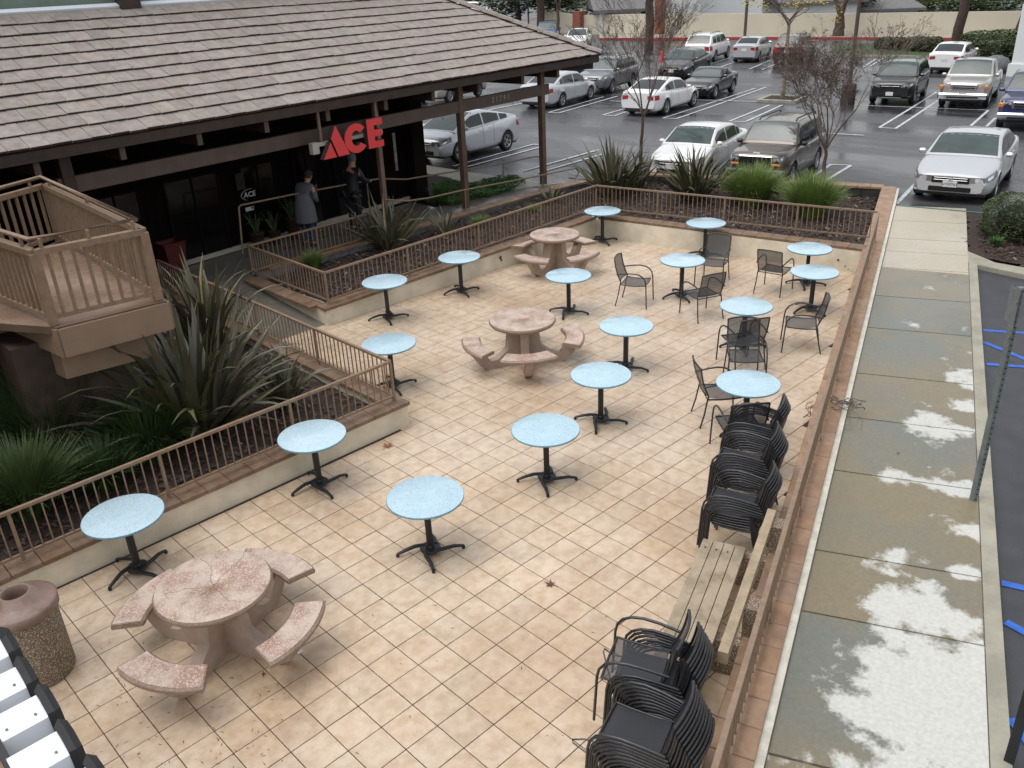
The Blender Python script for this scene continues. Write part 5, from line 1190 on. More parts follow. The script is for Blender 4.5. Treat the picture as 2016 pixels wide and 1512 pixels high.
# island with its tree, lamp post with concrete base
p = GL(1540, 198); isl = thing('tree_island', 'square stone kerbed island round the yellow leaved tree', 'kerb', (p.x, p.y, G(p.x, p.y)), .2)
for k in range(4):
    a = k * PI / 2; q = MB(); q.box((math.cos(a) * .8, math.sin(a) * .8, .06), (.16 if k % 2 == 0 else 1.76, 1.44 if k % 2 == 0 else .16, .16), bev=.015); q.build('kerb_stone', M_conc2, isl)
q = MB(); q.box((0, 0, .04), (1.44, 1.44, .1)); q.build('island_soil', M_mulch, isl)
bare_tree('bare_tree', (p.x, p.y, G(p.x, p.y) + .05), 6.4, 3.3, .085, 'pale trunked tree with a few yellow leaves on the stone kerbed island', 52, 5, M_yleaf, 0, .07, .95, kids=(2, 2), first=4, up=.02, bark=mat('pale_bark', (.30, .23, .17), .8, var=.4, nscale=14))
rr = random.Random(5); q = MB()
for px, py in ((1480, 4), (1510, 14), (1560, 6), (1575, 10), (1590, 3), (1605, 2), (1647, 16), (1643, 38), (1500, 6), (1553, 12), (1615, 8), (1470, 3)):
    d_ = ray(px, py); c_ = CC + d_ * rr.uniform(29.5, 31.5)
    leafmass(q, c_, (.28, .28, .18), 26, .05, rr)
yl = q.build('leaves', M_yleaf, None, kind='stuff'); tag(yl, 'clusters of yellow leaves at the twig tips above the lot', 'leaves')
p = GL(1668, 204); lpz = G(p.x, p.y); lamp = thing('lamp_post', 'tall grey lamp post on a round brown concrete base in the lot', 'lamp post', (p.x, p.y, lpz))
q = MB(); q.lathe([(.30, 0), (.30, .78), (.27, .82), (.1, .83)], 20); q.build('concrete_base', M_wood, lamp); q = MB(); q.lathe([(.085, .8), (.07, 6.5)], 12); q.build('pole', M_bark, lamp)
q = MB(); q.box((0, .35, 6.5), (.28, .8, .14), bev=.03); q.build('lamp_head', M_trim, lamp)
p = GL(1466, 74); pz = G(p.x, p.y); lamp = thing('utility_pole', 'thin brown pole standing before the long cream wall', 'pole', (p.x, p.y, pz)); q = MB(); q.lathe([(.13, 0), (.10, 9)], 10); q.build('pole', M_bark, lamp)

# ================================================================ CARS
def lerp(a, b, t): return a + (b - a) * t
def interp(tab, x):
    if x <= tab[0][0]: return tab[0][1]
    for (x0, y0), (x1, y1) in zip(tab[:-1], tab[1:]):
        if x <= x1:
            t = (x - x0) / (x1 - x0); t = t * t * (3 - 2 * t) * .35 + t * .65; return y0 + (y1 - y0) * t
    return tab[-1][1]
paints = {}
def paint(name, col, metal=.5):
    if name not in paints: paints[name] = mat('paint_' + name, col, .32, metal=metal, coat=1.)
    return paints[name]
KINDS = {  # body-top line (fraction of length from the front, height), cabin: cowl, roof front, roof rear, rear glass base
 'sedan': dict(L=4.8, W=1.83, H=1.46, wb=2.75, fo=.93, top=[(0, .66), (.018, .72), (.07, .79), (.27, .97), (.5, .96), (.8, 1.03), (.95, 1.06), (1, .98)], cab=(.25, .42, .70, .87), wr=.33),
 'coupe': dict(L=4.68, W=1.81, H=1.41, wb=2.84, fo=.8, top=[(0, .64), (.018, .70), (.08, .77), (.28, .93), (.5, .94), (.8, 1.0), (.95, 1.03), (1, .94)], cab=(.28, .45, .68, .88), wr=.34),
 'roadster': dict(L=4.0, W=1.72, H=1.28, wb=2.4, fo=.75, top=[(0, .55), (.03, .66), (.1, .76), (.36, .88), (.6, .92), (.85, .95), (.96, .94), (1, .86)], cab=(.37, .50, .64, .78), wr=.32),
 'hatch': dict(L=4.46, W=1.75, H=1.49, wb=2.7, fo=.88, top=[(0, .68), (.018, .77), (.07, .85), (.2, .98), (.45, 1.0), (.75, 1.08), (.93, 1.14), (1, 1.02)], cab=(.16, .42, .62, .955), wr=.33),
 'suv': dict(L=4.8, W=1.93, H=1.72, wb=2.84, fo=.9, top=[(0, .86), (.015, .94), (.06, 1.01), (.25, 1.13), (.5, 1.12), (.8, 1.15), (.97, 1.15), (1, 1.05)], cab=(.24, .40, .88, .985), wr=.37),
 'compact': dict(L=4.3, W=1.69, H=1.45, wb=2.55, fo=.85, top=[(0, .66), (.02, .74), (.07, .81), (.24, .98), (.5, .98), (.8, 1.06), (.95, 1.08), (1, 1.0)], cab=(.22, .40, .70, .87), wr=.31),
 'pickup': dict(L=5.6, W=1.95, H=1.82, wb=3.4, fo=.92, top=[(0, .94), (.012, 1.03), (.05, 1.08), (.24, 1.17), (.6, 1.17), (.605, 1.14), (.99, 1.14), (1, 1.05)], cab=(.23, .35, .60, .64), wr=.39),
 'boxy': dict(L=4.6, W=1.85, H=1.76, wb=2.69, fo=.80, top=[(0, .90), (.01, 1.0), (.04, 1.05), (.27, 1.13), (.5, 1.10), (.8, 1.12), (.98, 1.12), (1, 1.0)], cab=(.27, .39, .90, .985), wr=.37)}
def car(kind, label, cat, pname, col, loc, head, front='generic', plate=None, sc=1., rails=False, detail=True, wheelc=None, dark_sills=False, metal=.35, glass=None, emblem=None, group='cars parked in the lot', amber=False, xs=1., zs=1.):
    K = KINDS[kind]; L, Wd, H, wb, fo, wr = K['L'], K['W'], K['H'], K['wb'], K['fo'], K['wr']; P_ = paint(pname, col, metal)
    t_ = thing('parked_' + {'pickup': 'truck', 'suv': 'suv', 'boxy': 'suv'}.get(kind, 'car'), label, cat, (0, 0, 0), group=group)
    # orientation on the sloping lot; local x = towards the rear, origin = front centre on the ground
    e = .8; nx, ny = -(G(loc[0] + e, loc[1]) - G(loc[0] - e, loc[1])) / (2 * e), -(G(loc[0], loc[1] + e) - G(loc[0], loc[1] - e)) / (2 * e)
    up_ = V((nx, ny, 1)).normalized(); fx = V((-math.cos(head), -math.sin(head), 0)); fx = (fx - up_ * fx.dot(up_)).normalized(); fy = up_.cross(fx)
    t_.matrix_world = Matrix(((fx.x, fy.x, up_.x, loc[0]), (fx.y, fy.y, up_.y, loc[1]), (fx.z, fy.z, up_.z, loc[2]), (0, 0, 0, 1))) @ Matrix.Diagonal((sc * xs, sc, sc * zs, 1))
    xw = [fo, fo + wb]; ar = wr + .045
    def halfw(x):
        t = x / L; w = Wd / 2; e0 = max(0, 1 - t / .16); e1 = max(0, 1 - (1 - t) / .13); return w * (1 - .20 * e0 ** 2.4 - .13 * e1 ** 2.4) - .02
    def topz(x): return interp([(a * L, b) for a, b in K['top']], x)
    sill = .24 if kind not in ('suv', 'pickup', 'boxy') else .32
    def sec(x):
        hw, zt = halfw(x), topz(x); t = x / L
        z0 = sill + max(0, .06 - x * .4) * 1.0 + max(0, x - L + .15) * .8
        pts_ = [(0, z0), (hw - .12, z0), (hw - .035, z0 + .03), (hw - .01, z0 + .15), (hw, lerp(z0, zt, .42)), (hw - .003, lerp(z0, zt, .62)), (hw - .022, zt - .12), (hw - .055, zt - .045), (hw - .12, zt - .008), (hw * .62, zt + .018), (0, zt + .03)]
        za = 0
        for c in xw:
            dx = abs(x - c)
            if dx < ar: za = max(za, wr + math.sqrt(ar * ar - dx * dx))
        if za: pts_ = [pts_[0], (pts_[1][0], max(pts_[1][1], min(za, zt - .1)))] + [(y + (.012 if z < za else 0), max(z, min(za, zt - .1))) for y, z in pts_[2:]]
        return pts_
    xs_ = sorted(set([0, .02, .05, .1, .18, .28, .4] + [fo + s_ * ar * math.cos(a) for s_ in (1, -1) for a in (0.01, .25, .5, .8, 1.15, 1.5)] + [fo + wb + s_ * ar * math.cos(a) for s_ in (1, -1) for a in (.01, .25, .5, .8, 1.15, 1.5)] + [L * k / 18 for k in range(1, 18)] + [L - .3, L - .15, L - .07, L - .025, L]))
    q = MB(); vs = []; m_ = 21
    for x in xs_:
        s_ = sec(x); full_ = [(-y, z) for y, z in s_[::-1]][:-1] + s_; full_ = [(-y, z) for y, z in s_][::-1] + s_[1:]
        vs += [(x, y, z) for y, z in full_]
    nS = len(xs_)
    q.add(vs, [[i * m_ + j, (i + 1) * m_ + j, (i + 1) * m_ + j + 1, i * m_ + j + 1] for i in range(nS - 1) for j in range(m_ - 1)], True)
    q.add(vs[:m_], [list(range(m_))]); q.add(vs[-m_:], [list(range(m_))[::-1]])
    # cabin
    c0, c1, c2, c3 = [a * L for a in K['cab']]; wbelt = Wd / 2 - .075; tum = .30 if kind not in ('suv', 'boxy', 'pickup') else .22
    if kind in ('hatch',): tum = .33
    prof_ = [(c0, topz(c0) + .02), (lerp(c0, c1, .5), lerp(topz(c0), H, .56)), (lerp(c0, c1, .86), lerp(topz(c0), H, .90)), (c1, H - .035), (lerp(c1, c2, .35), H), (lerp(c1, c2, .7), H - .01), (c2, H - .05), (lerp(c2, c3, .5), lerp(topz(c3), H - .05, .55)), (c3, topz(c3) + .02)]
    def czt(x):
        for (x0, z0), (x1, z1) in zip(prof_[:-1], prof_[1:]):
            if x <= x1: return lerp(z0, z1, (x - x0) / (x1 - x0))
        return prof_[-1][1]
    def cab(x, v):                                         # v: 0 belt .. 1 roof edge .. 2 centre line
        zt = czt(x); zb_ = topz(x) - .03; h = max(.005, zt - zb_); tap = .05 * max(0, (x - c1) / (c3 - c1)) ** 2; wB = wbelt - tap
        if v <= 1: f = v; rnd = .0 if f < .8 else (f - .8) / .2; return V((x, wB - tum * h * f ** 1.25 - .03 * rnd ** 2, zb_ + h * (.93 * f if f < .8 else .744 + .206 * (f - .8) / .2)))
        f = v - 1; we = wB - tum * h - .03; return V((x, we * (1 - f), zb_ + h * (.95 + .05 * (1 - (1 - f) ** 2.2)) + .012 * (1 - (1 - f) ** 2)))
    cx = [lerp(c0, c3, k / 26) for k in range(27)]; vv = [0, .25, .5, .75, .88, 1, 1.15, 1.4, 1.7, 2]
    vs = []; row = [(1, v) for v in vv] + [(-1, v) for v in vv[::-1][1:]]
    for x in cx:
        for s_, v in row: a = cab(x, v); vs.append((a.x, a.y * s_, a.z))
    m2 = len(row); q.add(vs, [[i * m2 + j, i * m2 + j + 1, (i + 1) * m2 + j + 1, (i + 1) * m2 + j] for i in range(26) for j in range(m2 - 1)], True)
    q.add(vs[:m2], [list(range(m2))]); q.add(vs[-m2:], [list(range(m2))[::-1]])
    body = q.build('body', P_, t_)
    def patch(name, m, fn, na, nb, off, parent=t_, mir=False):
        pts_ = [[fn(i / na, j / nb) for j in range(nb + 1)] for i in range(na + 1)]
        for s_ in ((1, -1) if mir else (1,)):
            q_ = MB(); vs_ = []
            for i in range(na + 1):
                for j in range(nb + 1):
                    a = pts_[i][j]; du = pts_[min(i + 1, na)][j] - pts_[max(i - 1, 0)][j]; dv = pts_[i][min(j + 1, nb)] - pts_[i][max(j - 1, 0)]; n_ = du.cross(dv); n_ = n_.normalized() if n_.length > 1e-9 else V((0, 0, 1))
                    if n_.dot(a - V((L / 2, 0, .7))) < 0: n_ = -n_
                    a2 = a + n_ * off; vs_.append((a2.x, a2.y * s_, a2.z))
            q_.add(vs_, [[i * (nb + 1) + j, i * (nb + 1) + j + 1, (i + 1) * (nb + 1) + j + 1, (i + 1) * (nb + 1) + j] for i in range(na) for j in range(nb)], True); q_.build(name, m, parent)
    wg = glass or M_wglass
    def ws(a, b):                                          # windscreen
        x = lerp(c0 + .06, c1 - .03, a); v = lerp(1.07, 2, b * 2) if b <= .5 else None
        if b <= .5: return cab(x, lerp(1.05, 2, b * 2))
        c = cab(x, lerp(2, 1.05, (b - .5) * 2)); c.y *= -1; return c
    patch('windshield', wg, ws, 6, 8, .006)
    def rw_(a, b):
        x = lerp(c2 + .03, c3 - .05, a)
        if b <= .5: return cab(x, lerp(1.08, 2, b * 2))
        c = cab(x, lerp(2, 1.08, (b - .5) * 2)); c.y *= -1; return c
    patch('rear_window', M_cglass, rw_, 6, 8, .006)
    # side windows
    if kind == 'roadster': sp_ = [(lerp(c0, c1, .45), c2 + .02)]
    elif kind == 'coupe': sp_ = [(lerp(c0, c1, .38), lerp(c1, c2, .62)), (lerp(c1, c2, .68), lerp(c2, c3, .5))]
    elif kind == 'pickup': sp_ = [(lerp(c0, c1, .5), lerp(c1, c2, .58)), (lerp(c1, c2, .63), c2 - .05)]
    elif kind in ('suv', 'boxy'): sp_ = [(lerp(c0, c1, .45), lerp(c1, c2, .30)), (lerp(c1, c2, .34), lerp(c1, c2, .66)), (lerp(c1, c2, .70), c2 - .02)]
    elif kind == 'hatch': sp_ = [(lerp(c0, c1, .32), lerp(c0, c1, .52)), (lerp(c0, c1, .56), lerp(c1, c2, .42)), (lerp(c1, c2, .5), lerp(c2, c3, .28)), (lerp(c2, c3, .33), lerp(c2, c3, .62))]
    else: sp_ = [(lerp(c0, c1, .42), lerp(c1, c2, .34)), (lerp(c1, c2, .40), lerp(c2, c3, .12)), (lerp(c2, c3, .17), lerp(c2, c3, .50))]
    for (xa, xb) in sp_: patch('side_window', M_cglass, lambda a, b: cab(lerp(xa, xb, a), lerp(.10, .84, b)), 8, 4, .006, mir=True)
    dgx = {'coupe': [.42], 'roadster': [.5]}.get(kind)
    def gap_x(): return [lerp(c0, c1, .28), lerp(c1, c2, .37), lerp(c2, c3, .02) if kind not in ('suv', 'boxy') else lerp(c1, c2, .72)] if kind != 'pickup' else [lerp(c0, c1, .28), lerp(c1, c2, .95), c3 + .02]
    # front
    zt0 = K['top'][1][1]; hw0 = halfw(.03)
    def fpt(x, z):
        s_ = sec(x)
        for (y0, z0_), (y1, z1_) in zip(s_[1:], s_[2:]):
            if z0_ <= z <= z1_ and z1_ > z0_: return V((x, lerp(y0, y1, (z - z0_) / (z1_ - z0_)), z))
        return V((x, s_[7][0], min(z, s_[7][1])))
    for xg in gap_x(): patch('door_gap', M_dark, lambda a, b: fpt(xg + .014 * a, lerp(sill + .16, topz(xg) - .05, b)), 1, 8, .0025, mir=True)
    hl0, hl1 = zt0 - .20, zt0 - .03; hx = (.62 if front == 'accord' else .5) if front not in ('jeep', 'truck') else .16
    def hl(a, b):
        # runs from the front face round the corner
        if a < .4: y = lerp(hw0 * .55, hw0 - .01, a / .4); x = .03 * (a / .4) - .004; return V((x, y, lerp(hl0 + .02, hl1 - .01, b)))
        x = lerp(.03, hx, (a - .4) / .6); k = (a - .4) / .6; return fpt(x, lerp(lerp(hl0 + .02, hl1, k * .75), topz(x) - .045, b))
    patch('headlight', M_heady if amber else M_headl, hl, 8, 3, .008, mir=True)
    patch('reflector', M_lampin, lambda a, b: hl(lerp(.14, .42, a), lerp(.25, .8, b)), 3, 2, .013, mir=True); patch('reflector', M_lampin, lambda a, b: hl(lerp(.5, .72, a), lerp(.25, .7, b)), 3, 2, .013, mir=True)
    def box_(name, c, d, m, bev=.01, par=None): q_ = MB(); q_.box(c, d, bev=bev); return q_.build(name, m, par or t_)
    gz = zt0 - .10
    if front == 'jeep':
        gr_ = box_('grille', (-.012, 0, gz - .03), (.05, .98, .25), M_chrome, .02)
        for k in range(7): box_('slot', (-.04, (k - 3) * .132, gz - .03), (.012, .085, .19), M_dark, .004, gr_)
        box_('bumper', (-.03, 0, .52), (.16, 1.72, .20), mat('dark_grey_plastic', (.06, .06, .062), .5) if 'dark_grey_plastic' not in MT else MT['dark_grey_plastic'], .04)
        for s_ in (-1, 1): box_('indicator', (.0, s_ * .60, gz - .15), (.05, .24, .06), M_amber, .01)
        if detail: ob('lettering', text_mesh('Jeep', .11, .004, M_plate, True), t_, mw=Matrix.Translation((.10, 0, topz(.1) + .04)) @ Matrix.Rotation(-PI / 2, 4, 'Z') @ Matrix.Rotation(.35, 4, 'X'))
    elif front == 'truck':
        gr_ = box_('grille', (-.015, 0, gz - .06), (.05, 1.0, .22), M_chrome, .03); box_('grille_mesh', (-.03, 0, gz - .01), (.04, .86, .045), M_dark, .01, gr_); box_('grille_mesh', (-.03, 0, gz - .10), (.04, .86, .05), M_dark, .01, gr_)
        box_('bumper', (-.05, 0, .52), (.18, 1.88, .22), M_chrome, .05); box_('bumper_intake', (-.14, 0, .47), (.03, 1.2, .07), M_dark, .01)
        for s_ in (-1, 1): box_('indicator', (.01, s_ * .84, gz - .06), (.08, .16, .15), M_amber, .03)
    else:
        lowg = front in ('prius', 'sedan')
        gr_ = box_('grille', (-.008, 0, gz - .03), (.03, hw0 * (1.1 if not lowg else .9), .15 if front == 'accord' else .12 if not lowg else .07), M_dark, .012)
        box_('chrome_bar', (-.026, 0, gz - .03), (.012, hw0 * .98, .014), M_chrome, .003, gr_)
        if front == 'accord': box_('chrome_bar', (-.026, 0, gz + .022), (.012, hw0 * .98, .014), M_chrome, .003, gr_); box_('chrome_bar', (-.012, 0, gz - .085), (.02, hw0 * 1.05, .018), M_chrome, .005, gr_)
        box_('lower_intake', (.0, 0, .37 + (sill - .24)), (.05, hw0 * 1.25, .12), M_dark, .02)
        for s_ in (-1, 1): box_('fog_light', (.055, s_ * hw0 * .86, .42 + (sill - .24)), (.08, .16, .07), M_dark, .02)
        if kind in ('suv',): box_('skid_plate', (.02, 0, .33), (.06, hw0 * 1.3, .05), M_grey, .01)
        if emblem == 'H' : ob('badge', text_mesh('H', .14, .004, M_chrome, True), gr_, mw=Matrix.Translation((-.04, 0, gz - .025)) @ Matrix.Rotation(-PI / 2, 4, 'Z') @ Matrix.Rotation(PI / 2, 4, 'X'))
        elif emblem == 'W': ob('badge', text_mesh('W', .10, .004, M_chrome, True), gr_, mw=Matrix.Translation((-.04, 0, gz - .03)) @ Matrix.Rotation(-PI / 2, 4, 'Z') @ Matrix.Rotation(PI / 2, 4, 'X'))
        elif emblem: q_ = MB(); q_.lathe([(.055, 0), (.055, .01), (0, .012)], 14, M=Matrix.Translation((-.02, 0, gz)) @ Matrix.Rotation(-PI / 2, 4, 'Y')); q_.build('badge', M_chrome, gr_)
    fp_ = box_('licence_plate', (-.022 if front not in ('jeep', 'truck') else -.125, 0, .50 if front not in ('truck',) else .56), (.012, .31, .155), M_plate, .003)
    if plate: ob('lettering', text_mesh(plate, .085, .002, M_ink), fp_, mw=Matrix.Translation((-.031 if front not in ('jeep', 'truck') else -.134, 0, .49)) @ Matrix.Rotation(-PI / 2, 4, 'Z') @ Matrix.Rotation(PI / 2, 4, 'X'))
    # rear
    zr = K['top'][-1][1]; hwr = halfw(L - .02)
    tlz0, tlz1 = (zr - .26, zr - .06) if kind not in ('suv', 'boxy', 'pickup') else (zr - .30, zr - .02)
    def tlm(a, b):
        if a < .45: y = lerp(hwr * .58, hwr - .01, a / .45); return V((L + .002, y, lerp(tlz0 + .04 * (1 - a / .45), tlz1 - .02, b)))
        x = lerp(L - .01, L - .30, (a - .45) / .55); return fpt(x, lerp(tlz0 + .05 * (a - .45), tlz1, b))
    patch('taillight', M_tail, tlm, 8, 3, .006, mir=True)
    box_('rear_plate', (L + .012, 0, zr - .22 if kind != 'boxy' else .8), (.012, .31, .155), M_plate, .003)
    box_('rear_bumper_trim', (L - .02, 0, sill + .08), (.07, hwr * 1.5, .10), M_trim, .02)
    # mirrors, handles, underbody, wheels
    for s_ in (-1, 1):
        mp_ = cab(lerp(c0, c1, .40), .08); q_ = MB(); q_.box((0, 0, 0), (.13, .19, .125), bev=.045, M=Matrix.Translation((mp_.x, s_ * (mp_.y + .12), mp_.z + .05))); q_.bar((mp_.x, s_ * (mp_.y - .02), mp_.z - .01), (mp_.x, s_ * (mp_.y + .08), mp_.z + .02), .06, .04); q_.build('mirror', P_ if kind not in ('boxy',) else M_trim, t_)
        if detail:
            for hxx in ((lerp(c1, c2, .22), lerp(c1, c2, .85)) if kind not in ('coupe', 'roadster') else (lerp(c1, c2, .5),)):
                hp = fpt(hxx, topz(hxx) - .15); q_ = MB(); q_.box((hp.x, s_ * (hp.y + .012), hp.z), (.17, .03, .028), bev=.01); q_.build('door_handle', P_, t_)
    q_ = MB(); q_.box((L / 2, 0, sill + .16), (L - .5, Wd - .50, .30)); q_.box((L / 2, 0, sill + .0), (L - .35, Wd - .34, .10))
    q_.box(((fo + fo + wb) / 2, 0, sill + .25), (wb - 2 * ar - .02, Wd - .16, .40)); q_.build('underbody', M_trim, t_)
    if dark_sills or kind in ('suv', 'boxy'):
        q_ = MB()
        for s_ in (-1, 1): q_.box(((xw[0] + xw[1]) / 2, s_ * (Wd / 2 - .03), sill + .06), (wb - 2 * ar, .05, .13), bev=.02)
        q_.build('sill_cladding', M_trim, t_)
    if rails:
        for s_ in (-1, 1):
            q_ = MB(); y_ = cab(lerp(c1, c2, .4), 1.2).y + .02; q_.tube([(c1 + .12, s_ * y_, H - .02), (c1 + .22, s_ * y_, H + .045), (c2 - .2, s_ * y_, H + .04), (c2 - .08, s_ * y_, H - .03)], .02, 6); q_.build('roof_rail', M_trim, t_)
    if kind == 'pickup':
        q_ = MB(); q_.box(((c3 + L) / 2 + .06, 0, 1.15), (L - c3 - .28, Wd - .34, .012)); q_.build('cargo_bed', M_trim, t_)
    for i, x in enumerate(xw):
        for s_ in (-1, 1):
            M_ = Matrix.Translation((x, s_ * (Wd / 2 - .135), wr)) @ Matrix.Rotation(-s_ * PI / 2, 4, 'X')
            q_ = MB(); q_.lathe([(wr * .62, -.105), (wr * .93, -.105), (wr, -.07), (wr, .07), (wr * .93, .105), (wr * .66, .108), (wr * .62, .06)], 28); w_ = ob('wheel', q_.mesh('wheel', M_tyre), t_, mw=M_)
            q_ = MB(); rr_ = wr * .66; q_.lathe([(rr_, .03), (rr_, .10), (rr_ * .90, .104), (rr_ * .86, .06)], 24); q_.lathe([(0, .085), (rr_ * .2, .085), (rr_ * .22, .06)], 12)
            for k in range(5 if i >= 0 else 7):
                a = k * 2 * PI / 5
                for da in (-.13, .13): q_.bar((rr_ * .15 * math.cos(a), rr_ * .15 * math.sin(a), .078), (rr_ * .9 * math.cos(a + da), rr_ * .9 * math.sin(a + da), .088), .028, .02)
            ob('rim', q_.mesh('rim', M_rim), w_)
            q_ = MB(); q_.lathe([(rr_, .02), (0, .02)], 20); ob('brake', q_.mesh('brake', M_dark), w_)
    return t_
def head_pt(K, near, side, face, H_=None, frac='front'):
    """front-centre point of a car from one wheel contact. side=+1: the wheel is on the car's left; face = heading angle (direction the car points)"""
    K = KINDS[K]; f = V((math.cos(face), math.sin(face), 0)); l = V((-f.y, f.x, 0)); off = K['fo'] if frac == 'front' else K['fo'] + K['wb']
    return near + f * off - l * side * (K['W'] / 2 - .12)
def place(kind, px, py, side, face, frac, sc=1., xs=1.):
    near = GL(px, py); K = KINDS[kind]; f = V((math.cos(face), math.sin(face), 0)); l = V((-f.y, f.x, 0)); off = K['fo'] if frac == 'front' else K['fo'] + K['wb']
    q = near + f * off * sc * xs - l * side * (K['W'] / 2 - .12) * sc; return (q.x, q.y, G(q.x, q.y))
D = math.radians
hN = D(180 + 12); hF = D(13)
SIL, WHT = (.56, .57, .60), (.80, .80, .80)
car('hatch', 'silver hatchback with five spoke wheels parked nose to the walkway behind the brown posts', 'car', 'silver_blue', (.64, .66, .70), place('hatch', 903, 319, 1, D(188), 'front', 1, .93), D(188), 'prius', '6XKL219' if 0 else None, xs=.93, emblem='o')
car('sedan', 'silver sedan seen from its right rear, just right of the brown roof post', 'car', 'silver', SIL, place('sedan', 1105, 211, -1, hF, 'rear'), hF, 'sedan')
car('coupe', 'white coupe seen through the bare tree crown', 'car', 'white', WHT, place('coupe', 1309, 226, -1, D(10), 'rear', 1, .95), D(10), 'generic', xs=.95, metal=0)
car('roadster', 'small black two seat convertible with closed roof', 'car', 'black', (.012, .012, .014), place('roadster', 1405, 194, 1, D(193), 'front'), D(193), 'generic', metal=.2, emblem='o')
car('suv', 'white SUV seen from behind beside the small silver sedan', 'SUV', 'white', WHT, place('suv', 1406, 122.5, -1, D(17), 'rear'), D(17), metal=0, rails=True, dark_sills=True)
car('compact', 'small silver sedan seen from behind, right of the white SUV', 'car', 'silver', SIL, place('compact', 1492.5, 121.9, -1, D(17), 'rear'), D(17))
car('suv', 'dark maroon SUV half hidden by twigs right of the small silver sedan', 'SUV', 'maroon', (.07, .012, .015), place('suv', 1527, 125, 1, D(17), 'rear', .95), D(17), sc=.95, rails=True)
car('suv', 'black compact SUV facing the camera with chrome striped grille', 'SUV', 'black', (.012, .012, .014), place('suv', 1795, 204, 1, D(193), 'front', .95), D(193), 'generic', sc=.95, rails=True, emblem='W', metal=.2)
car('pickup', 'silver pickup truck with amber lamp corners facing the camera', 'pickup truck', 'pewter', (.40, .38, .36), place('pickup', 1940.6, 210.5, 1, D(193), 'front', .97), D(193), 'truck', sc=.97, amber=True)
car('sedan', 'white sedan seen from behind near the clipped hedges', 'car', 'white', WHT, place('sedan', 1831.7, 141, 1, D(10), 'rear'), D(10), metal=0)
car('pickup', 'dark blue pickup truck cut off by the right edge', 'pickup truck', 'navy', (.025, .035, .11), place('pickup', 1966, 251, -1, D(193), 'front', 1.), D(193), 'truck', metal=.4)
pA = (GL(1799, 397) + GL(1970, 412)) / 2; pA = V((pA.x + .0, pA.y + .22, 0)); car('sedan', 'large silver sedan with three bar grille at the end of the concrete walk', 'car', 'silver', SIL, (pA.x, pA.y, G(pA.x, pA.y)), D(191), 'accord', '6YSM763', emblem='H', zs=.95)
KJ = place('boxy', 1588, 345, 1, D(193), 'rear', .89); KJ = (KJ[0] + .6, KJ[1] + .12, G(KJ[0] + .6, KJ[1] + .12)); car('boxy', 'brown off road wagon with seven slot grille behind the grass clump', 'SUV', 'brown', (.085, .06, .048), KJ, D(193), 'jeep', None, sc=.89, rails=True, dark_sills=True)
pj_ = V(KJ) + V((-.45, 2.3, 0)); car('sedan', 'white sedan behind the flax plants, left of the brown wagon', 'car', 'white', WHT, (pj_.x, pj_.y, G(pj_.x, pj_.y)), D(193), metal=0, sc=.9)
car('suv', 'pale SUV mostly hidden under the shop eave', 'SUV', 'champagne', (.45, .42, .37), place('suv', 885, 203, 1, D(196), 'front', .95), D(196), sc=.95)
car('suv', 'grey SUV with twin grille behind the silver sedan', 'SUV', 'grey', (.17, .18, .20), place('suv', 1203, 184, 1, D(196), 'front', .95), D(196), sc=.95, rails=True)
car('sedan', 'dark blue sedan partly hidden below the roof corner', 'car', 'navy', (.025, .035, .11), place('sedan', 1150, 152, 1, D(196), 'front'), D(196))
car('sedan', 'black sedan behind the crown of the bare tree', 'car', 'black', (.012, .012, .014), place('sedan', 1358, 155, 1, D(196), 'front'), D(196), metal=.2)
car('sedan', 'white sedan on the far side of the lot next to the roof slope', 'car', 'white', WHT, place('sedan', 1161, 98, 1, D(196), 'front', 1), D(215), metal=0)
car('suv', 'blue SUV behind the far white sedan', 'SUV', 'blue', (.04, .10, .20), place('suv', 1105, 86, 1, D(200), 'front', 1), D(222), rails=True)

# ================================================================ FAR BACKGROUND
def wallpts(pts_, h, th, name, label, m, cat='wall', z_off=0, hs=None):
    q = MB(); t_ = None
    for (a, b) in zip(pts_[:-1], pts_[1:]):
        d_ = (b - a); d_.z = 0; n_ = V((-d_.y, d_.x, 0)).normalized() * th
        if n_.x < 0: n_ = -n_
        q.prism([a[:2], b[:2], (b + n_)[:2], (a + n_)[:2]][::1], min(a.z, b.z) - .6, [a.z + h, b.z + h, b.z + h, a.z + h])
    return q.build(name, m, label=label, cat=cat)
WPTS = [GL(1073, 62), GL(1142, 67), GL(1300, 70), GL(1640, 69), GL(2100, 70)]
hw_ = 1.75
def height_to(pxy, base): return min([k * .02 for k in range(20, 400)], key=lambda h: abs(proj(base + V((0, 0, h)))[1] - pxy))
hs_l = [height_to(y, b) for y, b in zip((21, 30, 27, 27, 20), WPTS)]
q = MB()
for i in range(4):
    a, b = WPTS[i], WPTS[i + 1]; n_ = V((1, .15, 0)) * .3
    q.prism([a[:2], b[:2], (b + n_)[:2], (a + n_)[:2]], min(a.z, b.z) - .8, [a.z + hs_l[i], b.z + hs_l[i + 1], b.z + hs_l[i + 1], a.z + hs_l[i]])
bw = q.build('boundary_wall', M_wall, label='long cream boundary wall beyond the parking lot', cat='wall')
q = MB(); b0 = WPTS[1]; q.box((b0.x - .1, b0.y, b0.z + hs_l[1] / 2 + .1), (.9, .9, hs_l[1] + .5)); q.build('pillar', M_brick, bw)
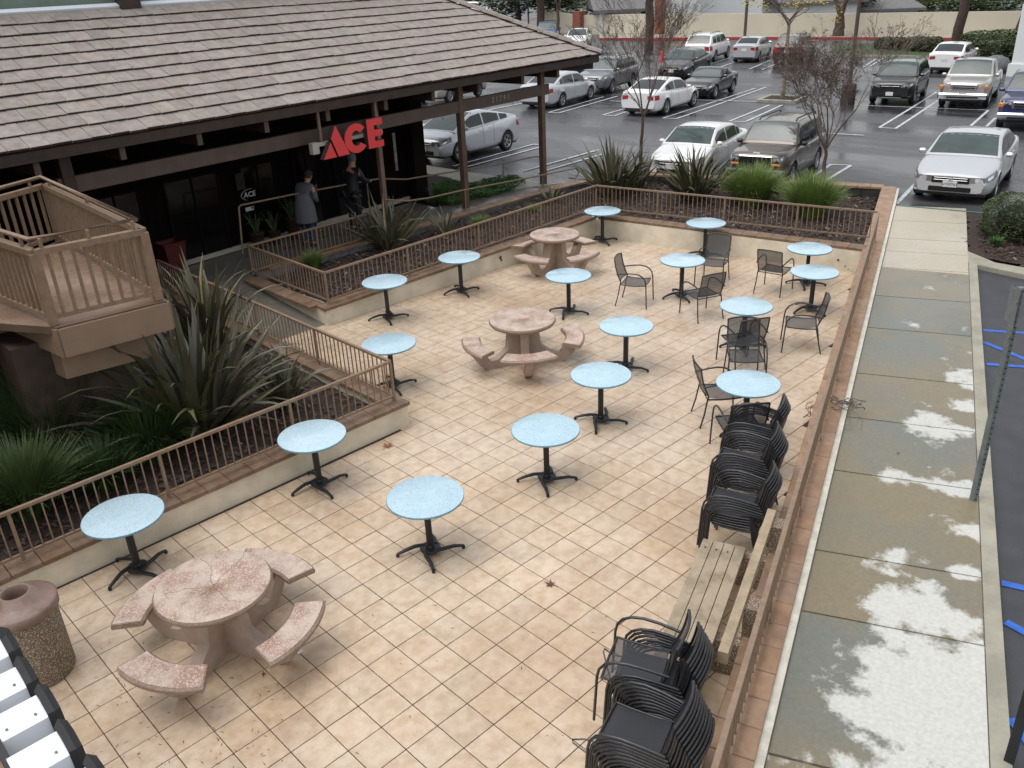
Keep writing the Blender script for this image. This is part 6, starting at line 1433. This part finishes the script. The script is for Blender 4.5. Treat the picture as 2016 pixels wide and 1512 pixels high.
# footpath and red kerb
q = MB(); ra, rb = [], []
for (px, y1, y2) in ((1180, 66, 80), (1300, 68, 79.5), (1500, 68, 78), (1750, 68, 79), (2100, 69, 83)):
    ra.append(GL(px, y1 + 1)); rb.append(GL(px, y2 - .5))
vs = []
for a, b in zip(ra, rb): vs += [(a.x, a.y, G(a.x, a.y) + .13), (b.x, b.y, G(b.x, b.y) + .13), (b.x, b.y, G(b.x, b.y) - .1)]
q.add(vs, [f for i in range(4) for f in ([3 * i, 3 * i + 3, 3 * i + 4, 3 * i + 1], [3 * i + 1, 3 * i + 4, 3 * i + 5, 3 * i + 2])]); q.build('far_pavement', M_conc2, kind='structure')
q = MB(); vs = []
for b in rb: d_ = (CC - b); d_.z = 0; d_.normalize(); a = b + d_ * .05; c = b - d_ * .35; vs += [(a.x, a.y, G(a.x, a.y) - .1), (a.x, a.y, G(a.x, a.y) + .18), (c.x, c.y, G(a.x, a.y) + .18)]
q.add(vs, [f for i in range(4) for f in ([3 * i, 3 * i + 1, 3 * i + 4, 3 * i + 3], [3 * i + 1, 3 * i + 2, 3 * i + 5, 3 * i + 4])]); q.build('red_kerb', M_redk, label='red painted kerb along the road before the cream wall', cat='kerb')
# verge strip with hedges
vp = [GL(1640, 112), GL(1745, 113), GL(2060, 120), GL(2060, 92), GL(1640, 88)]
q = MB(); q.add([(p_.x, p_.y, G(p_.x, p_.y) + .12) for p_ in vp] + [(p_.x, p_.y, G(p_.x, p_.y) - .2) for p_ in vp], [[0, 1, 2, 3, 4], [0, 5, 6, 1], [1, 6, 7, 2]]); q.build('verge', mat('verge_grass', (.05, .08, .022), .8, var=.6, nscale=1.5, detail=8, bump=1, bscale=12), kind='structure')
q = MB()
for a, b in zip(vp[:2], vp[1:3]): q.bar(a + V((0, 0, .06)), b + V((0, 0, .06)), .18, .16)
q.build('verge_kerb', M_conc2, kind='structure')
for i, (px, py, rx_, rz_, lab) in enumerate(((1752, 100, 1.0, .45, 'small round dark hedge shrub, leftmost on the verge'), (1780, 102, .55, .4, 'lower hedge shrub second from the left on the verge'), (1815, 103, 1.25, .5, 'wide clipped hedge shrub left of the white sedan'), (1735, 98, .5, .4, 'hedge shrub at the edge of the reddish tree crown'),
        (1912, 98, .8, .5, 'clipped hedge shrub just right of the white sedan'), (1940, 105, 1.6, .7, 'big clipped hedge shrub below the pine trunk'), (1985, 112, 1.7, .8, 'large dark hedge shrub right of the pine trunk'), (1955, 122, 1.2, .6, 'rounded hedge shrub nearest the silver pickup'), (1925, 112, .9, .5, 'small rounded hedge shrub behind the pickup cab'), (2010, 125, 1.3, .9, 'hedge shrub at the right edge by the white post'))):
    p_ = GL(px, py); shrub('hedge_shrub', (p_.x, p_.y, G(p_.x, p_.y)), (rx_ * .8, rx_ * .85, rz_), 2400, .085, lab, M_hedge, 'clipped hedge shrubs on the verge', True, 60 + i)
p_ = GL(1958, 140); q = MB(); q.lathe([(.0, 0), (.75, .1), (.8, .4), (.55, .75), (.2, .9), (0, .92)], 14); tag(q.build('boulder', M_slate, loc=(p_.x, p_.y, G(p_.x, p_.y) - .1)), 'round grey green boulder behind the silver pickup', 'rock')
p_ = GL(1998, 150); q = MB(); q.box((0, 0, 1.9), (.9, 1.2, 3.0), bev=.05); q.box((0, 0, .3), (1.1, 1.4, .6)); tag(q.build('white_pylon', M_hwall, loc=(p_.x + .3, p_.y - .35, G(p_.x, p_.y))), 'white rectangular pylon at the right edge behind the blue pickup', 'pylon')
# houses
def house(label, px0, px1, ybase, Z, hwall, roofm_=None, rise=1.2, dpt=9, wins=()):
    k = Z / ((CR @ (ray((px0 + px1) / 2, ybase)))[2]); a = CC + ray(px0, ybase) * Z; b = CC + ray(px1, ybase) * Z
    z0 = min(a.z, b.z) - 4; t_ = thing('house', label, 'house', (a.x, a.y, 0), group='houses beyond the wall'); d_ = (b - a); d_.z = 0; n_ = V((-d_.y, d_.x, 0)).normalized()
    if n_.dot(V((.62, .65, 0))) < 0: n_ = -n_
    o = V((a.x, a.y, 0)); P_ = [V((0, 0, 0)), d_, d_ + n_ * dpt, n_ * dpt]; top = max(a.z, b.z) + hwall
    q = MB(); q.prism([p_[:2] for p_ in P_], z0, top); w_ = q.build('wall', M_hwall, t_)
    for (f0, f1, y0, y1) in wins:
        q = MB(); c_ = d_ * ((f0 + f1) / 2) - n_ * .02; q.box((c_.x, c_.y, top - lerp(y0, y1, .5)), (d_.length * (f1 - f0), .06, y1 - y0), rz=0, M=None) if False else q.bar(d_ * f0 - n_ * .02 + V((0, 0, top - (y0 + y1) / 2)), d_ * f1 - n_ * .02 + V((0, 0, top - (y0 + y1) / 2)), .08, y1 - y0); q.build('window', M_cglass, w_)
    if roofm_:
        q = MB(); ov = .6; dn = d_.normalized(); A = [-dn * ov - n_ * ov, d_ + dn * ov - n_ * ov, d_ + dn * ov + n_ * (dpt + ov), -dn * ov + n_ * (dpt + ov)]; mid0, mid1 = (A[0] + A[3]) / 2, (A[1] + A[2]) / 2
        q.add([p_ + V((0, 0, top)) for p_ in A] + [mid0 + V((0, 0, top + rise)), mid1 + V((0, 0, top + rise))] + [p_ + V((0, 0, top - .25)) for p_ in A], [[0, 1, 5, 4], [1, 2, 5], [2, 3, 4, 5], [3, 0, 4], [6, 7, 1, 0], [9, 8, 7, 6]]); q.build('roof', roofm_, t_)
    return t_
house('white two storey house wall above the cream wall with a dark ledge', 1282, 1378, 24, 78, 4.5, None, wins=((.0, 1., 3.0, 3.3),))
house('tall white house wall rising above the middle of the cream wall', 1378, 1500, 24, 80, 5.0, None)
house('low white house with dark roof behind the forked tree', 1540, 1690, 32, 82, 1.2, M_hroof, 1.0)
house('grey roofed house above the wall left of the pine trunk', 1700, 1805, 30, 84, .5, M_hroof, .9)
house('grey roofed house behind the wall near its left end', 1180, 1262, 28, 80, .35, M_hroof, 1.1)
q = MB(); c_ = CC + ray(1300, 20) * 76; q.box((0, 0, 0), (.7, .7, 6)); tag(q.build('brick_pillar', M_brick, loc=c_), 'red brick pillar standing beside the white house', 'pillar')
# big trees and pines
def leafy_tree(label, px, py, Z, rad, m, seed, trunk=True, n=2600, size=.22, dz=0, name='leafy_tree', tr=.25):
    c_ = CC + ray(px, py) * Z; rr = random.Random(seed); zg = G(min(c_.x, 110), min(c_.y, 110)); t_ = thing(name, label, 'tree', (c_.x, c_.y, zg), group='trees beyond the lot'); q = MB(); cz = c_.z - zg
    for k in range(6):
        a = rr.uniform(0, 6.3); r_ = rr.uniform(.1, .6); leafmass(q, (rad[0] * r_ * math.cos(a), rad[1] * r_ * math.sin(a), cz + rad[2] * rr.uniform(-.4, .5)), (rad[0] * .62, rad[1] * .62, rad[2] * .6), n // 6, size, rr)
    q.build('crown', m, t_, kind='stuff')
    if trunk:
        q = MB(); q.tube([(0, 0, -.3), (.1, 0, cz * .5), (0, .1, cz)], [tr, tr * .8, tr * .5], 8, caps=False); q.build('trunk', M_pbark, t_)
    return t_
leafy_tree('dark bushy tree over the road at top, left of centre', 1020, -8, 88, (4.2, 4.2, 2.6), M_fold, 71)
leafy_tree('dark green tree at the top beside the traffic light', 1095, 2, 86, (2.8, 2.8, 2.0), M_pine, 72)
leafy_tree('light green bushy tree behind the left end of the cream wall', 1165, 8, 92, (5.0, 5.0, 2.2), M_foll, 73, False)
leafy_tree('dark evergreen hanging over the white houses', 1640, -12, 84, (4.5, 4.5, 1.7), M_fold, 74, False, 3000)
leafy_tree('dense dark trees behind the wall right of the forked tree', 1745, 4, 100, (6.5, 6.5, 2.4), M_fold, 75, False, 3600)
leafy_tree('mid green bush above the wall left of the pine trunk', 1830, 8, 96, (4.0, 4.0, 2.0), M_foll, 76, False)
leafy_tree('green shrubbery above the wall at far right', 1960, 4, 92, (5.5, 5.5, 1.6), M_fol, 77, False, 3000)
leafy_tree('dull green shrubbery above the wall between the pines', 1900, 12, 90, (2.6, 2.6, 1.0), M_fol, 79, False, 1500)
leafy_tree('green hillside bush above the roof slope', 900, 4, 120, (9, 9, 3.0), M_fol, 78, False, 3000, .35)
def pine(label, px, py, r, lean, seed, crown, H=9):
    p_ = GL(px, py); zg = G(p_.x, p_.y); t_ = thing('pine_tree', label, 'tree', (p_.x, p_.y, zg), group='pine trees by the road'); rr = random.Random(seed); q = MB()
    pts_ = [V((lean[0] * k / 8 + rr.gauss(0, .05), lean[1] * k / 8 + rr.gauss(0, .05), H * k / 8 - .2)) for k in range(9)]; q.tube(pts_, [r * (1.15 - .045 * k) for k in range(9)], 10, caps=False); q.build('trunk', M_pbark, t_)
    q = MB(); b_ = MB()
    for (dx, dy, z, rad) in crown:
        c_ = (dx, dy, z); b_.tube([(lean[0] * z / H, lean[1] * z / H, z - .3), (dx * .6, dy * .6, z), c_], [.07, .05, .03], 5)
        leafmass(q, c_, (rad, rad, rad * .45), 500, .12, rr, .2)
    if crown: b_.build('boughs', M_pbark, t_); q.build('needles', M_pine, t_, kind='stuff')
pine('dark pine trunk rising before the cream wall behind the white SUV row', 1278, 100, .30, (.2, .2), 81, [(-1.5, 1.5, 4.6, 1.0), (1.5, -1.5, 5, 1.1)])
pine('thick pine trunk behind the white sedan at right', 1883, 84, .31, (.15, -.1), 82, [(1.5, -2.5, 4.3, 1.5), (2.0, -4.0, 3.6, 1.5), (.8, -1.5, 4.6, 1.2), (2.5, -5, 4.2, 1.3)])
pine('leaning pine trunk at the right edge above the hedges', 1995, 96, .34, (.9, -1.4), 83, [(0, 1.6, 4.0, 1.1)])
pine('dark trunk beside the road near the traffic light', 1064, 68, .36, (.2, -.2), 84, [(-.8, .8, 4.0, 1.6), (.9, -.9, 4.4, 1.8), (0, 0, 5, 2)])
p_ = GL(1650, 74); bare_tree('forked_tree', (p_.x, p_.y, G(p_.x, p_.y)), 7.5, 1.6, .42, 'dark forked evergreen trunk standing against the cream wall', 85, 3, M_fold, 900, .16, .6, kids=(1, 2), first=3, bark=M_pbark)
p_ = GL(1099, 85); bare_tree('bare_tree', (p_.x, p_.y, G(p_.x, p_.y)), 8.0, 2.8, .16, 'bare pale tree beside the blue SUV', 86, 4, None, 0, .1, .6, kids=(2, 2), group=None)
# road at the far left with kerb, traffic light, vehicles
q = MB(); gstripe(q, GL(1010, 41), GL(1075, 34), .5, G, 6, .06); gstripe(q, GL(1010, 45), GL(1072, 38), .2, G, 6, .05); gstripe(q, GL(1000, 57), GL(1072, 49), .3, G, 4, .05); q.build('road_marking', mat('faded_red_marking', (.45, .16, .12), .7), label='faded red and white road lines beyond the lot at the top', cat='road marking')
p_ = GL(1020, 57); t_ = thing('traffic_light', 'grey pole with dark traffic signal beside the far road', 'traffic light', (p_.x, p_.y, G(p_.x, p_.y))); q = MB(); q.lathe([(.3, 0), (.24, 9)], 10); q.build('pole', M_grey, t_); q = MB(); q.box((-.35, .3, 2.9), (.7, .9, 1.1), bev=.1); q.build('signal_head', M_trim, t_)
p_ = GL(1041, 60); t_ = thing('sign_pole', 'thin dark pole with small sign right of the traffic light', 'pole', (p_.x, p_.y, G(p_.x, p_.y))); q = MB(); q.lathe([(.09, 0), (.08, 4.4)], 8); q.build('pole', M_grey, t_); q = MB(); q.box((-.2, .2, 3.6), (.1, .8, .9)); q.build('sign_plate', M_trim, t_)
p_ = GL(1009, 50); car('pickup', 'black pickup truck on the far road above the roof slope', 'pickup truck', 'black', (.012, .012, .014), (p_.x, p_.y, G(p_.x, p_.y)), D(-60), 'truck', metal=.2, group='vehicles on the far road')
p_ = GL(978, 36); car('suv', 'white van on the far road above the roof slope', 'van', 'white', WHT, (p_.x, p_.y, G(p_.x, p_.y)), D(-60), metal=0, group='vehicles on the far road', sc=1.25)
# red umbrella-like figure: red parking sign between the far cars
p_ = GL(1302, 150); q = MB(); q.box((0, 0, .9), (.12, .2, .9), bev=.04); q.lathe([(.16, 0), (.05, .5)], 8); tag(q.build('red_marker', M_signred, loc=(p_.x, p_.y, G(p_.x, p_.y))), 'small red marker post between the far black cars', 'marker')

# ================================================================ PEOPLE
def skin_mesh(name, vs, es, rad, m, parent, sub=2, root=0, loc=(0, 0, 0)):
    me = bpy.data.meshes.new(name); me.from_pydata(vs, es, []); me.update(); o = bpy.data.objects.new(name, me); COL.objects.link(o)
    sk = o.modifiers.new('s', 'SKIN'); sk.use_smooth_shade = True; ss = o.modifiers.new('u', 'SUBSURF'); ss.levels = sub; ss.render_levels = sub
    for i, r in enumerate(rad): me.skin_vertices[0].data[i].radius = r if isinstance(r, tuple) else (r, r)
    me.skin_vertices[0].data[root].use_root = True
    dg = bpy.context.evaluated_depsgraph_get(); m2 = bpy.data.meshes.new_from_object(o.evaluated_get(dg)); bpy.data.objects.remove(o); m2.materials.clear(); m2.materials.append(m)
    for p_ in m2.polygons: p_.use_smooth = True
    m2.name = name; return ob(name, m2, parent)
def person(loc, face, label, bend, top_m, leg_m, hair_m, long_coat, armpose, headtilt=0, scale=1.):
    t_ = thing('person', label, 'person', loc, face); t_.scale = (scale,) * 3
    b = bend; hipz = .90
    ch_ = (.18 * b, 0, 1.36 - .05 * b); nk = (.27 * b, 0, 1.47 - .08 * b); hd_ = (.34 * b + .02, 0, 1.60 - .12 * b); hd2 = (.37 * b + .03, 0, 1.69 - .13 * b)
    L_, R_ = armpose
    vs = [(0, 0, hipz), (.05 * b, 0, 1.12), ch_, nk, hd_, hd2,
          (.0, .10, .86), (.03, .11, .48), (-.02, .11, .09), (.14, .12, .04), (.0, -.10, .86), (.02, -.11, .48), (-.03, -.11, .09), (.12, -.12, .04),
          (ch_[0], .19, ch_[2] + .02), L_[0], L_[1], L_[2], (ch_[0], -.19, ch_[2] + .02), R_[0], R_[1], R_[2]]
    es = [(0, 1), (1, 2), (2, 3), (3, 4), (4, 5), (0, 6), (6, 7), (7, 8), (8, 9), (0, 10), (10, 11), (11, 12), (12, 13), (2, 14), (14, 15), (15, 16), (16, 17), (2, 18), (18, 19), (19, 20), (20, 21)]
    ra = [(.13, .10), (.12, .09), (.15, .10), .055, (.075, .09), (.07, .08), .085, .058, .042, .035, .085, .058, .042, .035, .055, .042, .034, .028, .055, .042, .034, .028]
    skin_mesh('body', vs, es, ra, M_skin, t_)
    k = 1.18
    hem = .55 if long_coat else .80
    cv = [(0, 0, .95), (.05 * b, 0, 1.12), (ch_[0], 0, ch_[2]), (nk[0] * .95, 0, nk[2] - .03), (-.01, 0, hem), (ch_[0], .19, ch_[2] + .02), L_[0], L_[1], (ch_[0], -.19, ch_[2] + .02), R_[0], R_[1]]
    ce = [(0, 1), (1, 2), (2, 3), (0, 4), (2, 5), (5, 6), (6, 7), (2, 8), (8, 9), (9, 10)]
    skin_mesh('jacket' if not long_coat else 'cardigan', cv, ce, [(.185, .14), (.17, .135), (.19, .14), .085, (.25, .20) if long_coat else (.19, .15), .085, .068, .055, .085, .068, .055], top_m, t_)
    if long_coat:
        q = MB(); prof2 = [(.16, 1.22), (.20, 1.05), (.225, .9), (.24, .72), (.25, .58)]; q.lathe(prof2[::-1], 20, M=Matrix.Diagonal((.95, 1.05, 1, 1))); q.build('cardigan', top_m, t_)
    tv = [(0, 0, .93), (0, .10, .86), (.03, .11, .48), (-.02, .11, .10), (0, -.10, .86), (.02, -.11, .48), (-.03, -.11, .10)]
    skin_mesh('trousers', tv, [(0, 1), (1, 2), (2, 3), (0, 4), (4, 5), (5, 6)], [(.15, .12), .105, .078, .065, .105, .078, .065], leg_m, t_)
    for s_ in (1, -1): q = MB(); q.box((.05, s_ * .115, .045), (.27, .10, .09), bev=.03); q.build('shoe', M_shoe, t_)
    q = MB(); q.lathe([(0, .13), (.05, .12), (.088, .08), (.098, .03), (.095, -.02), (.085, -.05)], 14, c=(hd2[0] - .025, 0, hd2[2] - .035)); q.build('hair' if not long_coat else 'cap', hair_m, t_)
    if long_coat: q = MB(); q.box((hd2[0] + .09, 0, hd2[2] - .0), (.10, .13, .015), bev=.006); q.build('cap_brim', hair_m, t_)
    # face: nose, eyes, ears
    q = MB(); fx_ = hd_[0] + .085; q.add([(fx_, -.015, hd_[2] + .02), (fx_, .015, hd_[2] + .02), (fx_ + .028, 0, hd_[2] - .01), (fx_, 0, hd_[2] + .06)], [[0, 1, 2], [1, 3, 2], [3, 0, 2]]); q.build('nose', M_skin, t_)
    for s_ in (1, -1):
        q = MB(); q.lathe([(0, .008), (.011, 0), (0, -.008)], 8, c=(fx_ - .002, s_ * .032, hd_[2] + .045)); q.build('eye', M_ink, t_)
        q = MB(); q.lathe([(0, .03), (.014, .01), (.012, -.02), (0, -.03)], 8, c=(hd_[0] - .01, s_ * .092, hd_[2] + .02)); q.build('ear', M_skin, t_)
    return t_
p = B(611, 484, .33); person((p.x, p.y, .33), D(20), 'person in grey cardigan, jeans and dark cap looking down beside the shop window', .75, M_cardi, M_denim, M_cap2, True, (((.12, .25, 1.12), (.28, .16, .98), (.33, .1, .96)), ((.10, -.25, 1.12), (.28, -.14, .98), (.33, -.08, .96))), scale=.97)
p = B(703, 455, .33); person((p.x, p.y, .33), D(15), 'person in black jacket with grey hair standing before the shop, hand out', .3, M_jack, M_jack, M_hair, False, (((.05, .26, 1.12), (.25, .24, 1.0), (.33, .22, 1.0)), ((.12, -.26, 1.15), (.35, -.24, 1.08), (.43, -.22, 1.09))), scale=1.03)
